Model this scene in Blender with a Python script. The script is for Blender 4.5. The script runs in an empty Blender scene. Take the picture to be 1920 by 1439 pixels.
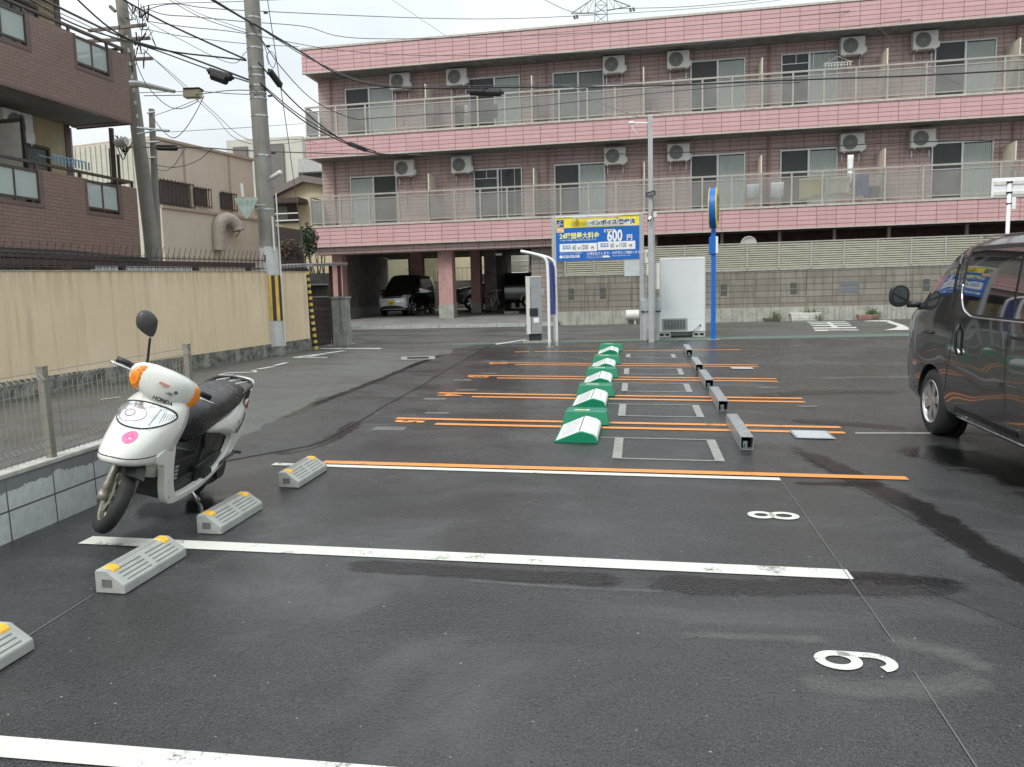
import bpy, bmesh, math, random
from mathutils import Vector, Matrix
random.seed(7)
sc = bpy.context.scene
COL = sc.collection
PI = math.pi
# ---------------------------------------------------------------- camera
EYE = Vector((0, 0, 1.65))
CR = ((0.9871, -0.0070, -0.1596), (0.1580, -0.1067, 0.9817), (-0.0239, -0.9943, -0.1042))   # right, down, forward as columns
cam_d = bpy.data.cameras.new('camera'); cam = bpy.data.objects.new('camera', cam_d); COL.objects.link(cam)
cam_d.sensor_fit = 'HORIZONTAL'; cam_d.sensor_width = 36; cam_d.lens = 1460 / 1920 * 36
cam_d.clip_start = 0.05; cam_d.clip_end = 900
mm = Matrix(((CR[0][0], -CR[0][1], -CR[0][2], EYE.x), (CR[1][0], -CR[1][1], -CR[1][2], EYE.y),
             (CR[2][0], -CR[2][1], -CR[2][2], EYE.z), (0, 0, 0, 1)))
cam.matrix_world = mm
sc.camera = cam
# ---------------------------------------------------------------- world: overcast daylight
SUN_EL, SUN_AZ = math.radians(48), math.radians(208)      # azimuth clockwise from +Y
w = bpy.data.worlds.new('World'); sc.world = w; w.use_nodes = True
nt = w.node_tree; nt.nodes.clear()
N = nt.nodes.new; L = nt.links.new
out = N('ShaderNodeOutputWorld'); bg = N('ShaderNodeBackground'); bg.inputs[1].default_value = 0.1
sky = N('ShaderNodeTexSky'); sky.sky_type = 'NISHITA'; sky.sun_disc = False
sky.sun_elevation = SUN_EL; sky.sun_rotation = SUN_AZ
hs = N('ShaderNodeHueSaturation'); hs.inputs['Saturation'].default_value = 0.25
tc = N('ShaderNodeTexCoord'); sp = N('ShaderNodeSeparateXYZ')
mp = N('ShaderNodeMapping'); mp.inputs['Scale'].default_value = (1.2, 1.2, 3.2)
ns = N('ShaderNodeTexNoise'); ns.inputs['Scale'].default_value = 1.6; ns.inputs['Detail'].default_value = 5; ns.inputs['Roughness'].default_value = .5
cl = N('ShaderNodeValToRGB'); cl.color_ramp.elements[0].position = .32; cl.color_ramp.elements[1].position = .68
cl.color_ramp.elements[0].color = (4.4, 4.95, 5.25, 1); cl.color_ramp.elements[1].color = (6.9, 7.1, 7.2, 1)
el = N('ShaderNodeMapRange'); el.inputs[1].default_value = 0.05; el.inputs[2].default_value = 1.0; el.inputs[3].default_value = 1.0; el.inputs[4].default_value = 2.3
ml = N('ShaderNodeVectorMath'); ml.operation = 'SCALE'
mx = N('ShaderNodeMix'); mx.data_type = 'RGBA'; mx.inputs[0].default_value = 0.9
L(sky.outputs[0], hs.inputs['Color']); L(tc.outputs['Generated'], sp.inputs[0]); L(tc.outputs['Generated'], mp.inputs[0]); L(mp.outputs[0], ns.inputs['Vector'])
L(ns.outputs[0], cl.inputs[0]); L(sp.outputs['Z'], el.inputs[0]); L(cl.outputs[0], ml.inputs[0]); L(el.outputs[0], ml.inputs['Scale'])
L(hs.outputs[0], mx.inputs[6]); L(ml.outputs[0], mx.inputs[7]); L(mx.outputs[2], bg.inputs[0]); L(bg.outputs[0], out.inputs[0])
# ---------------------------------------------------------------- one soft sun behind the cloud
sl = bpy.data.lights.new('sun', 'SUN'); sl.energy = 1.5; sl.angle = math.radians(20); sl.color = (1.0, .975, .94)
so = bpy.data.objects.new('sun', sl); COL.objects.link(so)
sd = Vector((math.sin(SUN_AZ) * math.cos(SUN_EL), math.cos(SUN_AZ) * math.cos(SUN_EL), math.sin(SUN_EL)))
so.rotation_euler = (-sd).to_track_quat('-Z', 'Y').to_euler(); so.location = sd * 50
vs = sc.view_settings; vs.view_transform = 'Standard'; vs.look = 'None'; vs.exposure = 0.42; vs.gamma = 1; vs.use_curve_mapping = False
sc.cycles.max_bounces = 8; sc.cycles.transparent_max_bounces = 16

# ---------------------------------------------------------------- terrain
def gz(x, y):
    t = min(max((y - 16.5) / 4.5, 0), 1); t = t * t * (3 - 2 * t)
    return -0.0196 * (1 - t) * x + 0.0312 * min(y, 26)
def ray(px, py):
    c = (px - 960, py - 719.5, 1460)
    return Vector([sum(CR[i][k] * c[k] for k in range(3)) for i in range(3)]).normalized()
def at(px, py, Y):
    v = ray(px, py); return EYE + v * (Y / v.y)
def hit(px, py, o, n):
    v = ray(px, py); return EYE + v * ((Vector(o) - EYE).dot(Vector(n)) / v.dot(Vector(n)))
def gn(x, y):
    e = .05
    return Vector((-(gz(x + e, y) - gz(x - e, y)) / (2 * e), -(gz(x, y + e) - gz(x, y - e)) / (2 * e), 1)).normalized()

# ---------------------------------------------------------------- mesh builder
class MB:
    def __init__(s): s.v = []; s.f = []; s.m = []; s.T = Matrix.Identity(4); s.k = 0
    def add(s, vs_, fs):
        b = len(s.v); s.v += [s.T @ Vector(p) for p in vs_]
        for f in fs: s.f.append([b + i for i in f]); s.m.append(s.k)
        return s
    def box(s, x0, x1, y0, y1, z0, z1):
        return s.add([(x0, y0, z0), (x1, y0, z0), (x1, y1, z0), (x0, y1, z0), (x0, y0, z1), (x1, y0, z1), (x1, y1, z1), (x0, y1, z1)],
                     [(3, 2, 1, 0), (4, 5, 6, 7), (0, 1, 5, 4), (1, 2, 6, 5), (2, 3, 7, 6), (3, 0, 4, 7)])
    def prism(s, poly, a, b, ax='y'):
        n = len(poly)
        def P(p, q):
            if ax == 'y': return (p[0], q, p[1])
            if ax == 'x': return (q, p[0], p[1])
            return (p[0], p[1], q)
        vs_ = [P(p, a) for p in poly] + [P(p, b) for p in poly]
        return s.add(vs_, [tuple(range(n)), tuple(range(2 * n - 1, n - 1, -1))] + [(i, i + n, (i + 1) % n + n, (i + 1) % n) for i in range(n)])
    def tube(s, path, r, n=8, cap=True):
        path = [Vector(p) for p in path]; rs = r if isinstance(r, (list, tuple)) else [r] * len(path)
        vs_ = []; fs = []; ref = None
        for i, p in enumerate(path):
            d = (path[min(i + 1, len(path) - 1)] - path[max(i - 1, 0)])
            if d.length < 1e-9: d = Vector((0, 0, 1))
            d.normalize()
            if ref is None: ref = d.orthogonal()
            u = (ref - d * ref.dot(d))
            if u.length < 1e-6: u = d.orthogonal()
            u.normalize(); ref = u; q = d.cross(u)
            for k in range(n):
                a = 2 * PI * k / n; vs_.append(p + u * math.cos(a) * rs[i] + q * math.sin(a) * rs[i])
        for i in range(len(path) - 1):
            for k in range(n): fs.append((i * n + k, i * n + (k + 1) % n, (i + 1) * n + (k + 1) % n, (i + 1) * n + k))
        if cap: fs += [tuple(range(n - 1, -1, -1)), tuple(range((len(path) - 1) * n, len(path) * n))]
        return s.add(vs_, fs)
    def cyl(s, p0, p1, r, n=16, r1=None): return s.tube([p0, p1], [r, r if r1 is None else r1], n)
    def loft(s, rings, cap=True, closed=True):
        n = len(rings[0]); vs_ = [p for r in rings for p in r]; fs = []
        for i in range(len(rings) - 1):
            for k in range(n if closed else n - 1): fs.append((i * n + k, i * n + (k + 1) % n, (i + 1) * n + (k + 1) % n, (i + 1) * n + k))
        if cap: fs += [tuple(range(n - 1, -1, -1)), tuple(range((len(rings) - 1) * n, len(rings) * n))]
        return s.add(vs_, fs)
    def lathe(s, prof, c=(0, 0, 0), ax='y', n=32, cap=False):
        rings = []
        for a_, r in prof:
            ring = []
            for k in range(n):
                t = 2 * PI * k / n; u, v = r * math.cos(t), r * math.sin(t)
                p = (u, a_, v) if ax == 'y' else ((a_, u, v) if ax == 'x' else (u, v, a_))
                ring.append((p[0] + c[0], p[1] + c[1], p[2] + c[2]))
            rings.append(ring)
        return s.loft(rings, False)
    def build(s, name, mat, parent=None, smooth=False, bev=0, sub=0, recalc=True):
        me = bpy.data.meshes.new(name); me.from_pydata([tuple(p) for p in s.v], [], s.f)
        for m_ in (mat if isinstance(mat, (list, tuple)) else [mat]): me.materials.append(m_)
        for p, k in zip(me.polygons, s.m): p.material_index = k; p.use_smooth = smooth
        if recalc:
            bm = bmesh.new(); bm.from_mesh(me); bmesh.ops.recalc_face_normals(bm, faces=bm.faces); bm.to_mesh(me); bm.free()
        o = bpy.data.objects.new(name, me); COL.objects.link(o)
        if parent is not None: o.parent = parent
        if bev:
            b = o.modifiers.new('bevel', 'BEVEL'); b.width = bev; b.segments = 2; b.limit_method = 'ANGLE'; b.angle_limit = math.radians(38)
            for p in me.polygons: p.use_smooth = False
        if sub:
            b = o.modifiers.new('sub', 'SUBSURF'); b.levels = b.render_levels = sub
        return o
def tag(o, label=None, cat=None, group=None, kind=None):
    for k, v in (('label', label), ('category', cat), ('group', group), ('kind', kind)):
        if v: o[k] = v
    return o
def empty(name, loc, rz=0, align=False):
    o = bpy.data.objects.new(name, None); COL.objects.link(o); o.empty_display_size = .1
    o.location = loc; q = Matrix.Rotation(rz, 4, 'Z').to_quaternion()
    if align: q = Vector((0, 0, 1)).rotation_difference(gn(loc[0], loc[1])) @ q
    o.rotation_euler = q.to_euler(); return o
def onground(name, x, y, rz=0, align=True, dz=0): return empty(name, (x, y, gz(x, y) + dz), rz, align)
def copy_tree(o, parent=None):
    c = o.copy(); COL.objects.link(c); c.parent = parent
    for ch in list(o.children): copy_tree(ch, c)
    return c
def sring(c, a, b, ax, n=20, e=2.6, t0=0):
    """super-ellipse ring; ax 'x': in yz plane, 'z': in xy plane"""
    r = []
    for k in range(n):
        t = 2 * PI * k / n + t0; cs, sn = math.cos(t), math.sin(t)
        u = a * math.copysign(abs(cs) ** (2 / e), cs); v = b * math.copysign(abs(sn) ** (2 / e), sn)
        r.append((c[0], c[1] + u, c[2] + v) if ax == 'x' else (c[0] + u, c[1] + v, c[2]))
    return r
def text_mb(mb, body, size, origin, ux=(1, 0, 0), uz=(0, 0, 1), off=0.0, sx=1.0, align='LEFT', spacing=1.0):
    """lettering laid in the plane ux/uz with its lower left at origin"""
    c = bpy.data.curves.new('t', 'FONT'); c.body = body; c.size = size; c.offset = off; c.align_x = align; c.resolution_u = 3; c.space_character = spacing
    o = bpy.data.objects.new('t', c); COL.objects.link(o)
    dg = bpy.context.evaluated_depsgraph_get(); me = bpy.data.meshes.new_from_object(o.evaluated_get(dg))
    o_, ux, uz = Vector(origin), Vector(ux), Vector(uz)
    mb.add([o_ + ux * v.co.x * sx + uz * v.co.y for v in me.vertices], [tuple(p.vertices) for p in me.polygons])
    bpy.data.objects.remove(o); bpy.data.curves.remove(c); bpy.data.meshes.remove(me)
def cr_path(pts, n=8):
    pts = [Vector(p) for p in pts]
    if len(pts) < 3: return pts
    P = [pts[0] * 2 - pts[1]] + pts + [pts[-1] * 2 - pts[-2]]; o = []
    for i in range(1, len(P) - 2):
        for k in range(n):
            t = k / n; a, b, c, d = P[i - 1:i + 3]
            o.append(.5 * ((2 * b) + (c - a) * t + (2 * a - 5 * b + 4 * c - d) * t * t + (3 * b - a - 3 * c + d) * t ** 3))
    o.append(pts[-1]); return o

# ---------------------------------------------------------------- materials
class Mt:
    def __init__(s, name):
        s.m = bpy.data.materials.new(name); s.m.use_nodes = True; s.t = s.m.node_tree
        s.p = s.t.nodes['Principled BSDF']; s.out = s.t.nodes['Material Output']; s.tc = None
    def n(s, typ, **kw):
        x = s.t.nodes.new('ShaderNode' + typ)
        for k, v in kw.items(): setattr(x, k, v)
        return x
    def l(s, a, b): s.t.links.new(a, b)
    def vec(s, world=False, scale=(1, 1, 1)):
        if world: o = s.n('NewGeometry').outputs['Position']
        else: o = s.n('TexCoord').outputs['Object']
        m = s.n('Mapping'); m.inputs['Scale'].default_value = scale; s.l(o, m.inputs[0]); return m.outputs[0]
    def noise(s, vec, scale, detail=4, rough=.55, dist=0):
        x = s.n('TexNoise'); x.inputs['Scale'].default_value = scale; x.inputs['Detail'].default_value = detail
        x.inputs['Roughness'].default_value = rough; x.inputs['Distortion'].default_value = dist; s.l(vec, x.inputs['Vector']); return x.outputs[0]
    def rng(s, v, a, b, c=0., d=1.):
        x = s.n('MapRange'); s.l(v, x.inputs[0])
        for i, q in enumerate((a, b, c, d)): x.inputs[i + 1].default_value = q
        return x.outputs[0]
    def mix(s, f, a, b, blend='MIX'):
        x = s.n('Mix', data_type='RGBA', blend_type=blend)
        for i, q in ((0, f), (6, a), (7, b)):
            if hasattr(q, 'is_linked'): s.l(q, x.inputs[i])
            else: x.inputs[i].default_value = q if i == 0 else (*q, 1)
        return x.outputs[2]
    def math(s, op, a, b=0.):
        x = s.n('Math', operation=op)
        for i, q in ((0, a), (1, b)):
            if hasattr(q, 'is_linked'): s.l(q, x.inputs[i])
            else: x.inputs[i].default_value = q
        return x.outputs[0]
    def bump(s, h, dist=.01, strength=1., nrm=None):
        x = s.n('Bump'); x.inputs['Distance'].default_value = dist; x.inputs['Strength'].default_value = strength; s.l(h, x.inputs['Height'])
        if nrm is not None: s.l(nrm, x.inputs['Normal'])
        s.l(x.outputs[0], s.p.inputs['Normal']); return x.outputs[0]
    def set(s, **kw):
        for k, v in kw.items():
            i = s.p.inputs[{'col': 'Base Color', 'rough': 'Roughness', 'metal': 'Metallic', 'coat': 'Coat Weight', 'spec': 'Specular IOR Level', 'alpha': 'Alpha', 'trans': 'Transmission Weight', 'em': 'Emission Color', 'es': 'Emission Strength'}[k]]
            if hasattr(v, 'is_linked'): s.l(v, i)
            else: i.default_value = (*v, 1) if isinstance(v, tuple) and len(v) == 3 else v
        return s
def plain(name, col, rough=.5, metal=0, var=.12, scale=6, bump=0, bscale=80, streak=0, coat=0, dirt=None, dirt_amt=.5, spec=.5, rvar=.1):
    k = Mt(name); v = k.vec(); a = k.noise(v, scale, 5)
    lo = tuple(c * (1 - var) for c in col); hi = tuple(min(c * (1 + var), .95) for c in col)
    c = k.mix(k.rng(a, .3, .7), lo, hi)
    if streak or dirt:
        sv = k.vec(scale=(14, 14, .9)); st = k.rng(k.noise(sv, 1.0, 5, .6), .48, .72)
        c = k.mix(k.math('MULTIPLY', st, streak or dirt_amt), c, dirt or tuple(q * .35 for q in col))
    k.set(col=c, metal=metal, coat=coat, spec=spec, rough=k.rng(k.noise(v, scale * 2.3, 4), .3, .7, max(rough - rvar, .02), min(rough + rvar, 1)))
    if bump: k.bump(k.noise(v, bscale, 3), bump)
    return k.m
# ================================================================ ground
def asphalt(name, lo, hi, rlo, rhi, fine=150, seed=0, speck=.8, painted_sheen=0):
    k = Mt(name); v = k.vec(True); 
    big = k.noise(k.vec(True, (1, .55, 1)), .55, 5, .6, .6); mid = k.noise(v, 3.1, 5, .6); fin = k.noise(v, fine, 2, .6); grit = k.noise(v, fine * .42, 2, .6)
    c = k.mix(k.rng(big, .35, .66), lo, hi)
    c = k.mix(k.rng(mid, .3, .7, 0, .35), c, tuple(q * .62 for q in lo))
    c = k.mix(k.rng(fin, .45, .75, 0, .8), c, tuple(q * 2.6 + .02 for q in hi)); c = k.mix(k.rng(grit, .42, .3, 0, .7), c, (.008, .008, .008))
    res = k.rng(k.noise(k.vec(True, (.35, 1.5, 1)), 1.7, 6, .7), .60, .74, 0, .35); c = k.mix(k.math('MULTIPLY', res, k.rng(fin, .35, .6)), c, (.17, .17, .165))
    if painted_sheen: c = k.mix(k.math('MULTIPLY', k.rng(k.noise(k.vec(True, (.8, 1.1, 1)), .62, 5, .62, .8), .5, .66), painted_sheen), c, (.072, .08, .078))  # broad pale patches put a sky sheen into the asphalt colour
    vo = k.n('TexVoronoi', voronoi_dimensions='2D'); vo.inputs['Scale'].default_value = 8; k.l(v, vo.inputs['Vector'])
    sc_ = k.n('SeparateColor'); k.l(vo.outputs['Color'], sc_.inputs[0])
    dot = k.math('MULTIPLY', k.math('LESS_THAN', vo.outputs['Distance'], k.math('MULTIPLY', sc_.outputs[1], .034)), k.math('GREATER_THAN', sc_.outputs[0], .80))
    c = k.mix(k.math('MULTIPLY', dot, speck), c, (.5, .5, .48))
    dark = k.math('MULTIPLY', k.math('LESS_THAN', vo.outputs['Distance'], k.math('MULTIPLY', sc_.outputs[1], .06)), k.math('LESS_THAN', sc_.outputs[0], .1))
    c = k.mix(dark, c, (.008, .008, .008))
    # damp, slightly polished patches with blurry borders
    wt = k.rng(k.noise(k.vec(True, (.9, 1.4, 1)), .8, 6, .62, .5), .42, .62)
    c = k.mix(k.math('MULTIPLY', wt, .38), c, tuple(q * .45 for q in lo))
    r = k.rng(wt, 0, 1, rhi, rlo); r2 = k.rng(mid, .3, .7, -.05, .07)
    k.set(col=c, rough=k.math('ADD', r, r2), spec=.5)
    h = k.math('ADD', k.math('MULTIPLY', fin, .6), k.math('MULTIPLY', grit, 1.0))
    b = k.bump(h, .0045, .9)
    k.bump(k.math('ADD', big, k.math('MULTIPLY', k.noise(v, 7, 3), .12)), .03, .5, b)
    return k.m
M_LOT = asphalt('new_asphalt', (.019, .019, .020), (.036, .0355, .036), .09, .30, painted_sheen=.9)
M_RAMP = asphalt('ramp_asphalt', (.015, .015, .015), (.040, .040, .039), .22, .46)
M_ROAD = asphalt('old_asphalt', (.062, .062, .057), (.098, .098, .091), .36, .6, speck=.5)
def paint(name, col, wear=.45, rough=.5, under=(.06, .06, .06), sc_=5):
    k = Mt(name); v = k.vec(True)
    a = k.noise(v, sc_, 6, .7); f = k.noise(v, 90, 2)
    m_ = k.math('ADD', k.math('MULTIPLY', a, .75), k.math('MULTIPLY', f, .25))
    c = k.mix(k.rng(a, .3, .7), tuple(q * .78 for q in col), col)
    c = k.mix(k.rng(m_, .62 - .12 * wear, .70 - .1 * wear, 0, min(1, wear * 1.6)), c, under)
    k.set(col=c, rough=rough); k.bump(k.noise(v, 150, 2), .002, .6); return k.m
M_WHITE = paint('white_road_paint', (.70, .71, .64), .55)
M_ORANGE = paint('orange_road_tape', (.88, .33, .075), .5)
M_OLDWHITE = paint('worn_white_paint', (.62, .63, .58), .75, under=(.12, .12, .115))
M_GREEN = paint('worn_green_paint', (.115, .19, .145), .8, under=(.12, .125, .115), sc_=2.2)
M_GROUT = plain('grey_mortar_fill', (.26, .265, .24), .8, var=.2, scale=14, bump=.002)
M_SEAM = plain('black_bitumen_seam', (.012, .012, .012), .5)

def frange(a, b, s):
    n = max(1, int(round((b - a) / s))); return [a + (b - a) * i / n for i in range(n + 1)]
gx = [-150, -90, -50, -30] + frange(-20, 20, .5) + [30, 50, 90, 150]
gy = [-40, -20, -10] + frange(-6, 28, .25) + [32, 40, 60, 100, 180, 320]
def in_lot(x, y): return -3.4 < x < 17.5 and -9 < y < 18.3
gv = [(x, y, gz(x, y) - (.03 if in_lot(x, y) else 0)) for y in gy for x in gx]
nx_ = len(gx)
mb = MB(); mb.add(gv, [(j * nx_ + i, j * nx_ + i + 1, (j + 1) * nx_ + i + 1, (j + 1) * nx_ + i) for j in range(len(gy) - 1) for i in range(nx_ - 1)])
ground = mb.build('ground', M_ROAD, smooth=True); tag(ground, 'old grey asphalt street surface', kind='structure')
def interp(x, T):
    if x <= T[0][0]: return T[0][1]
    for (a, b), (c, d) in zip(T, T[1:]):
        if x <= c: return b + (d - b) * (x - a) / (c - a)
    return T[-1][1]
YB = [(-4.1, 18.6), (-2.5, 19.12), (2, 19.6), (6.3, 19.86), (18, 20.3)]
def sheet(name, mat, xl, xr, y0, yb, lift, kind=None, parent=None, step=.25):
    """strip between the curves xl(y) and xr(y), its far end following yb(x)"""
    xs = 60; vs_ = []; rows = frange(y0, 18, step)
    for y in rows:
        a, b = xl(y), xr(y)
        for i in range(xs + 1): x = a + (b - a) * i / xs; vs_.append((x, y, gz(x, y) + lift))
    a, b = xl(18), xr(18)
    for q in range(1, 9):
        for i in range(xs + 1):
            x = a + (b - a) * i / xs; y = 18 + (yb(x) - 18) * q / 8; vs_.append((x, y, gz(x, y) + lift))
    nr = len(rows) + 8; W_ = xs + 1
    m_ = MB(); m_.add(vs_, [(j * W_ + i, j * W_ + i + 1, (j + 1) * W_ + i + 1, (j + 1) * W_ + i) for j in range(nr - 1) for i in range(xs)])
    o = m_.build(name, mat, parent, smooth=True)
    if kind: o['kind'] = kind
    return o
wob = lambda y, s: .05 * math.sin(y * 1.7 + s) + .03 * math.sin(y * 4.3 + s * 2)
seamx = lambda y: interp(y, [(6, -3.95), (6.5, -3.62), (7.2, -3.15), (9, -3.17), (17.2, -3.45), (19, -3.5)]) + .3 * wob(y, 1)
edgex = lambda y: interp(y, [(6.3, -3.97), (8, -4.2), (11.8, -4.16), (17.2, -4.0), (19, -3.9)]) + wob(y, 0) * 1.6 + .03 * math.sin(y * 13) + .02 * math.sin(y * 29)
lot = sheet('parking_lot', M_LOT, lambda y: seamx(y) if y > 6 else -3.95, lambda y: 17.8, -9, lambda x: interp(x, YB), .006, 'structure')
ramp = sheet('sloping_kerb_ramp', M_RAMP, edgex, lambda y: seamx(y) - .012, 6.1, lambda x: 18.75, .007, 'structure', step=.08)

LIFT = .0105
def ribbon(mb_, pts, wd, lift=LIFT, step=.3, square=True):
    """painted strip of width wd along ground points"""
    P = []
    for (a, b) in zip(pts, pts[1:]):
        n = max(1, int(math.hypot(b[0] - a[0], b[1] - a[1]) / step))
        P += [(a[0] + (b[0] - a[0]) * i / n, a[1] + (b[1] - a[1]) * i / n) for i in range(n)]
    P.append(pts[-1]); vs_ = []
    for i, p in enumerate(P):
        q0, q1 = P[max(i - 1, 0)], P[min(i + 1, len(P) - 1)]
        dx, dy = q1[0] - q0[0], q1[1] - q0[1]; l_ = math.hypot(dx, dy) or 1; nx, ny = -dy / l_ * wd / 2, dx / l_ * wd / 2
        for s in (1, -1): x, y = p[0] + nx * s, p[1] + ny * s; vs_.append((x, y, gz(x, y) + lift))
    mb_.add(vs_, [(2 * i, 2 * i + 1, 2 * i + 3, 2 * i + 2) for i in range(len(P) - 1)])
def gtext(mb_, body, size, x, y, up, sx=1., off=.012):
    t = MB(); ux, uy = (-up[1], up[0]); r = (up[1], -up[0])
    text_mb(t, body, size, (0, 0, 0), (r[0], r[1], 0), (up[0], up[1], 0), off, sx, 'CENTER')
    mb_.add([(v.x + x, v.y + y, gz(v.x + x, v.y + y) + LIFT + .001) for v in t.v], t.f)
def line(name, mat, a, b, wd, parent=lot, lift=LIFT):
    m_ = MB(); ribbon(m_, [a, b], wd, lift); return m_.build(name, mat, parent, recalc=False)
line('painted_line', M_WHITE, (-3.9, 2.255), (1.15, 2.36), .115)
line('painted_line', M_WHITE, (-3.47, 4.32), (1.14, 4.365), .14)
line('painted_line', M_WHITE, (-3.2, 6.37), (1.12, 6.385), .085)
line('painted_line', M_ORANGE, (-2.78, 6.49), (2.12, 6.53), .105, lift=LIFT + .002)
OY = [8.50, 10.47, 12.42, 14.32]
for i, y in enumerate(OY):
    tw = .1 - .006 * i
    line('painted_line', M_ORANGE, (-2.78, y + .155), (2.13, y + .15), tw)
    line('painted_line', M_ORANGE, (-2.24, y - .135), (2.1, y - .14), tw)
    m_ = MB(); gtext(m_, str(5 - i), .44, -2.72, y - .03, (1, 0), .62, .022)
    m_.build('stall_number', M_ORANGE, lot, recalc=False)
line('painted_line', M_ORANGE, (-2.2, 16.62), (2.2, 17.32), .085)
line('painted_line', M_ORANGE, (-2.62, 16.55), (-2.3, 16.6), .085)
def digit(paths, y, x0=1.06, wd=.046):
    m_ = MB()
    for p in paths: ribbon(m_, [(x0 - a, y + b) for a, b in p], wd, step=.02)
    m_.build('stall_number', M_WHITE, lot, recalc=False)
def ell(ca, cb_, ra, rb, t0=0, t1=360, n=22): return [(ca + ra * math.cos(math.radians(t0 + (t1 - t0) * i / n)), cb_ + rb * math.sin(math.radians(t0 + (t1 - t0) * i / n))) for i in range(n + 1)]
digit([ell(.225, 0, .075, .062), [(.215, .062), (.09, .062)] + ell(.085, 0, .075, .062, 90, 250, 14)], 3.355)
digit([ell(.235, 0, .068, .058), ell(.085, 0, .078, .062)], 5.40)
for a, b in (((1.12, 6.33), (1.12, 3.55)), ((1.12, 3.3), (1.1, 2.4)), ((-2.83, 3.55), (-2.80, 2.95)), ((2.2, 8.35), (3.3, 8.47))):
    line('chalk_line', plain('chalk', (.13, .13, .125), .9) if a[0] != 2.2 else M_OLDWHITE, a, b, .006 if a[0] != 2.2 else .035)
# mortar-filled saw cuts of the detector loops
for y in [OY[0] - 1.1, OY[1] - .95, OY[2] - .95, OY[3] - .95, 15.95]:
    m_ = MB(); x0, x1, h = -.19, .71, .46 if y < 9 else .43
    if y > 15: h = .36
    for p in (((x0, y - h), (x0, y + h), .085), ((x1, y - h), (x1, y + h), .085)): ribbon(m_, [p[0], p[1]], p[2])
    for p in (((x0 + .043, y - h + .012), (x1 - .043, y - h + .012), .034), ((x0 + .043, y + h - .012), (x1 - .043, y + h - .012), .034), ((-.55, y + h - .012), (x0 - .043, y + h - .012), .026)): ribbon(m_, [p[0], p[1]], p[2])
    m_.build('loop_mortar_frame', M_GROUT, lot, recalc=False)
m_ = MB(); ribbon(m_, [(seamx(y), y) for y in frange(6.2, 18.6, .3)], .022, .012); m_.build('asphalt_seam', M_SEAM, lot, recalc=False)
# old grey patches where markings were removed
M_PATCH = paint('ghost_marking', (.15, .15, .142), .9, under=(.05, .05, .05), sc_=8)
for (x, y, wd, ln) in ((-2.85, 8.05, .2, .35), (-2.55, 9.05, .12, .3), (-2.85, 10.1, .16, .3), (-2.6, 10.95, .12, .3), (-2.9, 12.0, .16, .3), (-2.6, 12.85, .1, .25), (-2.95, 14.7, .1, .5), (1.75, 10.9, .14, .3), (1.95, 10.0, .1, .25), (1.7, 11.6, .14, .3)):
    line('ghost_mark', M_PATCH, (x, y), (x + ln, y + .02), wd, lift=LIFT - .002)
M_WET = Mt('standing_damp'); k = M_WET; v_ = k.vec(True); wn = k.math('ADD', k.math('MULTIPLY', k.noise(k.vec(True, (1, 1.8, 1)), 3.0, 4, .6, .3), .55), k.math('MULTIPLY', k.noise(k.vec(True, (1, 2.6, 1)), 19, 6, .85), .45))
k.set(col=(.006, .006, .006), rough=.09, spec=.7); k.bump(k.noise(v_, 60, 2), .0015)
tr = k.n('BsdfTransparent'); ms_ = k.n('MixShader'); uvn = k.n('Attribute'); uvn.attribute_name = 'edge'
k.l(k.math('MULTIPLY', k.rng(k.math('ADD', wn, k.math('MULTIPLY', k.math('SUBTRACT', uvn.outputs['Fac'], .5), .55)), .49, .63), .72), ms_.inputs[0]); k.l(tr.outputs[0], ms_.inputs[1]); k.l(k.p.outputs[0], ms_.inputs[2]); k.l(ms_.outputs[0], k.out.inputs[0])
M_WET = k.m
M_DUST = Mt('pale_dust_film'); k = M_DUST; wn = k.math('ADD', k.math('MULTIPLY', k.noise(k.vec(True, (1, 1.8, 1)), 5.0, 4, .6, .3), .5), k.math('MULTIPLY', k.noise(k.vec(True), 70, 4, .8), .5))
k.set(col=(.2, .2, .185), rough=.7)
tr = k.n('BsdfTransparent'); ms_ = k.n('MixShader'); uvn = k.n('Attribute'); uvn.attribute_name = 'edge'
k.l(k.math('MULTIPLY', k.rng(k.math('ADD', wn, k.math('MULTIPLY', k.math('SUBTRACT', uvn.outputs['Fac'], .5), .5)), .52, .80), .34), ms_.inputs[0]); k.l(tr.outputs[0], ms_.inputs[1]); k.l(k.p.outputs[0], ms_.inputs[2]); k.l(ms_.outputs[0], k.out.inputs[0])
M_DUST = k.m
def damp(pts, wd, nm='damp_patch', n=9, mat=None, lf=.0085):
    P = cr_path([(x, y, 0) for x, y in pts], 10); m_ = MB(); vs_ = []; ed = []
    for i, p in enumerate(P):
        q0, q1 = P[max(i - 1, 0)], P[min(i + 1, len(P) - 1)]; d = (q1 - q0).normalized(); t = i / (len(P) - 1)
        for j in range(n):
            s_ = (j / (n - 1) - .5) * wd; x, y = p.x - d.y * s_, p.y + d.x * s_; vs_.append((x, y, gz(x, y) + lf)); ed.append(min(1, (1 - abs(2 * j / (n - 1) - 1)) * 1.15) * min(1, min(t, 1 - t) * 7))
    m_.add(vs_, [(i * n + j, (i + 1) * n + j, (i + 1) * n + j + 1, i * n + j + 1) for i in range(len(P) - 1) for j in range(n - 1)])
    o = m_.build(nm, mat or M_WET, lot, smooth=True, recalc=False); a = o.data.attributes.new('edge', 'FLOAT', 'POINT')
    for i, e in enumerate(ed): a.data[i].value = e
damp([(-.2, 4.1), (.5, 4.12), (1.0, 4.19), (1.3, 4.24), (1.9, 4.3)], .46); damp([(-1.8, 4.15), (-.8, 4.12), (.1, 4.1)], .34); damp([(1.0, 4.32), (1.3, 4.36), (1.7, 4.3)], .25)
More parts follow.
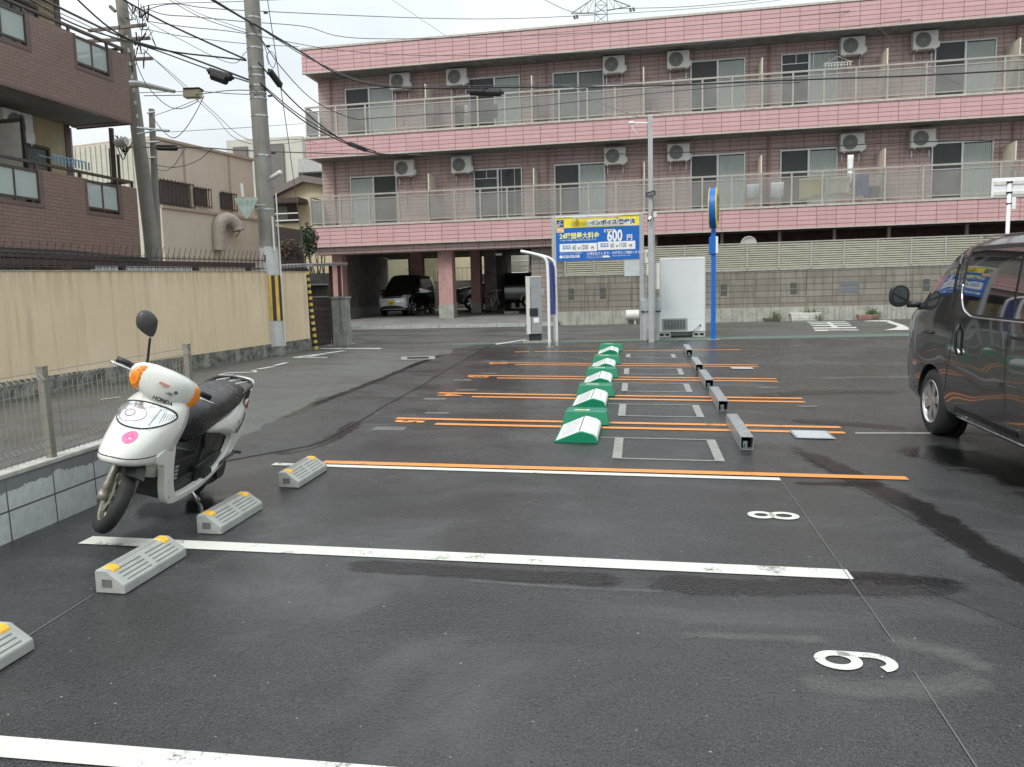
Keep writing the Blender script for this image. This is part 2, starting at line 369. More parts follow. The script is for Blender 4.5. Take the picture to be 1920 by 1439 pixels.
damp([(1.3, 8.0), (1.55, 7.2), (1.75, 6.4), (1.95, 5.6), (2.0, 4.9), (2.15, 4.2), (2.25, 3.4), (2.3, 2.4)], .5)
damp([(2.3, 8.0), (2.9, 7.2), (3.3, 6.2), (3.5, 5.0), (3.6, 3.6)], 1.5); damp([(1.6, 9.0), (2.2, 8.9), (2.9, 8.6)], .5); damp([(1.15, 6.28), (1.5, 6.3), (2.0, 6.35)], .22)
damp([(-3.6, 4.9), (-3.2, 5.1), (-2.9, 5.3)], .8); pass
damp([(-4.1, 8.2), (-4.15, 9.5), (-4.1, 11.5), (-4.1, 14.5), (-4.0, 17)], .28); damp([(-3.4, 6.6), (-3.1, 7.4), (-3.2, 8.6)], .35)
damp([(1.4, 10.6), (2.4, 11.2), (3.8, 11.4)], .7); damp([(2.6, 14.6), (5, 15)], .9)
for pts_, wd_ in (([(.55, 3.2), (.9, 3.12), (1.25, 3.2), (1.4, 3.35)], .35), ([(1.05, 3.6), (1.3, 3.5), (1.45, 3.3)], .3), ([(-1.1, 4.02), (-.4, 3.98), (.3, 4.0)], .09), ([(.1, 3.5), (.5, 3.52), (.9, 3.55)], .16), ([(-.3, 2.75), (.3, 2.7)], .3), ([(2.6, 12.6), (3.6, 12.9), (4.6, 12.9)], .5), ([(-1.3, 3.2), (-1.0, 3.1)], .25), ([(1.9, 10.8), (2.1, 11.4)], .25)):
    damp(pts_, wd_, 'dust_film', 9, M_DUST, .0095)
line('asphalt_crack', M_SEAM, (2.0, 5.3), (3.4, 4.55), .006); line('asphalt_crack', M_SEAM, (1.45, 4.25), (2.2, 3.1), .005)
line('paving_joint', M_SEAM, (1.5, 7.2), (2.35, 2.4), .008)
# painted things of the street
m_ = MB()
road_marks = MB()
for p, wd in ((((-7.3, 17.2), (-5.85, 17.25)), .32), (((-7.0, 15.1), (-6.48, 16.6)), .16), (((-6.95, 15.08), (-6.3, 15.2)), .12), (((-6.75, 15.3), (-6.62, 16.1)), .12), (((-6.78, 13.12), (-6.69, 13.55)), .12),
              (((-6.74, 13.7), (-6.73, 14.2)), .11), (((-7.05, 12.28), (-6.8, 12.3)), .09), (((-7.1, 12.55), (-6.62, 12.72), (-6.8, 13.0)), .1), (((-7.05, 12.28), (-7.08, 12.5)), .07), (((-7.3, 9.6), (-7.18, 9.85)), .05), (((-7.6, 18.3), (-7.5, 19.9)), .2)):
    ribbon(road_marks, list(p), wd, .008)
tag(road_marks.build('road_lettering', M_OLDWHITE, recalc=False), 'worn white lettering and stop line on the left road', kind='structure')
def G(px, py):
    v = ray(px, py); lo, hi = .5, 90
    for _ in range(40):
        md = (lo + hi) / 2; p = EYE + v * md
        if p.z > gz(p.x, p.y): lo = md
        else: hi = md
    return EYE + v * lo
m_ = MB()
def gpoly(pts, lift=.008):
    P = [G(*p) for p in pts]; m_.add([(p.x, p.y, gz(p.x, p.y) + lift) for p in P], [tuple(range(len(P)))])
for (xa, ya, xb, yb_, h) in ((1513, 605.2, 1585, 604.2, 1.2), (1517, 608.2, 1591, 606.9, 1.5), (1521.5, 611.5, 1595, 610.6, 1.8), (1524, 616, 1605, 615, 2.2), (1527, 620.4, 1553, 620.2, 2.6), (1554, 619.6, 1609, 619.6, 1.4)):
    gpoly([(xa, ya - h / 2), (xb, yb_ - h / 2), (xb + 1.5, yb_ + h / 2), (xa + 1.5, ya + h / 2)])
gpoly([(1550, 605.4), (1557, 605.4), (1564, 610), (1555, 610)], .009); gpoly([(1556, 611.4), (1566, 611.2), (1571, 614.4), (1560, 614.6)], .009)
gpoly([(1620.6, 602.4), (1665, 600.8), (1666, 604), (1622, 603.3)]); gpoly([(1665, 600.8), (1697, 611.5), (1684, 612.3), (1659, 604)]); gpoly([(1684, 612.3), (1697, 611.5), (1704, 616), (1678, 616)]); gpoly([(1678, 616), (1704, 616), (1704, 619.6), (1657.5, 619.8)])
gpoly([(927, 645.8), (984, 637.4), (985, 638.6), (932, 647)])
tag(m_.build('street_lettering', M_WHITE), 'white painted characters on the street by the block wall', kind='structure')
m_ = MB()
vs_ = []
for i in range(81):
    x = -4.6 + 20 * i / 80; y = interp(x, YB) + .08
    for k in range(4): vs_.append((x, y + k * .22, gz(x, y + k * .22) + .005))
m_.add(vs_, [(4 * i + k, 4 * i + 4 + k, 4 * i + 5 + k, 4 * i + 1 + k) for i in range(80) for k in range(3)])
tag(m_.build('green_path', M_GREEN), 'faded green pedestrian strip along the lot', kind='structure')

# ================================================================ concrete wheel stops
M_CONC = plain('pale_precast_concrete', (.36, .375, .345), .8, var=.16, scale=9, bump=.0025, bscale=160)
M_EXPO = plain('exposed_aggregate', (.27, .26, .235), .85, var=.45, scale=90, bump=.004, bscale=120)
M_YEL = plain('yellow_reflector', (.85, .46, .03), .35, var=.06)
M_GROOVE = plain('shadowed_groove_concrete', (.13, .135, .125), .9)
def make_stop():
    r = empty('wheel_stop', (0, 0, 0))
    tag(r, 'x', 'wheel stop', 'concrete wheel stops')
    Lh = .285; m_ = MB()
    prof = [(-.085, 0), (-.085, .112), (-.078, .12), (-.022, .12), (.082, .048), (.085, .04), (.085, 0)]
    ch = .012
    rings = []
    for y, s in ((-Lh, .97), (-Lh + .006, 1), (Lh - .006, 1), (Lh, .97)):
        rings.append([(x * s, y, z * (s if z > 0 else 1)) for x, z in prof])
    m_.loft(rings); body = m_.build('stop_body', M_CONC, r)
    m_ = MB(); m_.box(-.07, -.03, -.19, .19, .118, .1225); m_.build('aggregate_strip', M_EXPO, r)
    # grooves on the sloping face: two banks of four
    d = Vector((.104, 0, -.072)).normalized(); nrm = Vector((.072, 0, .104)).normalized()
    m_ = MB()
    for s in (-1, 1):
        for k in range(4):
            c = Vector((-.022, 0, .12)) + d * (.026 + .027 * k); y0, y1 = (.02, .235) if s > 0 else (-.235, -.02)
            a, b = c - d * .0035, c + d * .0035
            m_.add([tuple(a + nrm * .0012 + Vector((0, y0, 0))), tuple(b + nrm * .0012 + Vector((0, y0, 0))), tuple(b + nrm * .0012 + Vector((0, y1, 0))), tuple(a + nrm * .0012 + Vector((0, y1, 0)))], [(0, 1, 2, 3)])
    m_.build('groove', M_GROOVE, r, recalc=False)
    for y in (-.225, .225):
        m_ = MB(); m_.loft([[(-.062, y - .03, .119), (-.018, y - .03, .119), (.004, y - .03, .103), (.004, y + .03, .103), (-.018, y + .03, .119), (-.062, y + .03, .119)],
                            [(-.056, y - .025, .126), (-.018, y - .025, .127), (0, y - .025, .112), (0, y + .025, .112), (-.018, y + .025, .127), (-.056, y + .025, .126)]])
        m_.build('reflector', M_YEL, r)
    m_ = MB(); y = -Lh - .001
    m_.box(-.045, .012, y - .0012, y, .03, .034); m_.box(-.045, -.041, y - .0012, y, .034, .072); m_.box(-.045, .012, y - .0012, y, .068, .072); m_.box(.008, .012, y - .0012, y, .034, .068); m_.box(-.041, .008, y - .0006, y, .034, .068)
    m_.build('end_recess', M_GROOVE, r)
    return r
stop0 = make_stop()
stops = [(-2.765, 2.68, 'concrete wheel stop cut off by the left edge of the picture'), (-2.75, 3.86, 'concrete wheel stop crossing the near white line left of centre'),
         (-2.745, 4.82, 'concrete wheel stop right beside the scooter kickstand'), (-2.72, 5.94, 'farthest concrete wheel stop, beside the orange line end')]
for i, (x, y, lb) in enumerate(stops):
    o = stop0 if i == 0 else copy_tree(stop0)
    o.location = (x, y, gz(x, y) + LIFT); o.rotation_euler = empty_rot = (Vector((0, 0, 1)).rotation_difference(gn(x, y))).to_euler(); o['label'] = lb

# ================================================================ flap locks
M_GRN = plain('green_painted_steel', (.0, .205, .095), .35, var=.08, coat=.3)
M_FLAP = plain('pale_grey_painted_steel', (.80, .84, .84), .4, var=.05, scale=20, bump=.001)
M_STK = plain('caution_sticker', (.72, .62, .12), .5)
M_STKW = plain('white_sticker', (.75, .75, .72), .5)
M_DARK = plain('black_rubber', (.02, .02, .02), .6)
def make_lock():
    r = empty('flap_lock', (0, 0, 0)); tag(r, 'x', 'parking flap lock', 'green flap locks between the stalls')
    # housing (far end): trapezoid box, x width .5 -> .42, y .95..1.25
    m_ = MB(); m_.loft([[(-.26, .915, 0), (.26, .915, 0), (.26, 1.22, 0), (-.26, 1.22, 0)], [(-.225, .95, .145), (.225, .95, .145), (.225, 1.2, .145), (-.225, 1.2, .145)],
                        [(-.19, .975, .152), (.19, .975, .152), (.19, 1.18, .152), (-.19, 1.18, .152)]])
    m_.build('housing', M_GRN, r, bev=.006)
    m_ = MB(); m_.box(-.13, .04, .99, 1.03, .1525, .1545); m_.build('caution_label', M_STKW, r)
    m_ = MB(); m_.box(-.10, 0, .995, 1.025, .155, .1558); m_.build('caution_label', M_STK, r)
    # flap plate: profile in x, extruded in y
    pr = [(-.235, .012), (-.02, .105), (0, .112), (.03, .112), (.13, .085), (.165, .06), (.175, .035), (.16, .02)]
    up = [(x, z + .004) for x, z in pr]; m_ = MB(); m_.prism(up + [(x, z - .006) for x, z in reversed(pr)], .03, .83, 'y')
    m_.build('flap_plate', M_FLAP, r, bev=.002)
    m_ = MB()
    for k in range(16):
        y = .07 + k * .046
        for (xa, za, xb, zb) in ((-.2, .0275 + .0045, -.035, .0985 + .0045), (.02, .117, .115, .094)):
            m_.add([(xa, y, za + .0015), (xb, y, zb + .0015), (xb, y + .016, zb + .0015), (xa, y + .016, za + .0015)], [(0, 1, 2, 3)])
    m_.build('tread_rib', M_STKW, r, recalc=False)
    m_ = MB(); m_.box(-.012, .0, .03, .83, .1165, .1172); m_.build('hinge_gap', M_GROOVE, r)
    # green end cheek in front
    ck = [(-.235, .0), (-.235, .012), (-.02, .102), (.03, .108), (.125, .082), (.155, .055), (.165, .03), (.165, 0)]
    m_ = MB(); m_.prism(ck, 0, .034, 'y'); m_.build('end_cheek', M_GRN, r, bev=.003)
    m_ = MB(); m_.box(-.25, .18, -.008, .86, 0, .012); m_.build('base_plate', M_GRN, r)
    m_ = MB(); m_.box(-.03, .05, .83, .9, .01, .06); m_.build('hinge_box', M_DARK, r)
    return r
lk = make_lock()
LY = [7.56, 9.62, 11.56, 13.5, 16.0]
words = ['nearest', 'second nearest', 'middle', 'second farthest', 'farthest']
for i, y in enumerate(LY):
    o = lk if i == 0 else copy_tree(lk); x = -.57
    o.location = (x, y, gz(x, y) + LIFT); o.rotation_euler = Vector((0, 0, 1)).rotation_difference(gn(x, y)).to_euler()
    o['label'] = '%s green parking lock with raised pale flap plate in the row' % words[i]
    if i == 4: o.scale = (1, .92, 1)

# ================================================================ galvanised square tubes
M_GALV = plain('galvanised_steel', (.48, .51, .52), .38, .75, var=.22, scale=18, rvar=.14)
def make_tube():
    r = empty('square_tube_barrier', (0, 0, 0)); tag(r, 'x', 'steel barrier', 'galvanised square tubes across the stalls')
    a, b, t = .0575, .125, .004
    for nm, bx in (('tube_wall', (-a, -a + t, 0, 1.22, 0, b)), ('tube_wall', (a - t, a, 0, 1.22, 0, b)), ('tube_top', (-a + t, a - t, 0, 1.22, b - t, b)), ('tube_bottom', (-a + t, a - t, 0, 1.22, 0, t))):
        m_ = MB(); m_.box(*bx); m_.build(nm, M_GALV, r)
    m_ = MB(); m_.box(-.02, .02, .12, .126, t, .06); m_.cyl((0, .1, t), (0, .1, .03), .010, 8); m_.build('anchor_bracket', M_GALV, r)
    m_ = MB(); m_.box(-a + t + .001, a - t - .001, .5, .51, t, b - t); m_.build('bore_shade_plate', M_DARK, r)  # dark plate added to stand for the shade inside the hollow tube
    return r
tb = make_tube()
for i, y in enumerate([7.42, 9.52, 11.42, 13.35, 15.95]):
    o = tb if i == 0 else copy_tree(tb); x = 1.0 + .006 * i
    o.location = (x, y, gz(x, y) + LIFT); o.rotation_euler = Vector((0, 0, 1)).rotation_difference(gn(x, y)).to_euler()
    o['label'] = '%s galvanised square steel tube lying right of the flap locks' % words[i]
# cover plates and drain
M_CHK = plain('chequer_plate', (.55, .58, .59), .45, .3, var=.15, scale=60, bump=.003, bscale=90)
for (x, y, a, b, lb) in ((1.74, 8.2, .19, .2, 'near grey steel cover plate at the end of the orange lines'), (1.78, 13.9, .19, .12, 'far grey steel cover plate at the end of the orange lines')):
    r = onground('cover_plate', x, y, 0, True, LIFT + .004); tag(r, lb, 'cover plate', 'steel cover plates in the lot')
    m_ = MB(); m_.box(-a, a, -b, b, 0, .004); m_.build('frame', M_GALV, r); m_ = MB(); m_.box(-a + .025, a - .025, -b + .025, b - .025, .004, .007); m_.build('plate', M_CHK, r)
r = onground('manhole_cover', -4.38, 15.2, .3, True, .006); tag(r, 'square iron drain cover in a concrete collar on the road', 'manhole cover')
m_ = MB(); m_.box(-.34, .34, -.3, -.18, 0, .006); m_.box(-.34, .34, .18, .3, 0, .006); m_.box(-.34, -.22, -.18, .18, 0, .006); m_.box(.22, .34, -.18, .18, 0, .006); m_.build('collar', M_GROUT, r)
m_ = MB(); m_.box(-.22, .22, -.18, .18, 0, .003)
for k in range(7): m_.box(-.2, .2, -.16 + k * .05, -.14 + k * .05, .003, .008)
m_.build('grate', M_DARK, r)
# ================================================================ pink apartment building
def tiles(name, c1, c2, mortar, bw, rh, msize=.012, rough=.55, bump=.004, dirt=.25, off=0., squash=(.0, .0), ver=True, grime=(.08, .06, .05), shift=(0, 0), mottle=.12):
    k = Mt(name); o = k.n('TexCoord').outputs['Object']; s = k.n('SeparateXYZ'); k.l(o, s.inputs[0])
    cb = k.n('CombineXYZ'); k.l(k.math('ADD', k.math('ADD', s.outputs[0], s.outputs[1]), shift[0]), cb.inputs[0]); k.l(k.math('ADD', s.outputs[2], shift[1]), cb.inputs[1])
    b = k.n('TexBrick'); b.offset = off; b.inputs['Color1'].default_value = (*c1, 1); b.inputs['Color2'].default_value = (*c2, 1); b.inputs['Mortar'].default_value = (*mortar, 1)
    b.inputs['Scale'].default_value = 1; b.inputs['Mortar Size'].default_value = msize; b.inputs['Mortar Smooth'].default_value = .15; b.inputs['Brick Width'].default_value = bw; b.inputs['Row Height'].default_value = rh; b.inputs['Bias'].default_value = 0
    k.l(cb.outputs[0], b.inputs['Vector'])
    n1 = k.noise(k.vec(), 1.3, 5, .6); n2 = k.noise(k.vec(scale=(9, 9, .7)), 1, 5, .6)
    c = k.mix(k.rng(n1, .35, .7, 0, mottle), b.outputs[0], tuple(q * .55 for q in c1))
    c = k.mix(k.math('MULTIPLY', k.rng(n2, .5, .75), dirt), c, grime)
    k.set(col=c, rough=k.rng(n1, .3, .7, rough - .08, rough + .1))
    h = k.math('SUBTRACT', 1.0, b.outputs['Fac']); x = k.bump(h, bump, .8); k.bump(k.noise(k.vec(), 120, 2), .001, .6, x)
    return k.m
M_PINK = tiles('pink_band_tiles', (.565, .345, .34), (.62, .385, .38), (.25, .125, .12), .633, .15, .011, dirt=.16, shift=(.28, .0))
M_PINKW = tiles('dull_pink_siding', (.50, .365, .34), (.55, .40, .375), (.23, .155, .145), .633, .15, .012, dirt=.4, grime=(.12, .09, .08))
M_PLATE_BR = tiles('brown_siding', (.30, .26, .23), (.33, .29, .25), (.13, .1, .09), .9, .18, .01, dirt=.35)
M_CAP = plain('beige_coping', (.50, .47, .41), .6, var=.15, streak=.3)
M_SOFF = plain('dirty_soffit', (.26, .25, .24), .85, var=.3, scale=3, dirt=(.1, .1, .1), dirt_amt=.5)
M_ALU = plain('pale_bronze_aluminium', (.40, .375, .33), .4, .3, var=.1)
M_ALUW = plain('silver_window_frame', (.56, .57, .56), .35, .4, var=.08)
M_CREAM = plain('cream_board', (.68, .62, .50), .6, var=.1, streak=.2)
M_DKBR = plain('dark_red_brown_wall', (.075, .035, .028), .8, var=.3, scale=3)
M_COLPINK = plain('salmon_column_paint', (.43, .25, .235), .7, var=.16, scale=3, streak=.25, bump=.002)
M_COLBASE = plain('concrete_base', (.33, .33, .29), .85, var=.2, scale=4, streak=.35, bump=.003)
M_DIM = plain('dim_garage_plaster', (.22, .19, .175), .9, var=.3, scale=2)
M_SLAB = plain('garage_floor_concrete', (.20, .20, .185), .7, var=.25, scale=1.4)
def frosted(name, col=(.50, .53, .51), a=.5, rough=.45):
    k = Mt(name); k.set(col=col, rough=rough); t = k.n('BsdfTransparent'); t.inputs[0].default_value = (.93, .95, .94, 1); m_ = k.n('MixShader')
    n_ = k.rng(k.noise(k.vec(), 1.2, 4), .3, .7, 1 - a - .08, 1 - a + .08)
    k.l(n_, m_.inputs[0]); k.l(t.outputs[0], m_.inputs[1]); k.l(k.p.outputs[0], m_.inputs[2]); k.l(m_.outputs[0], k.out.inputs[0]); return k.m
M_FROST = frosted('frosted_grey_glass', (.40, .38, .36), .72)
M_FROST2 = frosted('frosted_green_glass', (.52, .60, .57), .3)
def glass(name, col=(.04, .045, .045), a=.35, rough=.04):
    k = Mt(name); k.set(col=col, rough=rough, spec=.9, coat=.3); t = k.n('BsdfTransparent'); t.inputs[0].default_value = (.96, .98, .97, 1); m_ = k.n('MixShader'); m_.inputs[0].default_value = 1 - a
    k.l(t.outputs[0], m_.inputs[1]); k.l(k.p.outputs[0], m_.inputs[2]); k.l(m_.outputs[0], k.out.inputs[0]); return k.m
M_GLASS = glass('window_glass', (.07, .075, .075), .9, .06)
def curtain(name, c):
    k = Mt(name); wv = k.n('TexWave'); wv.bands_direction = 'X'; wv.inputs['Scale'].default_value = 5; wv.inputs['Distortion'].default_value = 2.5; wv.inputs['Detail'].default_value = 2
    k.l(k.vec(scale=(1, 1, .15)), wv.inputs['Vector']); k.set(col=k.mix(wv.outputs[0], tuple(q * .7 for q in c), c), rough=.9); k.bump(wv.outputs[0], .02, .6); return k.m
M_CURT = curtain('pale_curtain', (.82, .84, .82)); M_CURT2 = curtain('grey_curtain', (.36, .38, .37)); M_ROOM = plain('dark_room', (.09, .09, .09), .9)

bdir = math.atan2(-.0234, .99973)
off0 = Vector((.0234, .99973, 0)) * 28.6
bld = empty('apartment_building', (off0.x, off0.y, 0), bdir)
tag(bld, 'three storey pink tiled apartment building with frosted glass balconies over a ground floor car park', 'building')
U0, U1 = -13.12, 20.0
IN = 1.15
m_ = MB()
BANDS = [(10.43, 11.27, 'top'), (7.30, 8.00, 'mid'), (3.95, 4.66, 'low')]
for z0, z1, nm in BANDS:
    m_ = MB(); m_.box(U0, U1, 0, .14, z0, z1); m_.box(U0, U0 + .14, .14, IN + (8 if nm == 'top' else .25), z0, z1)
    m_.build('tiled_band', M_PINK, bld)
    m_ = MB(); m_.box(U0 - .03, U1, -.03, .17, z1, z1 + .07); m_.box(U0 - .03, U0 + .17, .17, IN + (8 if nm == 'top' else .25), z1, z1 + .07); m_.box(U0 - .012, U1, -.012, .1, z0 - .035, z0); m_.build('coping', M_CAP, bld)
    m_ = MB(); m_.box(U0 + .14, U1, .1, IN + (1.2 if nm == 'low' else .1), z0 + .0, z0 + .12); m_.build('balcony_slab', M_SOFF, bld)
m_ = MB(); m_.box(U0 + .03, U1, .14, 10, 11.1, 11.2); m_.build('roof', M_CAP, bld)
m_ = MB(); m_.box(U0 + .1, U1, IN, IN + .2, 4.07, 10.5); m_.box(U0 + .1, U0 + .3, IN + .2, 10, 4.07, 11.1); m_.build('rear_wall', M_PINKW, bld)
# openings are thin recessed boxes in front of dark rooms
def window(u0, u1, z1, z0, kind=0, lattice=False):
    f = MB(); y = IN - .03; t = .045
    f.box(u0 - t, u1 + t, y - .03, y + .02, z1, z1 + .05); f.box(u0 - t, u0, y - .03, y + .02, z0, z1); f.box(u1, u1 + t, y - .03, y + .02, z0, z1); f.box(u0 - t, u1 + t, y - .05, y + .02, z0 - .04, z0)
    c = (u0 + u1) / 2; f.box(c - .035, c + .035, y - .035, y, z0, z1); f.box(u0, u1, y - .02, y + .01, z0, z0 + .06)
    if lattice:
        f.box(c + .12, c + .15, y - .02, y, z0, z1); f.box(u0, c, y - .02, y, z1 - .32, z1 - .29); f.box(u0 + .45, u0 + .47, y - .02, y, z1 - .3, z1); f.box(u1 - .26, u1 - .24, y - .02, y, z0, z1)
    fo = f.build('window', M_ALUW, bld)
    g = MB(); g.box(u0, u1, y - .006, y, z0 + .06, z1); g.build('pane', M_GLASS, fo)
    r = MB(); r.box(u0, u1, y + .024, y + .028, z0, z1); r.build('dark_room', M_ROOM, fo)
    if kind:
        r = MB(); a, b = ((c, u1) if kind == 1 else ((u0, c) if kind == 2 else (u0, u1)))
        r.box(a, b, y + .006, y + .012, z0 + .05, z1 - .04); r.build('curtain', M_CURT if kind in (1, 2) else M_CURT2, fo)
W3 = [(-11.85, -9.98, 10.0, 1), (-6.88, -5.01, 10.03, 1), (-3.7, -1.89, 10.0, 3), (1.29, 3.1, 10.03, 1), (4.4, 6.2, 10.03, 1), (9.4, 11.24, 10.03, 1), (12.4, 14.2, 10.03, 2), (17.4, 19.2, 10.03, 1)]
W2 = [(-11.8, -9.97, 6.64, 2), (-6.8, -5.01, 6.66, 0), (-3.7, -1.89, 6.68, 1), (1.29, 3.12, 6.74, 1), (4.41, 6.25, 6.74, 1), (9.4, 11.26, 6.7, 1), (12.4, 14.2, 6.7, 0), (17.4, 19.2, 6.7, 2)]
for a, b, z, kd in W3: window(a, b, z, 8.17, kd, a == 4.4)
for a, b, z, kd in W2: window(a, b, z, 4.82, kd, a == -6.8)
# balcony railings: posts, rails and frosted panels, level by level
posts = [-13.08, -11.87, -10.7, -9.53, -8.38, -7.35, -6.38, -5.37, -4.38, -3.39, -2.38, -1.4, -.4, .62, 1.61, 2.61, 3.6, 4.6, 5.6, 6.61, 7.6, 8.79, 9.98, 11.15, 12.2, 13.3, 14.4, 15.6, 16.8, 18.0, 19.2, 20.0]
for zb, h in ((8.07, 1.13), (4.73, 1.14)):
    rl = MB()
    for p in posts: rl.box(p - .03, p + .03, .045, .095, zb, zb + h - .05)
    rl.box(U0, U1, .04, .10, zb + h - .06, zb + h); rl.box(U0, U1, .05, .09, zb + h - .2, zb + h - .165); rl.box(U0, U1, .05, .09, zb + .09, zb + .125)
    rl.box(U0 + .01, U0 + .06, .1, IN, zb + h - .06, zb + h); rl.box(U0 + .02, U0 + .05, .1, IN, zb + .09, zb + .125)
    ro = rl.build('balcony_railing', M_ALU, bld)
    for a, b in zip(posts, posts[1:]):
        g = MB(); g.box(a + .03, b - .03, .066, .074, zb + .125, zb + h - .2); g.build('frosted_panel', M_FROST, ro)
    g = MB(); g.box(U0 + .03, U0 + .04, .1, IN - .02, zb + .125, zb + h - .1); g.build('frosted_panel', M_FROST2, ro)
for zt, zf in ((9.74, 8.02), (6.49, 4.68)):
    for u in (-8.36, -4.38, -.4, 3.6, 7.6, 11.6, 15.6):
        d = MB(); d.box(u - .02, u + .02, .12, IN - .01, zf, zt); d.build('divider', M_CREAM, bld)
# drain pipes on the rear wall
for u in (-12.5, -3.98, 3.98, 11.9):
    for z0, z1 in ((4.1, 7.28), (8.0, 10.4)):
        d = MB(); d.cyl((u, IN - .06, z0), (u, IN - .06, z1), .035, 8); d.build('drain_pipe', plain('pipe_pink', (.36, .21, .2), .5) if u == -12.5 and z0 < 5 else bpy.data.materials['pipe_pink'], bld)
for z in (10.2, 6.98):
    for u in (-1.1, -5.9, 1.9, 8.3):
        pass
# ---- ground floor: car park bay to the left, dark recessed wall to the right
def gfl(y): return 1.09 + .03 * (y - .7)
for u0, u1, y in ((-12.58, -12.18, .7), (-8.26, -7.7, .7), (-8.0, -7.58, 5.0), (-10.66, -10.13, 4.7), (-10.66, -10.13, .0)):
    if y == 0: continue
    dd = .5 if y < 1 else .45
    d = MB(); d.box(u0, u1, y, y + dd, gfl(y) + (.5 if y < 1 else .45), 3.95); co = d.build('column', M_COLPINK, bld)
    d = MB(); d.box(u0 - .015, u1 + .015, y - .015, y + dd + .015, gfl(y) - .2, gfl(y) + (.5 if y < 1 else .45)); d.build('column_base', M_COLBASE, co)
d = MB(); d.box(U0, -3.3, .2, 1.0, 3.66, 3.94); d.build('beam', M_PINKW, bld)  # duller siding tone puts the beam's shade into its colour
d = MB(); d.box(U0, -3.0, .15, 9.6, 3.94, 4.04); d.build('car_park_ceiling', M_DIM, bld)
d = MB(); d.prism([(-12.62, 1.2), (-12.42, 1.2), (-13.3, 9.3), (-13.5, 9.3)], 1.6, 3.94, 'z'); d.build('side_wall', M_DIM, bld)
d = MB(); d.prism([(-12.62, 1.19), (-12.40, 1.19), (-13.28, 9.3), (-13.5, 9.3)], .9, 1.6, 'z'); d.build('wall_base', M_COLBASE, bld)
# rear wall with openings to the yard
d = MB(); d.box(-12.1, -11.5, 8.9, 9.2, 1.3, 3.94); d.box(-7.5, -6.0 - .95, 5.5, 9.2, 1.3, 3.94); d.box(-13.3, -4.5, 9.0, 9.2, 3.9, 3.94); d.build('rear_pier', M_DIM, bld)
d = MB(); d.box(-4.62, -3.2, .7, .9, .9, 3.6); d.box(-4.62, -4.42, .9, 9.2, .9, 3.94); d.build('brown_side_wall', M_PLATE_BR, bld)
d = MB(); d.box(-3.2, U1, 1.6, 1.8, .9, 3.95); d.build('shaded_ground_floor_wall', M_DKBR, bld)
for u in (-2.6, .0, 2.35, 4.35, 6.2, 8.0, 10.5):
    d = MB(); d.box(u - .05, u + .05, .9, 1.0, 2.4, 3.95); d.build('slim_post', M_CAP, bld)
# floor of the car park and the apron to the street
d = MB(); ua, ub = -13.3, -3.3
rows = [(-2.95, .815), (-2.65, .83), (-2.45, .93), (.0, 1.04), (.7, 1.09), (9.6, 1.357), (14, 1.38)]
d.add([p for y, z in rows for p in ((ua, y, z), (ub, y, z))], [(2 * i, 2 * i + 1, 2 * i + 3, 2 * i + 2) for i in range(len(rows) - 1)])
d.build('car_park_floor', M_SLAB, bld)
d = MB()
for i in range(10):
    d.box(ua + i * 1.0, ua + i * 1.0 + .985, -2.75, -2.6, .7, .93)
d.build('kerb_stone', M_CONC, bld)
for a, b, y in ((-9.55, -8.95, 6.2), (-7.35, -6.7, 6.0), (-6.15, -5.55, 3.0), (-5.2, -4.7, 3.0)):
    d = MB(); d.box(a, b, y, y + .14, gfl(y), gfl(y) + .11); d.build('wheel_block', M_CONC, bld)
d = MB(); d.box(-6.0, -5.75, .75, .85, 3.42, 3.5); d.box(-11.2, -11.0, 1.6, 1.7, 3.82, 3.93); d.build('bay_lamp', M_CAP, bld)

# ---- air conditioner outdoor units, one object each
M_ACW = plain('ivory_sheet_metal', (.66, .65, .60), .45, var=.08, streak=.15)
M_ACG = plain('dark_fan_grille', (.17, .17, .16), .6)
def make_ac(): 
    r = empty('air_conditioner_unit', (0, 0, 0)); tag(r, 'x', 'air conditioner', 'outdoor units on the balconies')
    m_ = MB(); m_.box(-.39, .39, 0, .28, 0, .60); m_.build('casing', M_ACW, r, bev=.015)
    m_ = MB(); m_.box(.385, .45, .03, .2, .06, .24); m_.build('valve_cover', M_ACW, r)
    m_ = MB(); m_.lathe([(-.004, .27), (-.012, .262), (-.012, .25), (-.004, .25)], (-.08, 0, .3), 'y', 28); m_.build('fan_ring', M_ACW, r)
    m_ = MB(); m_.lathe([(-.003, .25), (-.003, .001)], (-.08, 0, .3), 'y', 28, True); fd = m_.build('fan_disc', M_ACG, r)
    m_ = MB()
    for k in range(12):
        a = k * PI / 6; m_.tube([(-.08 + .05 * math.cos(a), -.01, .3 + .05 * math.sin(a)), (-.08 + .24 * math.cos(a), -.01, .3 + .24 * math.sin(a))], .004, 4)
    m_.lathe([(-.014, .05), (-.014, .001)], (-.08, 0, .3), 'y', 12, True); m_.build('grille_bar', M_SOFF, fd)
    m_ = MB(); 
    for x in (-.28, .28): m_.box(x - .02, x + .02, -.02, .4, -.05, -.004); m_.box(x - .015, x + .015, .3, .34, -.3, -.05)
    m_.build('wall_bracket', M_GALV, r)
    m_ = MB(); m_.tube([(.1, .25, 0), (.1, .27, -.1), (-.05, .3, -.14), (-.05, .36, -1.2)], .018, 6); m_.build('refrigerant_pipe', M_CAP, r)
    return r
ac = make_ac(); n_ac = 0
ordn = ['first', 'second', 'third', 'fourth', 'fifth', 'sixth', 'seventh']
Mb = Matrix.Translation((off0.x, off0.y, 0)) @ Matrix.Rotation(bdir, 4, 'Z')
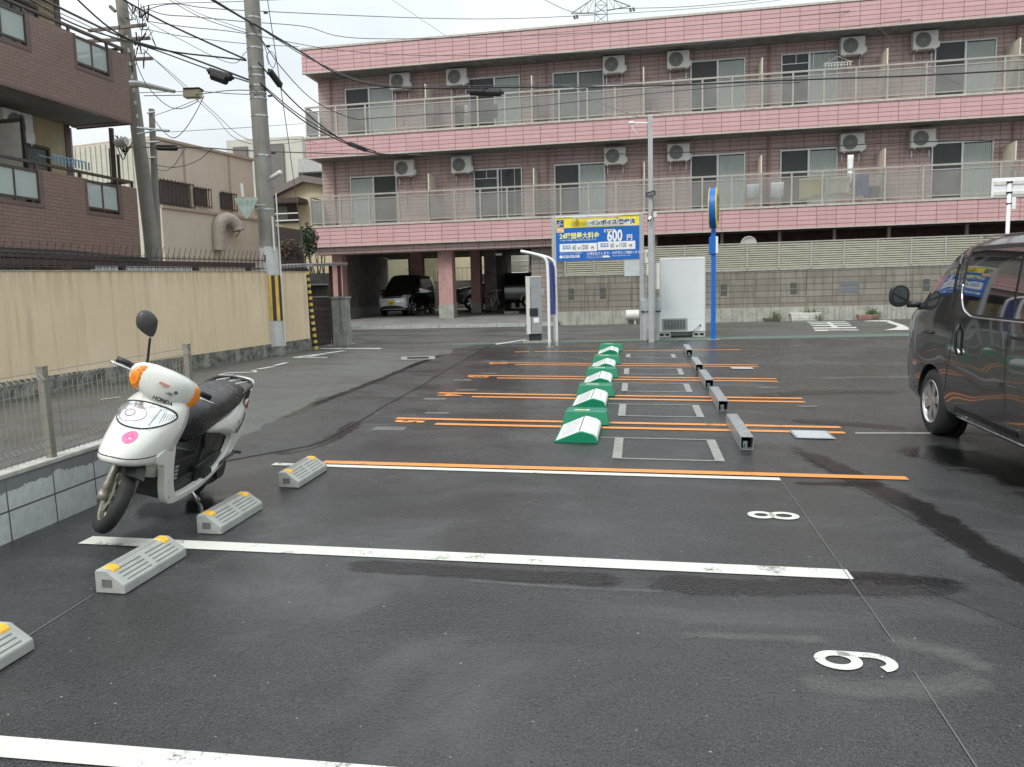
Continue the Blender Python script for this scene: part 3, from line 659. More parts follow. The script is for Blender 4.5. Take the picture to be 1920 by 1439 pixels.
for fl_, zs, us in (('upper', 10.08, (-9.55, -7.32, -1.47, .81, 6.65, 8.95)), ('lower', 6.86, (-9.5, -7.24, -1.46, .81, 6.7, 8.97))):
    for i, u in enumerate(us):
        o = ac if n_ac == 0 else copy_tree(ac); n_ac += 1
        o.location = Mb @ Vector((u, IN - .42, zs - .3)); o.rotation_euler = (0, 0, bdir)
        o['label'] = 'ivory air conditioner unit high on the %s balcony wall, %s from the left' % (fl_, ordn[i])
# ---- laundry and bits on the balconies
def cloth(name, u, z1, wd, hg, col, lb, cat, y=.55, depth=.03, seed=0):
    rd = random.Random(seed); m_ = MB(); n = 10; k = 8; vs_ = []
    for s in (0, 1):
        for j in range(k + 1):
            for i in range(n + 1):
                t = i / n; vs_.append((u - wd / 2 + wd * t * (1 - .06 * j / k), y + .035 * math.sin(t * 9 + seed) * (j / k + .2) + s * depth, z1 - hg * j / k * (1 + .05 * math.sin(t * 5 + seed))))
    q = (n + 1) * (k + 1); fs = []
    for j in range(k):
        for i in range(n): a = j * (n + 1) + i; fs += [(a, a + 1, a + n + 2, a + n + 1), (q + a + n + 1, q + a + n + 2, q + a + 1, q + a)]
    for i in range(n): fs += [(i, q + i, q + i + 1, i + 1), (k * (n + 1) + i, k * (n + 1) + i + 1, q + k * (n + 1) + i + 1, q + k * (n + 1) + i)]
    m_.add([Mb @ Vector(p) for p in vs_], fs); o = m_.build(name, plain('cloth_%s' % seed, col, .9, var=.12, scale=12), smooth=True); tag(o, lb, cat, 'laundry on the balconies'); return o
cloth('black_trousers', -7.2, 8.98, .35, .85, (.03, .03, .035), 'dark trousers hanging behind the upper balcony glass, left of the grey towel', 'laundry', seed=1)
cloth('grey_towel', -6.92, 8.98, .12, .85, (.6, .6, .58), 'narrow pale towel between dark clothes on the upper balcony', 'laundry', seed=2)
cloth('dark_shirt', -6.62, 8.95, .3, .8, (.06, .065, .07), 'dark shirt hanging right of the narrow pale towel', 'laundry', seed=3)
cloth('small_dark_cloth', -5.85, 8.95, .22, .5, (.08, .08, .08), 'small dark cloth by itself behind the upper balcony glass', 'laundry', seed=4)
cloth('white_shirt', 4.2, 5.6, .45, .55, (.75, .75, .75), 'white shirt blurred behind the lower balcony glass', 'laundry', seed=5)
cloth('pale_blue_towel', 3.4, 5.58, .45, .5, (.6, .66, .72), 'pale blue towel left of the white shirt on the lower balcony', 'laundry', seed=6)
cloth('yellow_towel', 5.3, 5.65, .85, .7, (.62, .52, .27), 'wide mustard yellow towel on the lower balcony', 'laundry', seed=7, y=.2)
cloth('beige_towel', 6.2, 5.65, .65, .62, (.66, .60, .46), 'beige towel right of the mustard yellow towel', 'laundry', seed=8, y=.2)
cloth('blue_patterned_towel', 6.95, 5.72, .4, .75, (.09, .16, .32), 'dark blue towel behind the lower balcony glass', 'laundry', seed=9, y=.3)
cloth('dark_bundle', 7.3, 5.3, .5, .4, (.07, .07, .09), 'dark bundle of clothes low behind the lower balcony glass', 'laundry', seed=10, y=.5)
cloth('white_long_towel', 6.57, 6.38, .2, 1.0, (.82, .82, .80), 'long white towel hung under an air conditioner on the lower balcony', 'laundry', seed=11, y=.4)
for i, (u, z, y) in enumerate(((6.1, 9.45, .35), (-6.85, 9.2, .45))):
    m_ = MB()
    m_.T = Mb
    m_.tube([(u - .45, y, z), (u + .45, y, z)], .012, 5); m_.tube([(u - .45, y + .3, z), (u + .45, y + .3, z)], .012, 5); m_.tube([(u - .45, y, z), (u - .45, y + .3, z)], .012, 5); m_.tube([(u + .45, y, z), (u + .45, y + .3, z)], .012, 5)
    for k in range(9): m_.box(u - .42 + k * .1, u - .40 + k * .1, y - .01, y + .01, z - .14, z)
    m_.tube([(u - .4, y, z), (u, y + .15, z + .25)], .006, 4); m_.tube([(u + .4, y, z), (u, y + .15, z + .25)], .006, 4)
    tag(m_.build('peg_hanger', M_ACW if i == 0 else M_DARK), ('white peg hanger hooked on the upper balcony rail' if i == 0 else 'dark peg hanger with pegs above the dark clothes'), 'clothes hanger', 'peg hangers')

# ================================================================ block wall and louvre fence by the street
M_BLOCK = tiles('split_face_blocks', (.285, .26, .215), (.215, .195, .16), (.12, .108, .09), .8, .2, .012, .85, .01, .85, grime=(.07, .065, .05), mottle=.5)
M_PLINTH = plain('stained_cast_concrete', (.36, .36, .31), .85, var=.22, scale=4, streak=.75, dirt=(.12, .115, .10), bump=.004)
wy = -1.82   # the wall face stands in front of the facade
wl = empty('block_wall', tuple(Mb @ Vector((0, wy, 0))), bdir); tag(wl, 'stained split-face block wall on a streaked concrete plinth along the street', 'wall')
WU0, WU1 = -3.4, 20
m_ = MB(); m_.box(WU0, WU1, 0, .16, 1.27, 2.47); m_.build('block_courses', M_BLOCK, wl)
m_ = MB(); m_.box(WU0, WU1, -.012, .18, .6, 1.27); m_.build('plinth', M_PLINTH, wl)
m_ = MB(); m_.box(WU0, WU1, -.02, .18, 2.47, 2.5); m_.build('wall_cap', M_PLINTH, wl)
M_VENT = plain('shadowed_vent_block', (.085, .085, .075), .9, var=.3, scale=20)
for u in (-2.86, -1.78, 2.2, 4.4, 6.1, 8.4, 10.6, 12.8):
    m_ = MB(); 
    wd = .3 if u == 6.1 else .1
    for k in range(2): m_.box(u - wd, u + wd, -.004, .003, 1.68 + k * .2, 1.855 + k * .2)
    m_.build('vent_block', M_VENT if wd < .2 else plain('glass_block', (.14, .15, .16), .3), wl)
fe = empty('louvre_fence', tuple(Mb @ Vector((0, wy + .02, 0))), bdir); tag(fe, 'beige louvred panel fence standing on the block wall', 'fence')
M_LOUV = plain('beige_louvre', (.66, .64, .52), .5, var=.08, streak=.12)
for a in range(23):
    u = -3.06 + a * 1.0
    m_ = MB()
    for k in range(11):
        z = 2.56 + k * .071; m_.add([(u + .03, .03, z), (u + .97, .03, z), (u + .97, .012, z + .046), (u + .03, .012, z + .046), (u + .03, .045, z), (u + .97, .045, z), (u + .97, .027, z + .046), (u + .03, .027, z + .046)], [(0, 1, 2, 3), (7, 6, 5, 4), (0, 4, 5, 1), (3, 2, 6, 7), (0, 3, 7, 4), (1, 5, 6, 2)])
    m_.build('louvre_panel', M_LOUV, fe)
m_ = MB()
for a in range(24): u = -3.06 + a * 1.0; m_.box(u - .028, u + .028, 0, .06, 2.5, 3.36)
m_.box(-3.06, 19.9, .0, .05, 3.345, 3.385); m_.box(-3.06, 19.9, 0, .05, 2.5, 2.545); m_.build('fence_post', M_ALU, fe)
m_ = MB(); m_.box(-3.06, 19.9, .07, .08, 2.5, 3.34); m_.build('gap_shade_sheet', plain('shadow_backing', (.09, .085, .07), .9), fe)  # dark sheet painted as the shade between the louvre slats
# satellite dish above the fence
p = Mb @ Vector((3.05, .7 - 1.9, 3.35)); r = empty('satellite_dish', tuple(p), bdir); tag(r, 'white round dish peeking over the louvred fence', 'satellite dish')
m_ = MB(); m_.lathe([(.0, .26), (.03, .2), (.06, .1), (.07, .001)], (0, 0, .03), 'y', 24, True); m_.lathe([(.0, .26), (-.012, .265), (-.012, .25)], (0, 0, .03), 'y', 24); m_.build('reflector', M_ACW, r, smooth=True)
m_ = MB(); m_.cyl((0, .08, .03), (0, .12, -.7), .02, 8); m_.build('mount', M_GALV, r)

# planters at the foot of the wall
M_LEAF = plain('weed_leaf', (.07, .12, .035), .6, var=.4, scale=40)
def leaves(mb_, c, sx_, sy_, sz_, n, s, rd):
    for _ in range(n):
        p = Vector((c[0] + rd.gauss(0, sx_), c[1] + rd.gauss(0, sy_), c[2] + abs(rd.gauss(0, sz_)))); a = Vector((rd.gauss(0, 1), rd.gauss(0, 1), rd.gauss(0, 1))).normalized(); b = a.orthogonal().normalized()
        q = s * rd.uniform(.5, 1.3); mb_.add([p, p + a * q * .5 + b * q * .3, p + a * q, p + a * q * .5 - b * q * .3], [(0, 1, 2, 3)])
rd = random.Random(3)
for (u, wd, dp, h, col, lb, lf) in ((4.72, .9, .3, .27, (.68, .68, .62), 'white ribbed planter with weeds at the foot of the block wall', 1), (6.65, .62, .25, .17, (.42, .25, .21), 'terracotta pink planter at the foot of the block wall', 2), (3.7, .5, .25, .12, (.2, .15, .11), 'low brown planter with dead weeds by the block wall', 1)):
    r = empty('planter_box', tuple(Mb @ Vector((u, wy - .02 - dp, gz(*(Mb @ Vector((u, wy - dp, 0)))[:2])))), bdir); tag(r, lb, 'planter', 'planters along the block wall')
    m_ = MB(); m_.loft([[(-wd / 2 * s, dp / 2 - dp / 2 * s, z), (wd / 2 * s, dp / 2 - dp / 2 * s, z), (wd / 2 * s, dp / 2 + dp / 2 * s, z), (-wd / 2 * s, dp / 2 + dp / 2 * s, z)] for s, z in ((.86, 0), (.97, h * .85), (1.04, h * .86), (1.04, h), (.95, h), (.9, h * .8))])
    for k in range(4): m_.box(-wd * .44, wd * .44, -.004, .01, h * (.15 + .18 * k), h * (.2 + .18 * k))
    m_.build('box', plain('planter_%d' % int(u * 10), col, .6, streak=.3), r)
    m_ = MB(); leaves(m_, (wd * .22, dp / 2, h * .8), wd * .16, .05, .09, 170 * lf, .06, rd); leaves(m_, (wd * .38, -.02, h * .3), .07, .04, .1, 60, .05, rd); m_.build('foliage', M_LEAF, r, recalc=False)
r = empty('white_pipe_box', tuple(Mb @ Vector((-.78, wy - .25, .82))), bdir)
tag(r, 'white cylinder tank on a short leg at the foot of the block wall', 'tank')
m_ = MB(); m_.cyl((-.22, 0, .3), (.22, 0, .3), .17, 20); m_.build('tank_body', M_ACW, r, bev=.02); m_ = MB(); m_.cyl((.08, 0, 0), (.08, 0, .15), .04, 10); m_.build('leg', M_ACW, r)
# ================================================================ low retaining wall with mesh fence (left)
M_LOWW = Mt('precast_wall_block'); k = M_LOWW
s_ = k.n('SeparateXYZ'); k.l(k.n('TexCoord').outputs['Object'], s_.inputs[0])
cb = k.n('CombineXYZ'); k.l(k.math('ADD', s_.outputs[1], .15), cb.inputs[0]); k.l(k.math('ADD', s_.outputs[2], .0), cb.inputs[1])
b_ = k.n('TexBrick'); b_.offset = 0; b_.inputs['Scale'].default_value = 1; b_.inputs['Brick Width'].default_value = .4; b_.inputs['Row Height'].default_value = .2; b_.inputs['Mortar Size'].default_value = .006; b_.inputs['Mortar Smooth'].default_value = .2
b_.inputs['Color1'].default_value = (.60, .63, .64, 1); b_.inputs['Color2'].default_value = (.55, .58, .59, 1); b_.inputs['Mortar'].default_value = (.1, .1, .1, 1); k.l(cb.outputs[0], b_.inputs['Vector'])
nn_ = k.noise(k.vec(scale=(1, 1, 1)), 5.5, 5, .65)
wetl = k.math('GREATER_THAN', k.math('ADD', s_.outputs[2], k.math('MULTIPLY', nn_, .16)), .415)
c = k.mix(k.math('MULTIPLY', wetl, .9), b_.outputs[0], (.145, .155, .16)); c = k.mix(k.rng(k.noise(k.vec(), 14, 5, .7), .42, .7, 0, .35), c, (.22, .235, .24))
k.set(col=c, rough=.8); k.bump(k.math('SUBTRACT', 1., b_.outputs['Fac']), .006, 1); M_LOWW = k.m
X0 = -3.93
r = empty('low_retaining_wall', (0, 0, 0)); tag(r, 'low wall of grey concrete blocks along the left edge of the lot', 'wall')
ys = frange(-3, 6.5, .5)
def wallstrip(x0, x1, h0, h1, nm, mat):
    o = empty('x', (0, 0, 0)); bpy.data.objects.remove(o)
    m_ = MB(); m_.loft([[(x0, y, gz(x0, y) + h0), (x1, y, gz(x0, y) + h0), (x1, y, gz(x0, y) + h1), (x0, y, gz(x0, y) + h1)] for y in ys]); return m_
# local z of the wall follows the ground, so the mesh is sheared by the ground slope
sh = Matrix.Identity(4)
def shear_obj(o, x, y0):
    o.rotation_euler = (math.atan(.0312), 0, 0); o.location = (0, y0, gz(x, y0))
    return o
shear_obj(r, X0, 0)
m_ = MB(); m_.box(X0 - .12, X0, -3, 6.5, -.3, .412); m_.build('wall_face', M_LOWW, r)
m_ = MB(); m_.box(X0 - .125, X0 + .004, -3, 6.5, .412, .44); m_.build('wall_cap', plain('pale_wall_cap', (.42, .42, .38), .85, var=.2, scale=9, bump=.003), r, bev=.004)
fr = empty('mesh_fence', (0, 0, 0)); shear_obj(fr, X0, 0); tag(fr, 'low brown wire mesh fence with square posts on the low wall', 'fence')
M_FENCE = plain('bronze_fence_paint', (.27, .25, .215), .45, .3, var=.1)
fx = X0 - .055; M_MESH = plain('pale_bronze_wire', (.30, .28, .24), .45, .3)
pys = [-.48, 1.26, 2.99, 4.72, 6.45]
for y in pys:
    m_ = MB(); m_.box(fx - .025, fx + .025, y - .025, y + .025, .40, 1.06); po = m_.build('fence_post', M_FENCE, fr, bev=.003)
    m_ = MB(); m_.box(fx - .027, fx + .027, y - .027, y + .027, 1.06, 1.07); m_.build('post_cap', M_FENCE, po)
wp = [(0, .46), (0, .50), (.035, .535), (0, .57), (0, .92), (.0, .95), (.05, .99), (-.0, 1.035)]
for a, b in zip(pys, pys[1:]):
    m_ = MB(); n_ = int(round((b - a - .06) / .05))
    for i in range(1, n_):
        y = a + .03 + (b - a - .06) * i / n_; m_.tube([(fx + .034 + dx, y, z) for dx, z in wp], .0027, 4)
    for dx, z in ((0, .48), (.035, .535), (0, .58), (0, .74), (0, .90), (.05, .99), (0, 1.035)): m_.tube([(fx + .034 + dx, a + .03, z), (fx + .034 + dx, b - .03, z)], .0027, 4)
    m_.build('mesh_panel', M_MESH, fr)
for y, z in ((4.2, .98), (4.35, .53)):
    pass

# ================================================================ cream rendered wall by the left road
p0, p1 = Vector((-8.60, 9.35, 0)), Vector((-7.41, 16.93, 0)); cd = (p1 - p0).normalized(); ca = math.atan2(cd.y, cd.x)
k = Mt('stained_cream_render'); v = k.vec(scale=(9, 9, .55)); st = k.noise(v, 1.0, 6, .65); st2 = k.noise(k.vec(scale=(3, 3, .3)), 1., 4, .6)
c = k.mix(k.rng(k.noise(k.vec(), 1.1, 5), .3, .7), (.68, .535, .355), (.75, .61, .425)); c = k.mix(k.rng(st, .52, .76, 0, .42), c, (.38, .27, .14)); c = k.mix(k.rng(st2, .58, .72, 0, .3), c, (.30, .24, .16))
s_ = k.n('SeparateXYZ'); k.l(k.n('TexCoord').outputs['Object'], s_.inputs[0]); c = k.mix(k.math('MULTIPLY', k.rng(s_.outputs[2], 1.45, 1.8), k.rng(st, .42, .6, 0, .5)), c, (.33, .26, .16))
k.set(col=c, rough=.8); k.bump(k.noise(k.vec(), 60, 3), .004); M_CRW = k.m
k = Mt('mossy_concrete_footing'); n1 = k.noise(k.vec(scale=(1, 1, 1)), 4.5, 6, .7); c = k.mix(k.rng(n1, .36, .6), (.05, .048, .042), (.27, .275, .23)); c = k.mix(k.rng(k.noise(k.vec(scale=(8, 8, 1.5)), 1.4, 5), .5, .7, 0, .6), c, (.07, .07, .05))
k.set(col=c, rough=.9); k.bump(n1, .02); M_FOOT = k.m
wr = empty('cream_wall', (p0.x, p0.y, gz(p0.x, p0.y)), ca); wr.rotation_euler = (0, -math.atan((gz(p1.x, p1.y) - gz(p0.x, p0.y)) / (p1 - p0).length), ca)
tag(wr, 'stained cream rendered garden wall with mossy concrete footing along the left road', 'wall')
Lw = (p1 - p0).length
m_ = MB(); m_.box(-6, Lw, 0, .15, .26, 1.77); m_.build('rendered_face', M_CRW, wr)
m_ = MB(); m_.box(-6, Lw + .005, -.015, .17, -.3, .26); m_.build('footing', M_FOOT, wr)
m_ = MB(); m_.box(-6, Lw + .01, -.015, .165, 1.77, 1.785); m_.build('wall_coping', plain('wall_coping', (.36, .32, .26), .7, var=.2), wr)
sf = empty('spiked_railing', wr.location, 0); sf.rotation_euler = wr.rotation_euler; tag(sf, 'dark iron railing with tall spikes and hoops on top of the cream wall', 'railing')
M_IRON = plain('rusty_dark_iron', (.07, .05, .045), .6, .2, var=.3, scale=30)
m_ = MB(); n_ = int((Lw + 3.6) / .068)
for i in range(n_):
    x = -3.5 + i * .068; y = .06 - .03
    if i % 2 == 0: m_.tube([(x, y + .02, 1.78), (x, y + .02, 2.05), (x, y - .03, 2.19)], .0045, 4)
    else:
        m_.tube([(x, y, 1.78), (x, y, 2.0)], .004, 4)
        m_.tube([(x, y, 2.0), (x + .01, y, 2.035), (x + .034, y, 2.05), (x + .058, y, 2.035), (x + .068, y, 2.0)], .004, 4)
m_.build('spike_bars', M_IRON, sf)
for z in (1.84, 2.0):
    m_ = MB(); m_.box(-3.5, Lw - .05, .03, .045, z - .008, z + .008); m_.build('rail', M_IRON, sf)
# ---- dark carport roof behind the railing
r = empty('carport', wr.location, 0); r.rotation_euler = wr.rotation_euler; tag(r, 'low dark carport with rain-wet corrugated roof behind the cream wall', 'carport')
m_ = MB(); m_.add([(-3.5, .9, 2.15), (3.9, .9, 2.02), (3.9, 3.2, 2.3), (-3.5, 3.2, 2.42), (-3.5, .9, 2.10), (3.9, .9, 1.97), (3.9, 3.2, 2.25), (-3.5, 3.2, 2.37)], [(0, 1, 2, 3), (7, 6, 5, 4), (0, 4, 5, 1), (1, 5, 6, 2), (3, 2, 6, 7), (0, 3, 7, 4)])
for k_ in range(48): x = -3.45 + k_ * .155; m_.tube([(x, .86, 2.165 - .0176 * (x + 3.5)), (x, 3.2, 2.43 - .0176 * (x + 3.5))], .02, 5)
m_.build('corrugated_roof', plain('wet_dark_sheet', (.075, .07, .07), .2, .3, var=.3, scale=20, rvar=.12), r)
m_ = MB(); m_.box(-3.5, 7.1, .92, 1.0, 1.9, 2.0); m_.build('fascia_beam', M_IRON, r)
for x in (.35, 3.3, 5.2, 6.9): m_ = MB(); m_.box(x, x + .09, .95, 1.04, -.2, 1.92); m_.build('post', M_IRON, r)
m_ = MB(); m_.box(-3.6, 4.1, 3.3, 3.4, -.2, 2.2); m_.build('back_screen', plain('dark_maroon_panel', (.045, .02, .018), .8), r)
m_ = MB(); m_.box(.9, 2.25, 1.6, 1.65, 1.83, 1.95); m_.box(2.9, 3.35, 1.6, 1.65, 1.87, 1.94); m_.build('pale_blind', plain('blue_grey_blind', (.22, .30, .32), .6), r)
m_ = MB(); m_.box(4.1, 7.0, 2.5, 2.6, 1.2, 1.98); m_.build('white_fence_board', plain('pale_corrugated_sheet', (.5, .55, .56), .6, streak=.3), r)
# ---- lean-to roof, gate, striped guard and gate post at the end of the cream wall
M_POSTC = plain('old_gate_concrete', (.31, .31, .27), .9, var=.3, scale=5, streak=.7, dirt=(.1, .1, .085), bump=.004)
gp = Vector((-7.34, 17.3, 0))
r = empty('gate_post', (-7.36, 18.75, gz(-7.3, 18.7)), .05); tag(r, 'square weathered concrete gate post right of the folding gate', 'gate post')
m_ = MB(); m_.box(-.17, .17, -.2, .2, 0, 1.18); m_.build('shaft', M_POSTC, r); m_ = MB(); m_.box(-.2, .2, -.24, .24, 1.18, 1.23); m_.build('cap', M_POSTC, r)
r = empty('folding_gate', (-7.50, 17.05, gz(-7.5, 17.05)), 0); tag(r, 'dark brown folding lattice gate closed beside the cream wall end', 'gate')
a_ = Vector((-7.50, 17.1)); b_2 = Vector((-7.3, 19.2)); n_ = 13
m_ = MB()
for i in range(n_ + 1):
    t = i / n_; x, y = t * -.1, t * 1.5; m_.box(x - .012, x + .012, y - .012, y + .012, .03, 1.17)
m_.build('upright_bars', M_IRON, r)
m_ = MB()
for i in range(n_):
    for j in range(7):
        t0, t1 = i / n_, (i + 1) / n_; z = .06 + j * .155
        m_.tube([(t0 * -.1 + .014, t0 * 1.5, z), (t1 * -.1 + .014, t1 * 1.5, z + .155)], .007, 4); m_.tube([(t0 * -.1 + .02, t0 * 1.5, z + .155), (t1 * -.1 + .02, t1 * 1.5, z)], .007, 4)
m_.build('lattice', M_IRON, r)
M_BLK = plain('black_paint', (.015, .014, .014), .5); M_YELP = plain('faded_yellow_paint', (.66, .47, .10), .6, var=.2, streak=.3)
r = empty('striped_guard_stake', (-7.36, 17.02, gz(-7.36, 17.02)), 0); tag(r, 'black and yellow striped stay guard leaning at the cream wall end', 'cable guard')
gpath = [Vector((-.1, 0, 1.85)), Vector((.03, 0, .0))]
m_ = MB(); n_ = 26
for i in range(n_):
    t0, t1 = i / n_, (i + 1) / n_; pa, pb = gpath[0].lerp(gpath[1], t0), gpath[0].lerp(gpath[1], t1); m_.k = i % 2; m_.cyl(pa, pb, .045, 10)
m_.build('striped_sleeve', [M_BLK, M_YELP], r)
r = empty('lean_to_roof', (-7.3, 17.6, 0), 0); tag(r, 'small grey corrugated lean-to roof above the folding gate', 'roof')
A = [at(640, 489, 18.0), at(560, 508, 16.9), at(520, 497, 18.4), at(600, 487, 19.4)]
z_ = 2.52
P4 = [(-1.5, -.9, z_ + .02), (-.12, -.3, z_ + .10), (-.12, 1.9, z_ + .22), (-1.5, 1.5, z_ + .22)]
m_ = MB(); m_.add([*P4, *[(x, y, z - .04) for x, y, z in P4]], [(0, 1, 2, 3), (7, 6, 5, 4), (0, 4, 5, 1), (1, 5, 6, 2), (3, 2, 6, 7), (0, 3, 7, 4)])
for i in range(17): t = i / 16; pa = Vector(P4[0]).lerp(Vector(P4[1]), t); pb = Vector(P4[3]).lerp(Vector(P4[2]), t); m_.tube([pa + Vector((0, 0, .01)), pb + Vector((0, 0, .01))], .018, 5)
m_.build('corrugated_sheet', plain('grey_corrugated', (.27, .27, .27), .35, .3, var=.2), r)
m_ = MB(); m_.box(-.27, -.20, 1.55, 1.63, .6, z_ + .16); m_.box(-.5, -.43, 1.55, 1.63, .6, z_ + .16); m_.box(-.55, -.15, 1.53, 1.55, 1.7, 1.76); m_.build('roof_post', plain('rust_brown_post', (.14, .06, .045), .7), r)
# dark yard fence and shelves seen behind the gate
r = empty('yard_shelving', (at(604, 560, 21.5).x, 21.5, gz(-8, 21)), .1); tag(r, 'dark shelving and block wall in the yard behind the folding gate', 'shelving')
m_ = MB(); m_.box(-1.6, .22, 0, .2, 0, 1.95); m_.build('back_wall', plain('dark_yard_wall', (.07, .065, .055), .9, var=.4, scale=4), r)
m_ = MB()
for z in (.9, 1.25, 1.6): m_.box(-1.3, .2, -.3, 0, z, z + .04)
m_.build('shelf', plain('grey_shelf', (.2, .21, .2), .6), r)

# ================================================================ utility poles
M_POLE = plain('weathered_pole_concrete', (.255, .245, .215), .85, var=.14, scale=3, streak=.35, dirt=(.12, .115, .10), bump=.003)
M_WRAP = plain('white_pole_wrap', (.52, .53, .51), .6, var=.08, streak=.2)
def pole(name, base, top, r0, r1, lb, cat='utility pole', n=28):
    r = empty(name, base); tag(r, lb, cat, 'utility poles'); d = Vector(top) - Vector(base)
    m_ = MB(); m_.tube([d * (i / 12) for i in range(13)], [r0 + (r1 - r0) * i / 12 for i in range(13)], n); m_.build('shaft', M_POLE, r, smooth=True); return r, d
pb = Vector((-7.06, 15.42, 0)) * 1.0
pbx = G(510, 668); base1 = (pbx.x, pbx.y + .18, pbx.z)
top1 = (base1[0] - .15, base1[1], base1[2] + 11)
pr, pd = pole('utility_pole', base1, top1, .195, .135, 'thick concrete pole with yellow and black striped guard before the cream wall')
def sleeve(z0, z1, rr, mat, nm, par=pr, d=pd, k_=28):
    m_ = MB(); a, b = d * (z0 / d.z), d * (z1 / d.z); m_.tube([a, b], [rr, rr - (z1 - z0) * .0055], k_); return m_.build(nm, mat, par, smooth=False)
sleeve(.0, .2, .225, M_FOOT, 'base_collar'); sleeve(.2, .745, .203, M_WRAP, 'lower_wrap'); sleeve(1.68, 2.26, .197, M_WRAP, 'upper_wrap')
m_ = MB(); n_ = 32
for i in range(n_):
    a0, a1 = 2 * PI * i / n_, 2 * PI * (i + 1) / n_; m_.k = (i // 2) % 2; r_ = .2
    m_.add([(r_ * math.cos(a0), r_ * math.sin(a0), .74), (r_ * math.cos(a1), r_ * math.sin(a1), .74), (r_ * .975 * math.cos(a1), r_ * .975 * math.sin(a1), 1.69), (r_ * .975 * math.cos(a0), r_ * .975 * math.sin(a0), 1.69)], [(0, 1, 2, 3)])
m_.build('striped_guard', [M_YELP, plain('brown_black_stripe', (.05, .03, .02), .6)], pr)
for z in (.75, .9, 1.6, 1.69, 2.26, 3.05, 4.15, 4.95, 5.3, 5.42, 5.55, 5.75, 5.9, 6.3, 6.55, 6.9):
    m_ = MB(); rr = .197 - z * .0056 + .006; rr = max(rr, .2 * (z < 1.7) * 1.01); m_.tube([pd * (z / pd.z), pd * ((z + .03) / pd.z)], [rr, rr], 24); m_.build('steel_band', M_GALV if z > 2 else M_CAP, pr)
m_ = MB()
for z, a in ((2.9, .2), (3.3, PI + .3), (4.2, .1), (4.6, PI), (5.35, 0), (5.6, PI), (5.8, 0), (6.35, .3), (6.6, PI), (7.0, .1), (5.45, -.6), (5.5, -2.4)):
    rr = .175; m_.box(rr * math.cos(a) - .03, rr * math.cos(a) + .05, rr * math.sin(a) - .02, rr * math.sin(a) + .02, z, z + .03)
m_.build('cable_clamp', M_DARK, pr)
m_ = MB(); m_.T = Matrix.Rotation(-.35, 4, 'Z'); m_.box(-.06, .06, -.2, -.185, 1.98, 2.12); m_.build('number_plate', plain('dull_plate', (.16, .15, .13), .6), pr)
m_ = MB(); m_.tube([(.215, .02, .2), (.215, .02, 1.0), (.2, .02, 2.3), (.19, .02, 3.4)], .016, 6); m_.tube([(.16, -.13, 2.2), (.155, -.13, 2.9)], .02, 6); m_.build('cable_conduit', M_ACW, pr)
# triangular stop sign fixed to the pole, seen from behind
q = at(462, 385, 15.1); sg = empty('stop_sign', tuple(q), .12); tag(sg, 'faded triangular stop sign with its pale green face on the utility pole', 'road sign')
M_SIGN = plain('faded_green_sign', (.36, .44, .38), .6, var=.1, streak=.2)
m_ = MB(); w_ = .245; tri = [(-w_, .12), (-w_ + .02, .15), (w_ - .02, .15), (w_, .12), (.025, -.27), (-.025, -.27)]; m_.prism(tri, -.008, .008, 'y'); m_.build('sign_plate', M_SIGN, sg)
m_ = MB(); text_mb(m_, '止まれ', .125, (-.165, -.0095, -.0), (1, 0, 0), (0, 0, 1), .002); m_.build('lettering', plain('faded_lettering', (.24, .31, .27), .7), sg, recalc=False)
m_ = MB(); m_.tube([(.16, .02, .0), (.35, .12, 0)], .018, 6); m_.build('bracket', M_GALV, sg)
m_ = MB(); m_.cyl((-.06, .0, .16), (-.075, 0, .43), .032, 10); m_.build('white_tube', M_ACW, sg)
# lamp arm on the pole
q0, q1 = at(503, 338, 15.4), at(527, 323, 15.2); r = empty('street_lamp', tuple(q0)); tag(r, 'small tubular street lamp on the right side of the utility pole', 'street lamp')
m_ = MB(); dq = q1 - q0; m_.tube([dq * -.1, dq * .3], .02, 6); m_.build('arm', M_GALV, r); m_ = MB(); m_.tube([dq * .2, dq * .25, dq * .95, dq * 1.0], [.02, .045, .05, .03], 10); m_.build('lamp_head', M_ACW, r, smooth=True)

# second pole, behind the brown building corner
b2 = at(297, 480, 17.6); t2 = at(222, -40, 17.6)
p2, d2 = pole('utility_pole', (b2.x, b2.y, gz(b2.x, b2.y)), (t2.x, t2.y, t2.z), .19, .125, 'leaning concrete pole crowded with crossarms at the brown building corner')
def p2at(z): bz = gz(b2.x, b2.y); t = (z - bz) / (t2.z - bz); return Vector((b2.x + (t2.x - b2.x) * t, b2.y, z)) - Vector((b2.x, b2.y, bz))
M_ARM = plain('rust_streaked_crossarm', (.26, .22, .21), .6, .4, var=.3, scale=12)
for (xa, ya, xb, yb_) in ((166, 58, 274, 47), (160, 78, 281, 72), (240, 112, 286, 110), (206, 12, 216, 22)):
    a, b = at(xa, ya, 17.3) - Vector(p2.location), at(xb, yb_, 17.3) - Vector(p2.location); m_ = MB(); dd = (b - a)
    m_.tube([a, b], .045, 4); m_.build('crossarm', M_ARM, p2)
m_ = MB(); m_.tube([at(246, 158, 17.3) - Vector(p2.location), at(262, 158, 17.2) - Vector(p2.location), at(327, 172, 16.9) - Vector(p2.location)], [.09, .07, .04], 6); m_.build('side_arm', M_GALV, p2)
m_ = MB(); m_.tube([at(258, 240, 17.3) - Vector(p2.location), at(317, 246, 17.0) - Vector(p2.location)], .03, 5); m_.tube([at(258, 252, 17.3) - Vector(p2.location), at(300, 244, 17.0) - Vector(p2.location)], .02, 5); m_.build('side_arm', M_GALV, p2)
rd = random.Random(11)
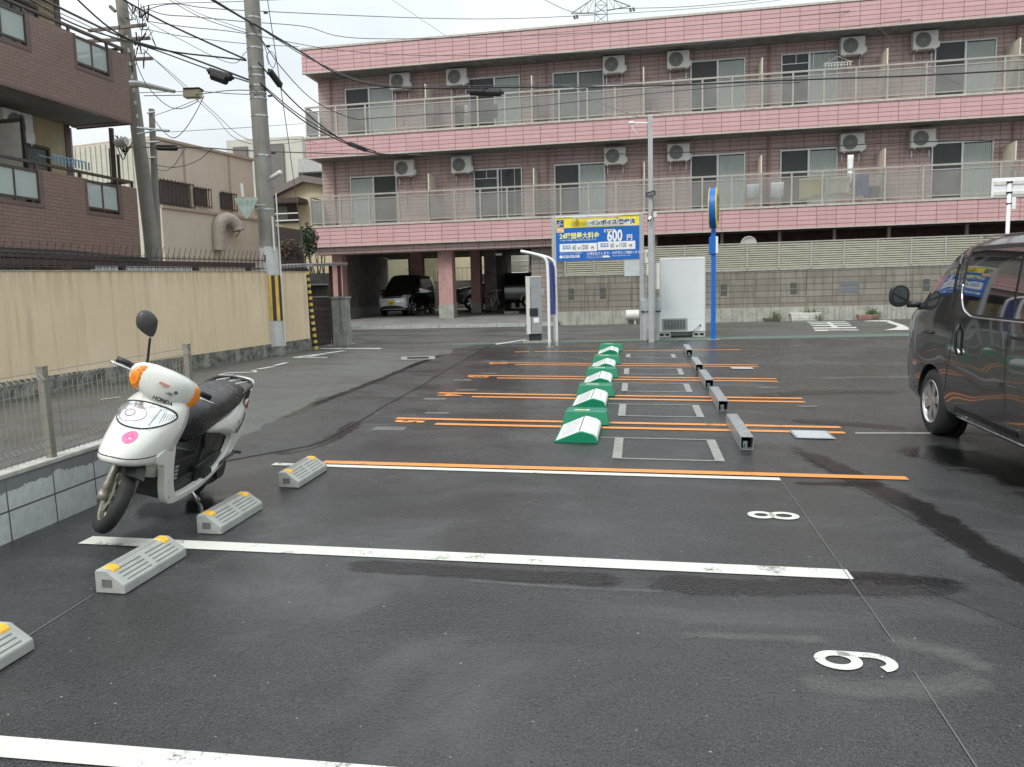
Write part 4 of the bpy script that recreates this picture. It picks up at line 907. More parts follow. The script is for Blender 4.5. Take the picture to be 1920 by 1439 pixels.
for i in range(7):
    m_ = MB(); z = 6.2 + i * .3; q = p2at(z); m_.cyl((q.x + .16, q.y - .2, z - p2.location.z), (q.x + .16, q.y - .2, z + .09 - p2.location.z), .025, 8); m_.build('insulator', M_ACW, p2)
# tangle of service drops round the pole head
m_ = MB()
for i in range(26):
    x0, y0 = 240 + rd.uniform(-6, 40), rd.uniform(0, 108); x1, y1 = x0 + rd.uniform(-15, 22), y0 + rd.uniform(-18, 26)
    a, b = at(x0, y0, 17.1 + rd.uniform(-.3, .3)), at(x1, y1, 17.1 + rd.uniform(-.3, .3)); c = (a + b) / 2 + Vector((rd.uniform(-.15, .15), 0, -rd.uniform(.05, .35)))
    m_.tube([q - Vector(p2.location) for q in cr_path([a, c, b], 6)], rd.choice((.008, .011, .016)), 4)
m_.build('service_wire_tangle', M_DARK, p2)
# third, thin pole
b3, t3 = at(291, 470, 18.2), at(284, 205, 18.2)
p3, d3 = pole('utility_pole', (b3.x, b3.y, gz(b3.x, b3.y)), tuple(t3), .12, .07, 'thin grey pole standing right of the leaning concrete pole', n=16)
m_ = MB(); 
for xa, ya, xb, yb_ in ((276, 212, 290, 211), (272, 268, 300, 266), (277, 296, 292, 296)): m_.tube([at(xa, ya, 18.1) - Vector(p3.location), at(xb, yb_, 18.1) - Vector(p3.location)], .025, 5)
m_.build('clamp_arm', M_GALV, p3)
# dark steel service mast with meters
b4, t4 = at(213, 345, 16.9), at(208, 241, 16.9); r = empty('service_mast', (b4.x, b4.y, gz(b4.x, b4.y))); tag(r, 'dark brown steel service mast with cables behind the lower balcony', 'mast')
m_ = MB(); m_.tube([Vector((0, 0, 0)), t4 - Vector(r.location)], .055, 12); m_.build('mast_tube', M_IRON, r)
m_ = MB(); m_.tube([Vector((.13, 0, 0)), t4 - Vector(r.location) + Vector((.13, 0, -.6))], .03, 8); m_.tube([Vector((-.09, 0, 0)), t4 - Vector(r.location) + Vector((-.09, 0, -.45))], .014, 6); m_.build('conduit', M_IRON, r)
m_ = MB()
for i in range(9):
    a = at(215 + rd.uniform(0, 12), 258 + rd.uniform(-5, 15), 16.9); b = at(236 + rd.uniform(0, 14), 262 + rd.uniform(-5, 20), 17.2); c = (a + b) / 2 + Vector((0, 0, -rd.uniform(.05, .4)))
    m_.tube([q - Vector(r.location) for q in cr_path([a, c, b], 5)], .012, 4)
m_.build('looped_wires', M_DARK, r)
m_ = MB(); q = at(222, 264, 16.8) - Vector(r.location); m_.cyl(q + Vector((-.06, 0, -.06)), q + Vector((.2, 0, -.02)), .1, 12); m_.build('insulator_cluster', M_WRAP, r)

# ================================================================ brown tiled apartment block (left)
M_BRN = tiles('brown_mosaic_tiles', (.235, .155, .128), (.262, .175, .146), (.162, .105, .088), .20, .066, .006, .45, .003, .2, .5, grime=(.1, .07, .06), mottle=.2)
M_BFR = plain('dark_bronze_frame', (.10, .08, .07), .4, .4); M_BTRIM = plain('brown_trim', (.145, .10, .09), .5)
M_OCHRE = plain('ochre_panel_wall', (.52, .44, .27), .75, var=.1, streak=.3, dirt=(.25, .2, .12)); M_GREYS = plain('pale_grey_soffit', (.30, .30, .28), .8, var=.15, scale=2)
bs = math.atan2(.99682, .0797); B0 = Vector((-10.5, 17, 0)); r = empty('brown_apartment_block', tuple(B0), bs); tag(r, 'brown tiled apartment block with frosted balcony panels at the upper left', 'building')
BB = r; s0, s1 = -9.5, -1.4
def bx(nm, mat, *boxes, par=BB, **kw):
    m_ = MB()
    for b in boxes: m_.box(*b)
    return m_.build(nm, mat, par, **kw)
def parapet(z0, zs, zt, zcut, name):
    # solid below zs; notched above
    bx(name, M_BRN, (s0, s1, 0, .16, z0, zs), (-3.88, -2.86, 0, .16, zs, zt), (-1.86, s1, 0, .16, zs, zt), (s0, -7.6, 0, .16, zs, zt))
    bx('parapet_return', M_BRN, (s1 - .16, s1, .16, 1.4, z0, zt))
    for a, b in ((-2.86, -1.86), (-7.6, -3.88)):
        f = bx('window_bay', M_BTRIM, (a, b, -.01, .12, zs, zs + .07), (a, a + .05, -.01, .12, zs + .07, zt), (b - .1, b, -.01, .12, zs + .07, zt), )
        n_ = 2 if b - a < 2 else 7
        g = bx('bay_frame', M_BFR, (a + .05, b - .1, .01, .05, zt - .06, zt - .01), (a + .05, b - .1, .01, .05, zs + .12, zs + .16), *[(a + .05 + (b - a - .15) * i / n_ - .015, a + .05 + (b - a - .15) * i / n_ + .015, .012, .048, zs + .07, zt - .06) for i in range(n_ + 1)], par=f)
        for i in range(n_): x0_, x1_ = a + .05 + (b - a - .15) * i / n_ + .015, a + .05 + (b - a - .15) * (i + 1) / n_ - .015; bx('frosted_pane', M_FROST2, (x0_, x1_, .028, .034, zs + .16, zt - .06), par=f)
    bx('top_rail', M_BFR, (s0, s1 - .03, .04, .10, zt + .1, zt + .15), (s1 - .09, s1 - .03, .1, 1.3, zt + .1, zt + .15), *[(x - .025, x + .025, .05, .09, zt, zt + .1) for x in (-7.2, -6.2, -5.2, -3.95, -2.9, -1.9, -1.45)])
parapet(5.62, 6.36, 7.02, 0, 'parapet'); parapet(-.5, 3.58, 4.27, 0, 'parapet')
bx('balcony_slab', M_GREYS, (s0, s1, .16, 1.4, 5.64, 5.8), (s0, s1, .16, 1.4, 2.9, 3.0)); bx('slab_edge', M_BTRIM, (s0, s1 + .01, -.015, .0, 5.6, 5.65), (s1, s1 + .015, 0, 1.4, 5.6, 5.65))
bx('upper_slab', M_BRN, (s0, s1, 0, .16, 8.35, 10.3), (s1 - .16, s1, .16, 1.4, 8.35, 10.3)); bx('soffit', M_GREYS, (s0, s1, .16, 1.4, 8.38, 8.5))
bx('end_wall', M_OCHRE, (s0, -1.75, 1.4, 1.6, 0, 10), (-1.95, -1.75, 1.6, 8, 0, 10)); bx('corner_trim', M_BTRIM, (-1.76, -1.62, 1.38, 1.6, 2.9, 10))
bx('brick_plinth', M_BRN, (-1.75, -1.5, 1.4, 8, 0, 2.9))
for a_3, b_3 in ((-1.56, 1.45), (-5.2, 1.3)):
    m_ = MB(); m_.cyl((a_3, b_3, 2.9), (a_3, b_3, 5.6), .045, 10); m_.build('drain_pipe', M_WRAP, BB)
for z0 in (3.0, 5.8):
    f = bx('balcony_door', M_BFR, (-3.45, -3.4, 1.33, 1.42, z0, z0 + 2.0), (-2.3, -2.25, 1.33, 1.42, z0, z0 + 2.0), (-3.45, -2.25, 1.33, 1.42, z0 + 2.0, z0 + 2.06), (-2.88, -2.83, 1.35, 1.4, z0, z0 + 2.0)); bx('pane', M_GLASS, (-3.4, -2.3, 1.36, 1.37, z0, z0 + 2.0), par=f); bx('curtain', M_CURT2, (-3.4, -2.3, 1.385, 1.395, z0, z0 + 2.0), par=f)
f = bx('divider', M_BFR, (-4.02, -3.97, .2, 1.35, 3.05, 5.2), (-4.02, -3.97, .2, .25, 3.05, 5.25)); bx('divider_board', plain('pale_board', (.40, .38, .35), .7), (-4.03, -3.96, .27, 1.3, 3.15, 5.12), par=f)
o = copy_tree(ac); o.location = tuple(Matrix.Translation(B0) @ Matrix.Rotation(bs, 4, 'Z') @ Vector((-3.35, .95, 4.95))); o.rotation_euler = (0, 0, bs); o.scale = (.85, .9, .95); o['label'] = 'weathered air conditioner unit hung under the brown block balcony soffit'; o['group'] = 'outdoor units on the balconies'
MB_ = Matrix.Translation(B0) @ Matrix.Rotation(bs, 4, 'Z')
m_ = MB(); m_.T = MB_; m_.tube([(-3.1, .5, 4.72), (-2.1, .6, 4.74)], .012, 5); m_.tube([(-3.1, .8, 4.72), (-2.1, .9, 4.74)], .012, 5)
for k_ in range(11): m_.box(-3.05 + k_ * .09, -3.035 + k_ * .09, .49, .52, 4.56, 4.72)
m_.tube([(-2.9, .5, 4.73), (-2.6, .7, 5.2)], .005, 4)
tag(m_.build('peg_hanger', plain('pale_blue_plastic', (.3, .5, .65), .5)), 'pale blue peg hanger in the balcony of the brown block', 'clothes hanger', 'peg hangers')

# ================================================================ beige factory beyond
dF = ray(1525, 553); dF.z = 0; dF.normalize(); nF = Vector((dF.y, -dF.x, 0)); oF = at(290, 300, 26.0); oF.z = 0
def F2(px, py): p = hit(px, py, oF, nF) - oF; return p.dot(dF), p.z
r = empty('beige_factory', tuple(oF), math.atan2(dF.y, dF.x)); tag(r, 'beige rendered workshop with barred windows and a sloping roofline behind the poles', 'building'); FB = r
M_BEI = plain('warm_beige_render', (.60, .52, .42), .8, var=.05, scale=1.2, streak=.15); M_BEI2 = plain('pale_ribbed_metal', (.58, .56, .47), .6, var=.08, streak=.25); M_BTR = plain('beige_trim', (.42, .33, .26), .7)
z1_ = F2(290, 261)[1]; s2, z2_ = F2(473, 302); zl0 = F2(300, 387)[1]; sl, zl1 = F2(478, 410)
m_ = MB(); m_.prism([(0, zl0), (s2, zl0), (s2, z2_), (0, z1_)], 0, 10, 'y'); m_.build('upper_wall', M_BEI, FB)
m_ = MB(); m_.prism([(-.0, -.2), (s2 + .25, -.2), (s2 + .25, zl0 - .02), (-.0, zl0 - .02)], -.15, 9.9, 'y'); m_.build('lower_wall', M_BEI, FB)
m_ = MB(); m_.box(-.0, s2 + .3, -.22, -.0, zl0 - .08, zl0 + .02); m_.prism([(-.05, z1_), (s2 + .08, z2_), (s2 + .08, z2_ + .09), (-.05, z1_ + .09)], -.08, 10.1, 'y'); m_.build('trim_ledge', M_BTR, FB)
for px in (344, 428): s_3 = F2(px, 300)[0]; bx('wall_joint', M_BTR, (s_3 - .05, s_3 + .05, -.02, .0, zl0 + .02, z1_ - (z1_ - z2_) * s_3 / s2 - .02), par=FB)
# ribbed gable to the left
m_ = MB(); zt = at(190, 252, 26.5).z
m_.box(-.15, .0, .0, 7.5, -.2, z1_ + .0)
for k_ in range(30): m_.box(-.19, -.15, .1 + k_ * .25, .16 + k_ * .25, -.2, z1_ - .02)
m_.build('ribbed_gable', M_BEI2, FB)
for (xa, xb, ya, yb_) in ((296, 352, 337, 389), (361, 386, 352, 384), (411, 434, 361, 391)):
    sa, za = F2(xa, ya); sb, zb = F2(xb, ya); zc = F2(xa, yb_)[1]
    zc = max(zc, zl0 + .1)
    f = bx('barred_window', M_BFR, (sa, sb, -.04, -.002, zc, za), par=FB); bx('pane', plain('dull_pane', (.10, .09, .08), .3), (sa + .05, sb - .05, -.05, -.041, zc + .05, za - .05), par=f)
    m_ = MB(); n_ = max(6, int((sb - sa) / .15))
    for i in range(n_ + 1): x = sa - .05 + (sb - sa + .15) * i / n_; m_.box(x - .012, x + .012, -.16, -.14, zc - .1, za + .05)
    m_.box(sa - .05, sb + .1, -.17, -.13, zc - .04, zc); m_.box(sa - .05, sb + .1, -.17, -.13, za - .04, za); m_.build('security_bars', M_IRON, f)
sa, za = F2(405, 412); m_ = MB(); q = cr_path([(sa - .25, -.3, F2(395, 470)[1]), (sa - .25, -.3, F2(395, 440)[1]), (sa - .15, -.35, za - .12), (sa + .25, -.4, za + .02), (sa + .55, -.5, za - .2), (sa + .6, -.55, za - .42)], 5)
m_.tube(q, .25, 14); m_.build('vent_duct', plain('beige_duct', (.42, .37, .31), .6, streak=.3), FB)
m_ = MB(); q = Vector((sa + .62, -.57, za - .46)); m_.tube([q, q + Vector((.02, -.02, -.02))], .24, 14); m_.build('duct_mouth', plain('rust_duct_mouth', (.2, .12, .11), .8), FB)

# ================================================================ buildings further back
def block(name, px0, px1, pyt, Y, dep, lb, mat, zb=0, parts=()):
    a, b = at(px0, pyt, Y), at(px1, pyt, Y); r = empty(name, (a.x, Y, 0), 0); tag(r, lb, 'building')
    m_ = MB(); m_.box(0, b.x - a.x, 0, dep, zb, a.z); m_.build('wall', mat, r); return r, a, b
M_OFF = plain('greyish_white_render', (.55, .54, .47), .8, var=.07, scale=1, streak=.2); M_GRP = plain('mauve_grey_panel', (.165, .15, .145), .7); M_YC = plain('pale_yellow_render', (.62, .56, .38), .8, var=.06, scale=1, streak=.15)
r, a, b = block('white_apartment_block', 424, 566, 264, 44, 14, 'greyish white apartment block with dark panels behind the utility pole', M_OFF); 
def pbox(nm, mat, r_, px0, px1, y0, y1, Y, t=.12, par=None):
    A, B = at(px0, y0, Y), at(px1, y1, Y); m_ = MB(); m_.box(A.x - r_.location.x, B.x - r_.location.x, -t, -.004, B.z, A.z); return m_.build(nm, mat, par or r_)
pbox('dark_panel', M_GRP, r, 438, 466, 277, 304, 44); pbox('dark_panel', M_GRP, r, 497, 536, 272, 352, 44)
a1, b1 = at(553, 262, 46), at(612, 262, 46)
m_ = MB(); m_.box(a1.x - r.location.x, b1.x - r.location.x, .6, 6, 0, a1.z - .6); m_.build('recessed_wing', M_OFF, r)
pbox('balcony', plain('pale_balcony', (.42, .43, .41), .8), r, 556, 606, 297, 320, 43, .8)
pbox('balcony_gap', M_ROOM, r, 558, 600, 322, 332, 43.6, .3)
A = at(505, 346, 36); B = at(573, 331, 36); C_ = at(606, 340, 36)
r = empty('cream_gabled_house', (A.x, 36, 0), 0); tag(r, 'cream house with a low grey gable roof beside the pink building', 'house')
E_ = [(0, 0), (C_.x - A.x + 2, 0), (C_.x - A.x + 2, C_.z - .5), (C_.x - A.x, C_.z), (B.x - A.x, B.z - .12), (0, A.z - .8), (-1.5, A.z - 1.2), (-1.5, 0)]
m_ = MB(); m_.prism([(x, z) for x, z in E_], 0, 8, 'y'); m_.build('wall', M_YC, r)
m_ = MB(); Z_ = [(-1.7, A.z - 1.1), (B.x - A.x, B.z), (C_.x - A.x + 2.2, C_.z - .35)]; m_.prism([(Z_[0][0], Z_[0][1]), (Z_[0][0], Z_[0][1] - .3), (Z_[1][0], Z_[1][1] - .3), (Z_[2][0], Z_[2][1] - .3), Z_[2], Z_[1]], -.4, 8.3, 'y'); m_.build('roof', plain('grey_brown_roof', (.19, .165, .155), .7), r)
f = pbox('balcony_window', M_ROOM, r, 516, 560, 385, 418, 36, .06); pbox('pane', M_CURT2, r, 520, 541, 388, 416, 36, .09, f)
pbox('awning', M_IRON, r, 508, 577, 378, 384, 36, 1.0); 
m_ = MB()
for px_, py_ in ((512, 402), (512, 415)): 
    p_ = at(px_, py_, 35.2); q_ = at(560, py_ - 2, 35.2); m_.tube([(p_.x - r.location.x, -.8, p_.z), (q_.x - r.location.x, -.8, q_.z)], .035, 5)
m_.build('pale_rail', M_ACW, r)
# rusty slatted fence and hedge behind the cream wall
A, B = at(514, 424, 24), at(566, 432, 24); r = empty('rusty_slat_fence', (A.x, 24, 0)); tag(r, 'tall rust brown slatted screen fence below the cream house', 'fence')
m_ = MB(); W_ = B.x - A.x
for i in range(26): x = W_ * i / 25; m_.box(x - .012, x + .012, 0, .03, 1.6, A.z + (B.z - A.z) * i / 25)
m_.box(0, W_, .03, .06, B.z - .12, B.z - .05); m_.build('slats', M_IRON, r); m_ = MB(); m_.box(-.2, W_ + .6, .1, .2, .5, 2.5); m_.build('solid_board', plain('dark_rust_board', (.06, .035, .03), .8, var=.4, scale=3), r)
M_HEDGE = plain('dark_hedge_leaf', (.035, .055, .02), .6, var=.5, scale=12); M_HEDGE2 = plain('light_hedge_leaf', (.10, .15, .04), .6, var=.4, scale=12)
def bush(name, px, py, Y, sx_, sz_, n, lb, sd_, mat=M_HEDGE):
    rd_ = random.Random(sd_); q = at(px, py, Y); r = empty(name, (q.x, Y, gz(q.x, Y))); tag(r, lb, 'bush', 'bushes by the pink building')
    m_ = MB(); h = q.z - r.location.z
    for i in range(n):
        u = Vector((rd_.gauss(0, 1), rd_.gauss(0, 1), rd_.gauss(0, 1))).normalized() * rd_.random() ** .4; c = Vector((u.x * sx_ * (1 + .2 * math.sin(u.z * 7)), u.y * sx_ * .6, h + u.z * sz_ * (1 + .15 * math.sin(u.x * 9))))
        a_ = Vector((rd_.gauss(0, 1), rd_.gauss(0, 1), rd_.gauss(0, 1))).normalized(); b_ = a_.orthogonal(); s = rd_.uniform(.05, .11); m_.add([c, c + a_ * s * .5 + b_ * s * .3, c + a_ * s, c + a_ * s * .5 - b_ * s * .3], [(0, 1, 2, 3)])
    m_.build('foliage', mat, r, recalc=False)
    m_ = MB()
    for i in range(5): m_.tube([(0, 0, 0), (rd_.uniform(-.3, .3), 0, h * .6), (rd_.uniform(-sx_, sx_) * .7, rd_.uniform(-.3, .3), h + sz_ * .3)], [.05, .03, .01], 5)
    m_.build('stem', M_IRON, r)
bush('hedge_bush', 576, 452, 27, .42, .6, 1400, 'dark green bush between the rusty screen and the pink building', 1)
bush('hedge_bush', 545, 470, 23.5, .5, .35, 700, 'low twiggy brown bush above the lean-to roof', 2, plain('brown_twig_leaf', (.075, .055, .035), .8, var=.4, scale=12))
bush('hedge_bush', 600, 458, 30, .4, .4, 700, 'bright green bush tucked under the pink balcony corner', 3, M_HEDGE2)
# yard buildings seen through the car park
Mb2 = Mb
def fbox(nm, mat, u0, u1, y0, y1, z0, z1, par=None):
    m_ = MB(); m_.box(u0, u1, y0, y1, z0, z1); return m_.build(nm, mat, par)
r = empty('rear_cream_house', tuple(Mb @ Vector((0, 0, 0))), bdir); tag(r, 'sunlit cream house seen through the openings of the car park', 'house')
fbox('wall', M_YC, -22, -9.3, 17, 18, 0, 8, r); fbox('dark_window', M_ROOM, -16.9, -16.2, 16.95, 17, 3.6, 5.2, r); fbox('door_recess', M_BTR, -14.5, -14.2, 16.94, 17, 1.5, 5.2, r); fbox('downpipe', M_BTR, -12.8, -12.65, 16.93, 17, 1.5, 5.2, r)
r = empty('rear_white_house', tuple(Mb @ Vector((0, 0, 0))), bdir); tag(r, 'white walled house behind the car park with a grey sloping roof', 'house')
m_ = MB(); m_.box(-13.2, -4.5, 20, 21, 0, 6); m_.build('wall', M_OFF, r); m_ = MB(); m_.prism([(-12.9, 3.2), (-9.9, 3.2), (-9.9, 4.2), (-11.0, 4.0)], 19.6, 19.9, 'y'); m_.build('roof', M_GRP, r)
m_ = MB(); m_.box(-10.2, -7.5, 18.5, 19.4, 4.1, 4.15); m_.box(-10.2, -7.5, 18.4, 18.5, 3.3, 3.42); m_.build('white_awning', M_ACW, r)
r = empty('rear_block_wall', tuple(Mb @ Vector((0, 0, 0))), bdir); tag(r, 'pale block wall with white lattice at the back of the car park', 'wall')
fbox('block_face', tiles('rear_blocks', (.36, .34, .29), (.33, .31, .27), (.2, .19, .16), .4, .2, .012, .85, .004, .3), -22, -2, 13.5, 13.7, .8, 2.9, r); 
m_ = MB()
for i in range(44): x = -14.5 + i * .25; m_.box(x - .012, x + .012, 13.55, 13.58, 2.9, 3.6)
m_.box(-14.5, -3.5, 13.55, 13.58, 3.56, 3.6); m_.build('white_lattice', M_ACW, r)
fbox('window_unit', M_BEI2, -6.9, -4.0, 14.2, 15, 2.9, 6, r); fbox('lattice_window', M_ROOM, -6.85, -5.9, 14.1, 14.2, 3.55, 4.2, r)
m_ = MB()
for i in range(7): m_.box(-6.85 + i * .155, -6.82 + i * .155, 14.02, 14.06, 3.5, 4.25)
m_.build('window_bars', M_ACW, r)
# ================================================================ freestanding things at the far end of the lot
M_SILV = plain('silver_grey_paint', (.42, .43, .43), .4, .3, var=.08, streak=.15); M_GREYP = plain('grey_painted_panel', (.29, .31, .31), .45, var=.08)
M_WHT = plain('white_gloss_paint', (.78, .79, .78), .3, var=.04, coat=.2); M_BLUE = plain('signal_blue_paint', (.0, .125, .50), .4, var=.04); M_YEL2 = plain('bright_yellow_face', (.85, .68, .05), .4, var=.05)
M_NAVY = plain('navy_ink', (.02, .05, .22), .5); M_SKY = plain('mid_blue_ink', (.03, .2, .5), .5); M_ORG = plain('orange_ink', (.85, .35, .08), .5); M_TXT = plain('white_lettering', (.82, .83, .82), .5, var=.02); M_TXG = plain('dark_grey_ink', (.10, .11, .12), .5)
# --- price board on two posts
X0_, X1_, YB_ = -2.0, .06, 19.7
r = empty('price_board', (X0_, YB_, gz(-1, YB_)), 0); tag(r, 'blue and yellow parking price board on two grey posts reading 600', 'sign board')
w_ = X1_ - X0_; zb, zt = 2.02, 3.09
for nm, x in (('post', -.055), ('post', w_ + .055)):
    m_ = MB(); m_.box(x - .055, x + .055, .0, .11, 0, zt + .03); m_.build(nm, M_SILV, r, bev=.006)
m_ = MB(); m_.box(0, w_, .0, .10, zb, zt); BD = m_.build('board', M_BLUE, r)
m_ = MB(); m_.box(0, w_, -.004, -.001, zt - .26, zt); m_.build('yellow_band', plain('board_yellow', (.85, .72, .05), .4), BD)
m_ = MB(); m_.box(.78, w_ - .12, -.008, -.005, zt - .235, zt - .085); m_.box(.09, .09 + .93, -.006, -.003, zb + .22, zb + .42); m_.box(w_ - 1.02, w_ - .10, -.006, -.003, zb + .24, zb + .44); m_.build('white_plate', M_TXT, BD)
m_ = MB(); m_.box(0.0, w_, -.03, .13, zt, zt + .03); m_.build('top_frame', M_WHT, r); m_ = MB(); m_.box(.42, 1.62, -.16, -.10, zt - .055, zt - .02); m_.box(.5, .53, -.1, .0, zt - .04, zt - .02); m_.box(1.5, 1.53, -.1, .0, zt - .04, zt - .02); m_.build('light_bar', M_CAP, r)
m_ = MB(); m_.box(.02, .2, -.008, -.004, zt - .24, zt - .06); m_.build('emblem_field', M_SKY if 0 else M_NAVY, BD)
m_ = MB(); c0 = Vector((.11, -.0095, zt - .15)); m_.tube([c0 + Vector((-.06, 0, -.05)), c0 + Vector((-.045, 0, .0)), c0 + Vector((0, 0, .045)), c0 + Vector((.03, 0, .06))], .008, 6); m_.tube([c0 + Vector((-.02, 0, -.02)), c0 + Vector((.03, 0, .0)), c0 + Vector((.06, 0, -.02)), c0 + Vector((.02, 0, -.04))], .007, 6); m_.lathe([(-.0, .03), (-.0, .018)], (c0.x - .045, c0.y, c0.z - .045), 'y', 16); m_.build('emblem_mark', M_TXT, BD, recalc=False)
m_ = MB(); m_.box(.02, .2, -.008, -.004, zt - .37, zt - .245); m_.build('orange_plate', plain('pale_orange', (.85, .6, .3), .5), BD)
def txt(nm, mat, s, size, x, z, off=.003, sx=1., y=-.0095, par=BD, align='LEFT', sp_=1.):
    m_ = MB(); text_mb(m_, s, size, (x, y, z), (1, 0, 0), (0, 0, 1), off, sx, align, sp_); return m_.build(nm, mat, par, recalc=False)
txt('lettering', M_ORG, 'タイム', .05, .035, zt - .29); txt('lettering', M_ORG, 'P 24h', .045, .035, zt - .35)
txt('lettering', M_NAVY, 'インボイス 登録済', .135, .86, zt - .205, .004, .98)
m_ = MB(); m_.box(.40, .58, -.0065, -.0045, zt - .24, zt - .1); m_.build('stamp_box', plain('stamp', (.55, .42, .06), .6), BD); txt('lettering', M_YEL2, '土日', .08, .42, zt - .2, .0)
YT = plain('yellow_lettering', (.9, .85, .3), .5)
txt('lettering', YT, '24時間最大料金', .165, .09, zb + .55, .004, .86)
txt('lettering', M_TXT, '※入庫より24時間ごと料金が繰り返し適用されます', .042, .1, zb + .49, 0, .96)
txt('lettering', M_TXT, '600', .38, 1.27, zb + .455, .012, .66); txt('lettering', M_TXT, '円', .15, 1.745, zb + .475, .004)
m_ = MB(); m_.box(1.2, 1.46, -.006, -.003, zt - .40, zt - .33); m_.build('tag_plate', plain('pale_yellow_plate', (.85, .82, .45), .5), BD); txt('lettering', M_NAVY, '最大料金', .052, 1.225, zt - .385, .001)
for x, c1, price in ((.17, '昼間', '200'), (w_ - .95, '夜間', '100')):
    m_ = MB(); zz = zb + (.275 if x < 1 else .295); m_.box(x, x + .19, -.009, -.007, zz + .015, zz + .11); m_.build('small_plate', M_SKY, BD); txt('lettering', M_TXT, c1, .08, x + .015, zz + .035, .001, y=-.0115)
    txt('lettering', M_TXG, '60', .16, x + .235, zz - .005, .002, .62); txt('lettering', M_TXG, '分', .07, x + .375, zz); txt('lettering', M_TXG, '/' + price, .16, x + .46, zz - .005, .002, .62); txt('lettering', M_TXG, '円', .075, x + .70, zz)
txt('lettering', M_TXT, 'タイムパーキング お問合せ', .045, .1, zb + .165, 0); txt('lettering', M_TXT, '0120-920-598', .095, .17, zb + .07, .003, .78)
m_ = MB(); m_.lathe([(-.0095, .038), (-.0095, .001)], (.12, 0, zb + .1), 'y', 16); m_.build('phone_mark', M_TXT, BD, recalc=False)
txt('lettering', M_TXT, '土地お借りします。お気軽にご相談ください！', .075, .76, zb + .135, .001, .93)
m_ = MB()
for b in ((.76, 1.12, zb + .045, zb + .048), (.76, 1.12, zb + .105, zb + .108), (.76, .763, zb + .045, zb + .108), (1.117, 1.12, zb + .045, zb + .108)): m_.box(b[0], b[1], -.008, -.005, b[2], b[3])
m_.build('outline_box', M_TXT, BD); txt('lettering', M_TXT, 'タイムパーキング', .042, .785, zb + .06, 0); m_ = MB(); m_.prism([(1.15, zb + .055), (1.155, zb + .1), (1.3, zb + .105), (1.33, zb + .075), (1.35, zb + .055)], -.008, -.005); m_.build('car_mark', M_TXT, BD)
txt('lettering', M_TXT, 'http://www.timeparking.example', .035, 1.4, zb + .085, 0, .9) if False else None
txt('lettering', M_TXT, '管理会社 受付時間 9:00から18:00', .034, 1.4, zb + .075, 0, .9)
m_ = MB(); m_.box(w_ - .37, w_ - .0, .02, .05, zb - .42, zb - .01); m_.build('blank_panel', plain('pale_blue_grey_panel', (.50, .55, .56), .5), r)
m_ = MB(); m_.box(w_ + .13, w_ + .27, -.03, .1, zb - .12, zb + .2); m_.box(w_ + .17, w_ + .30, -.05, .08, zb - .42, zb - .14); m_.build('switch_box', M_ACW, r, bev=.004); m_ = MB(); m_.box(w_ + .17, w_ + .25, -.036, -.03, zb + .03, zb + .14); m_.build('meter_glass', M_GREYP, r)

# --- light pole with flood lamp and camera
lx, ly = .33, 19.2
r = empty('service_pole', (lx, ly, gz(lx, ly)), 0); tag(r, 'tall grey square pole carrying a flood lamp and a small camera', 'pole')
m_ = MB(); m_.box(-.065, .065, -.06, .06, 0, 3.0); m_.box(-.055, .055, -.05, .05, 3.0, 5.33); m_.build('mast', M_SILV, r, bev=.005)
m_ = MB(); m_.box(-.058, .058, -.053, .053, 5.33, 5.345); m_.build('mast_cap', M_WHT, r)
m_ = MB(); m_.T = Matrix.Translation((-.0, -.12, 3.52)) @ Matrix.Rotation(math.radians(28), 4, 'X') @ Matrix.Rotation(math.radians(-14), 4, 'Y'); m_.box(-.11, .11, -.02, .02, -.055, .055); fl = m_.build('flood_lamp', M_DARK, r, bev=.006)
m_ = MB(); m_.T = Matrix.Translation((-.0, -.12, 3.52)) @ Matrix.Rotation(math.radians(28), 4, 'X') @ Matrix.Rotation(math.radians(-14), 4, 'Y'); m_.box(-.085, .085, -.024, -.02, -.035, .035); m_.build('lens', M_SILV, fl)
m_ = MB(); m_.tube([(.03, -.06, 3.5), (.05, -.09, 3.35), (.06, -.07, 3.2), (.02, -.08, 3.05), (.07, -.06, 2.9)], .007, 5); m_.build('lamp_cable', M_DARK, r)
m_ = MB(); m_.tube([(.0, -.06, 2.98), (-.03, -.12, 2.95)], .012, 6); m_.tube([(-.0, -.1, 2.98), (-.06, -.19, 2.9)], [.03, .03], 12); m_.build('camera', M_WHT, r); m_ = MB(); m_.tube([(-.06, -.19, 2.9), (-.066, -.197, 2.895)], .026, 12); m_.build('camera_lens', M_DARK, r)
m_ = MB(); m_.box(.06, .14, -.03, .03, 2.98, 3.12); m_.build('junction_box', M_ACW, r); m_ = MB(); m_.tube([(.085, -.03, .3), (.085, -.03, 3.0)], .012, 6); m_.tube([(-.13, -.08, .1), (-.12, -.08, 1.7)], .010, 6); m_.build('conduit', M_SILV, r)
m_ = MB(); m_.tube([(-.45, 0, 5.2), (-.05, 0, 5.17)], .02, 6); m_.cyl((-.5, 0, 5.2), (-.38, 0, 5.2), .035, 10); m_.tube([(-.42, 0, 5.17), (-.4, .0, 5.05), (-.3, 0, 4.95)], .008, 5); m_.build('service_bracket', M_WHT, r)
m_ = MB(); m_.box(.085, .2, .05, .12, 1.28, 1.9); m_.build('white_box', M_ACW, r)

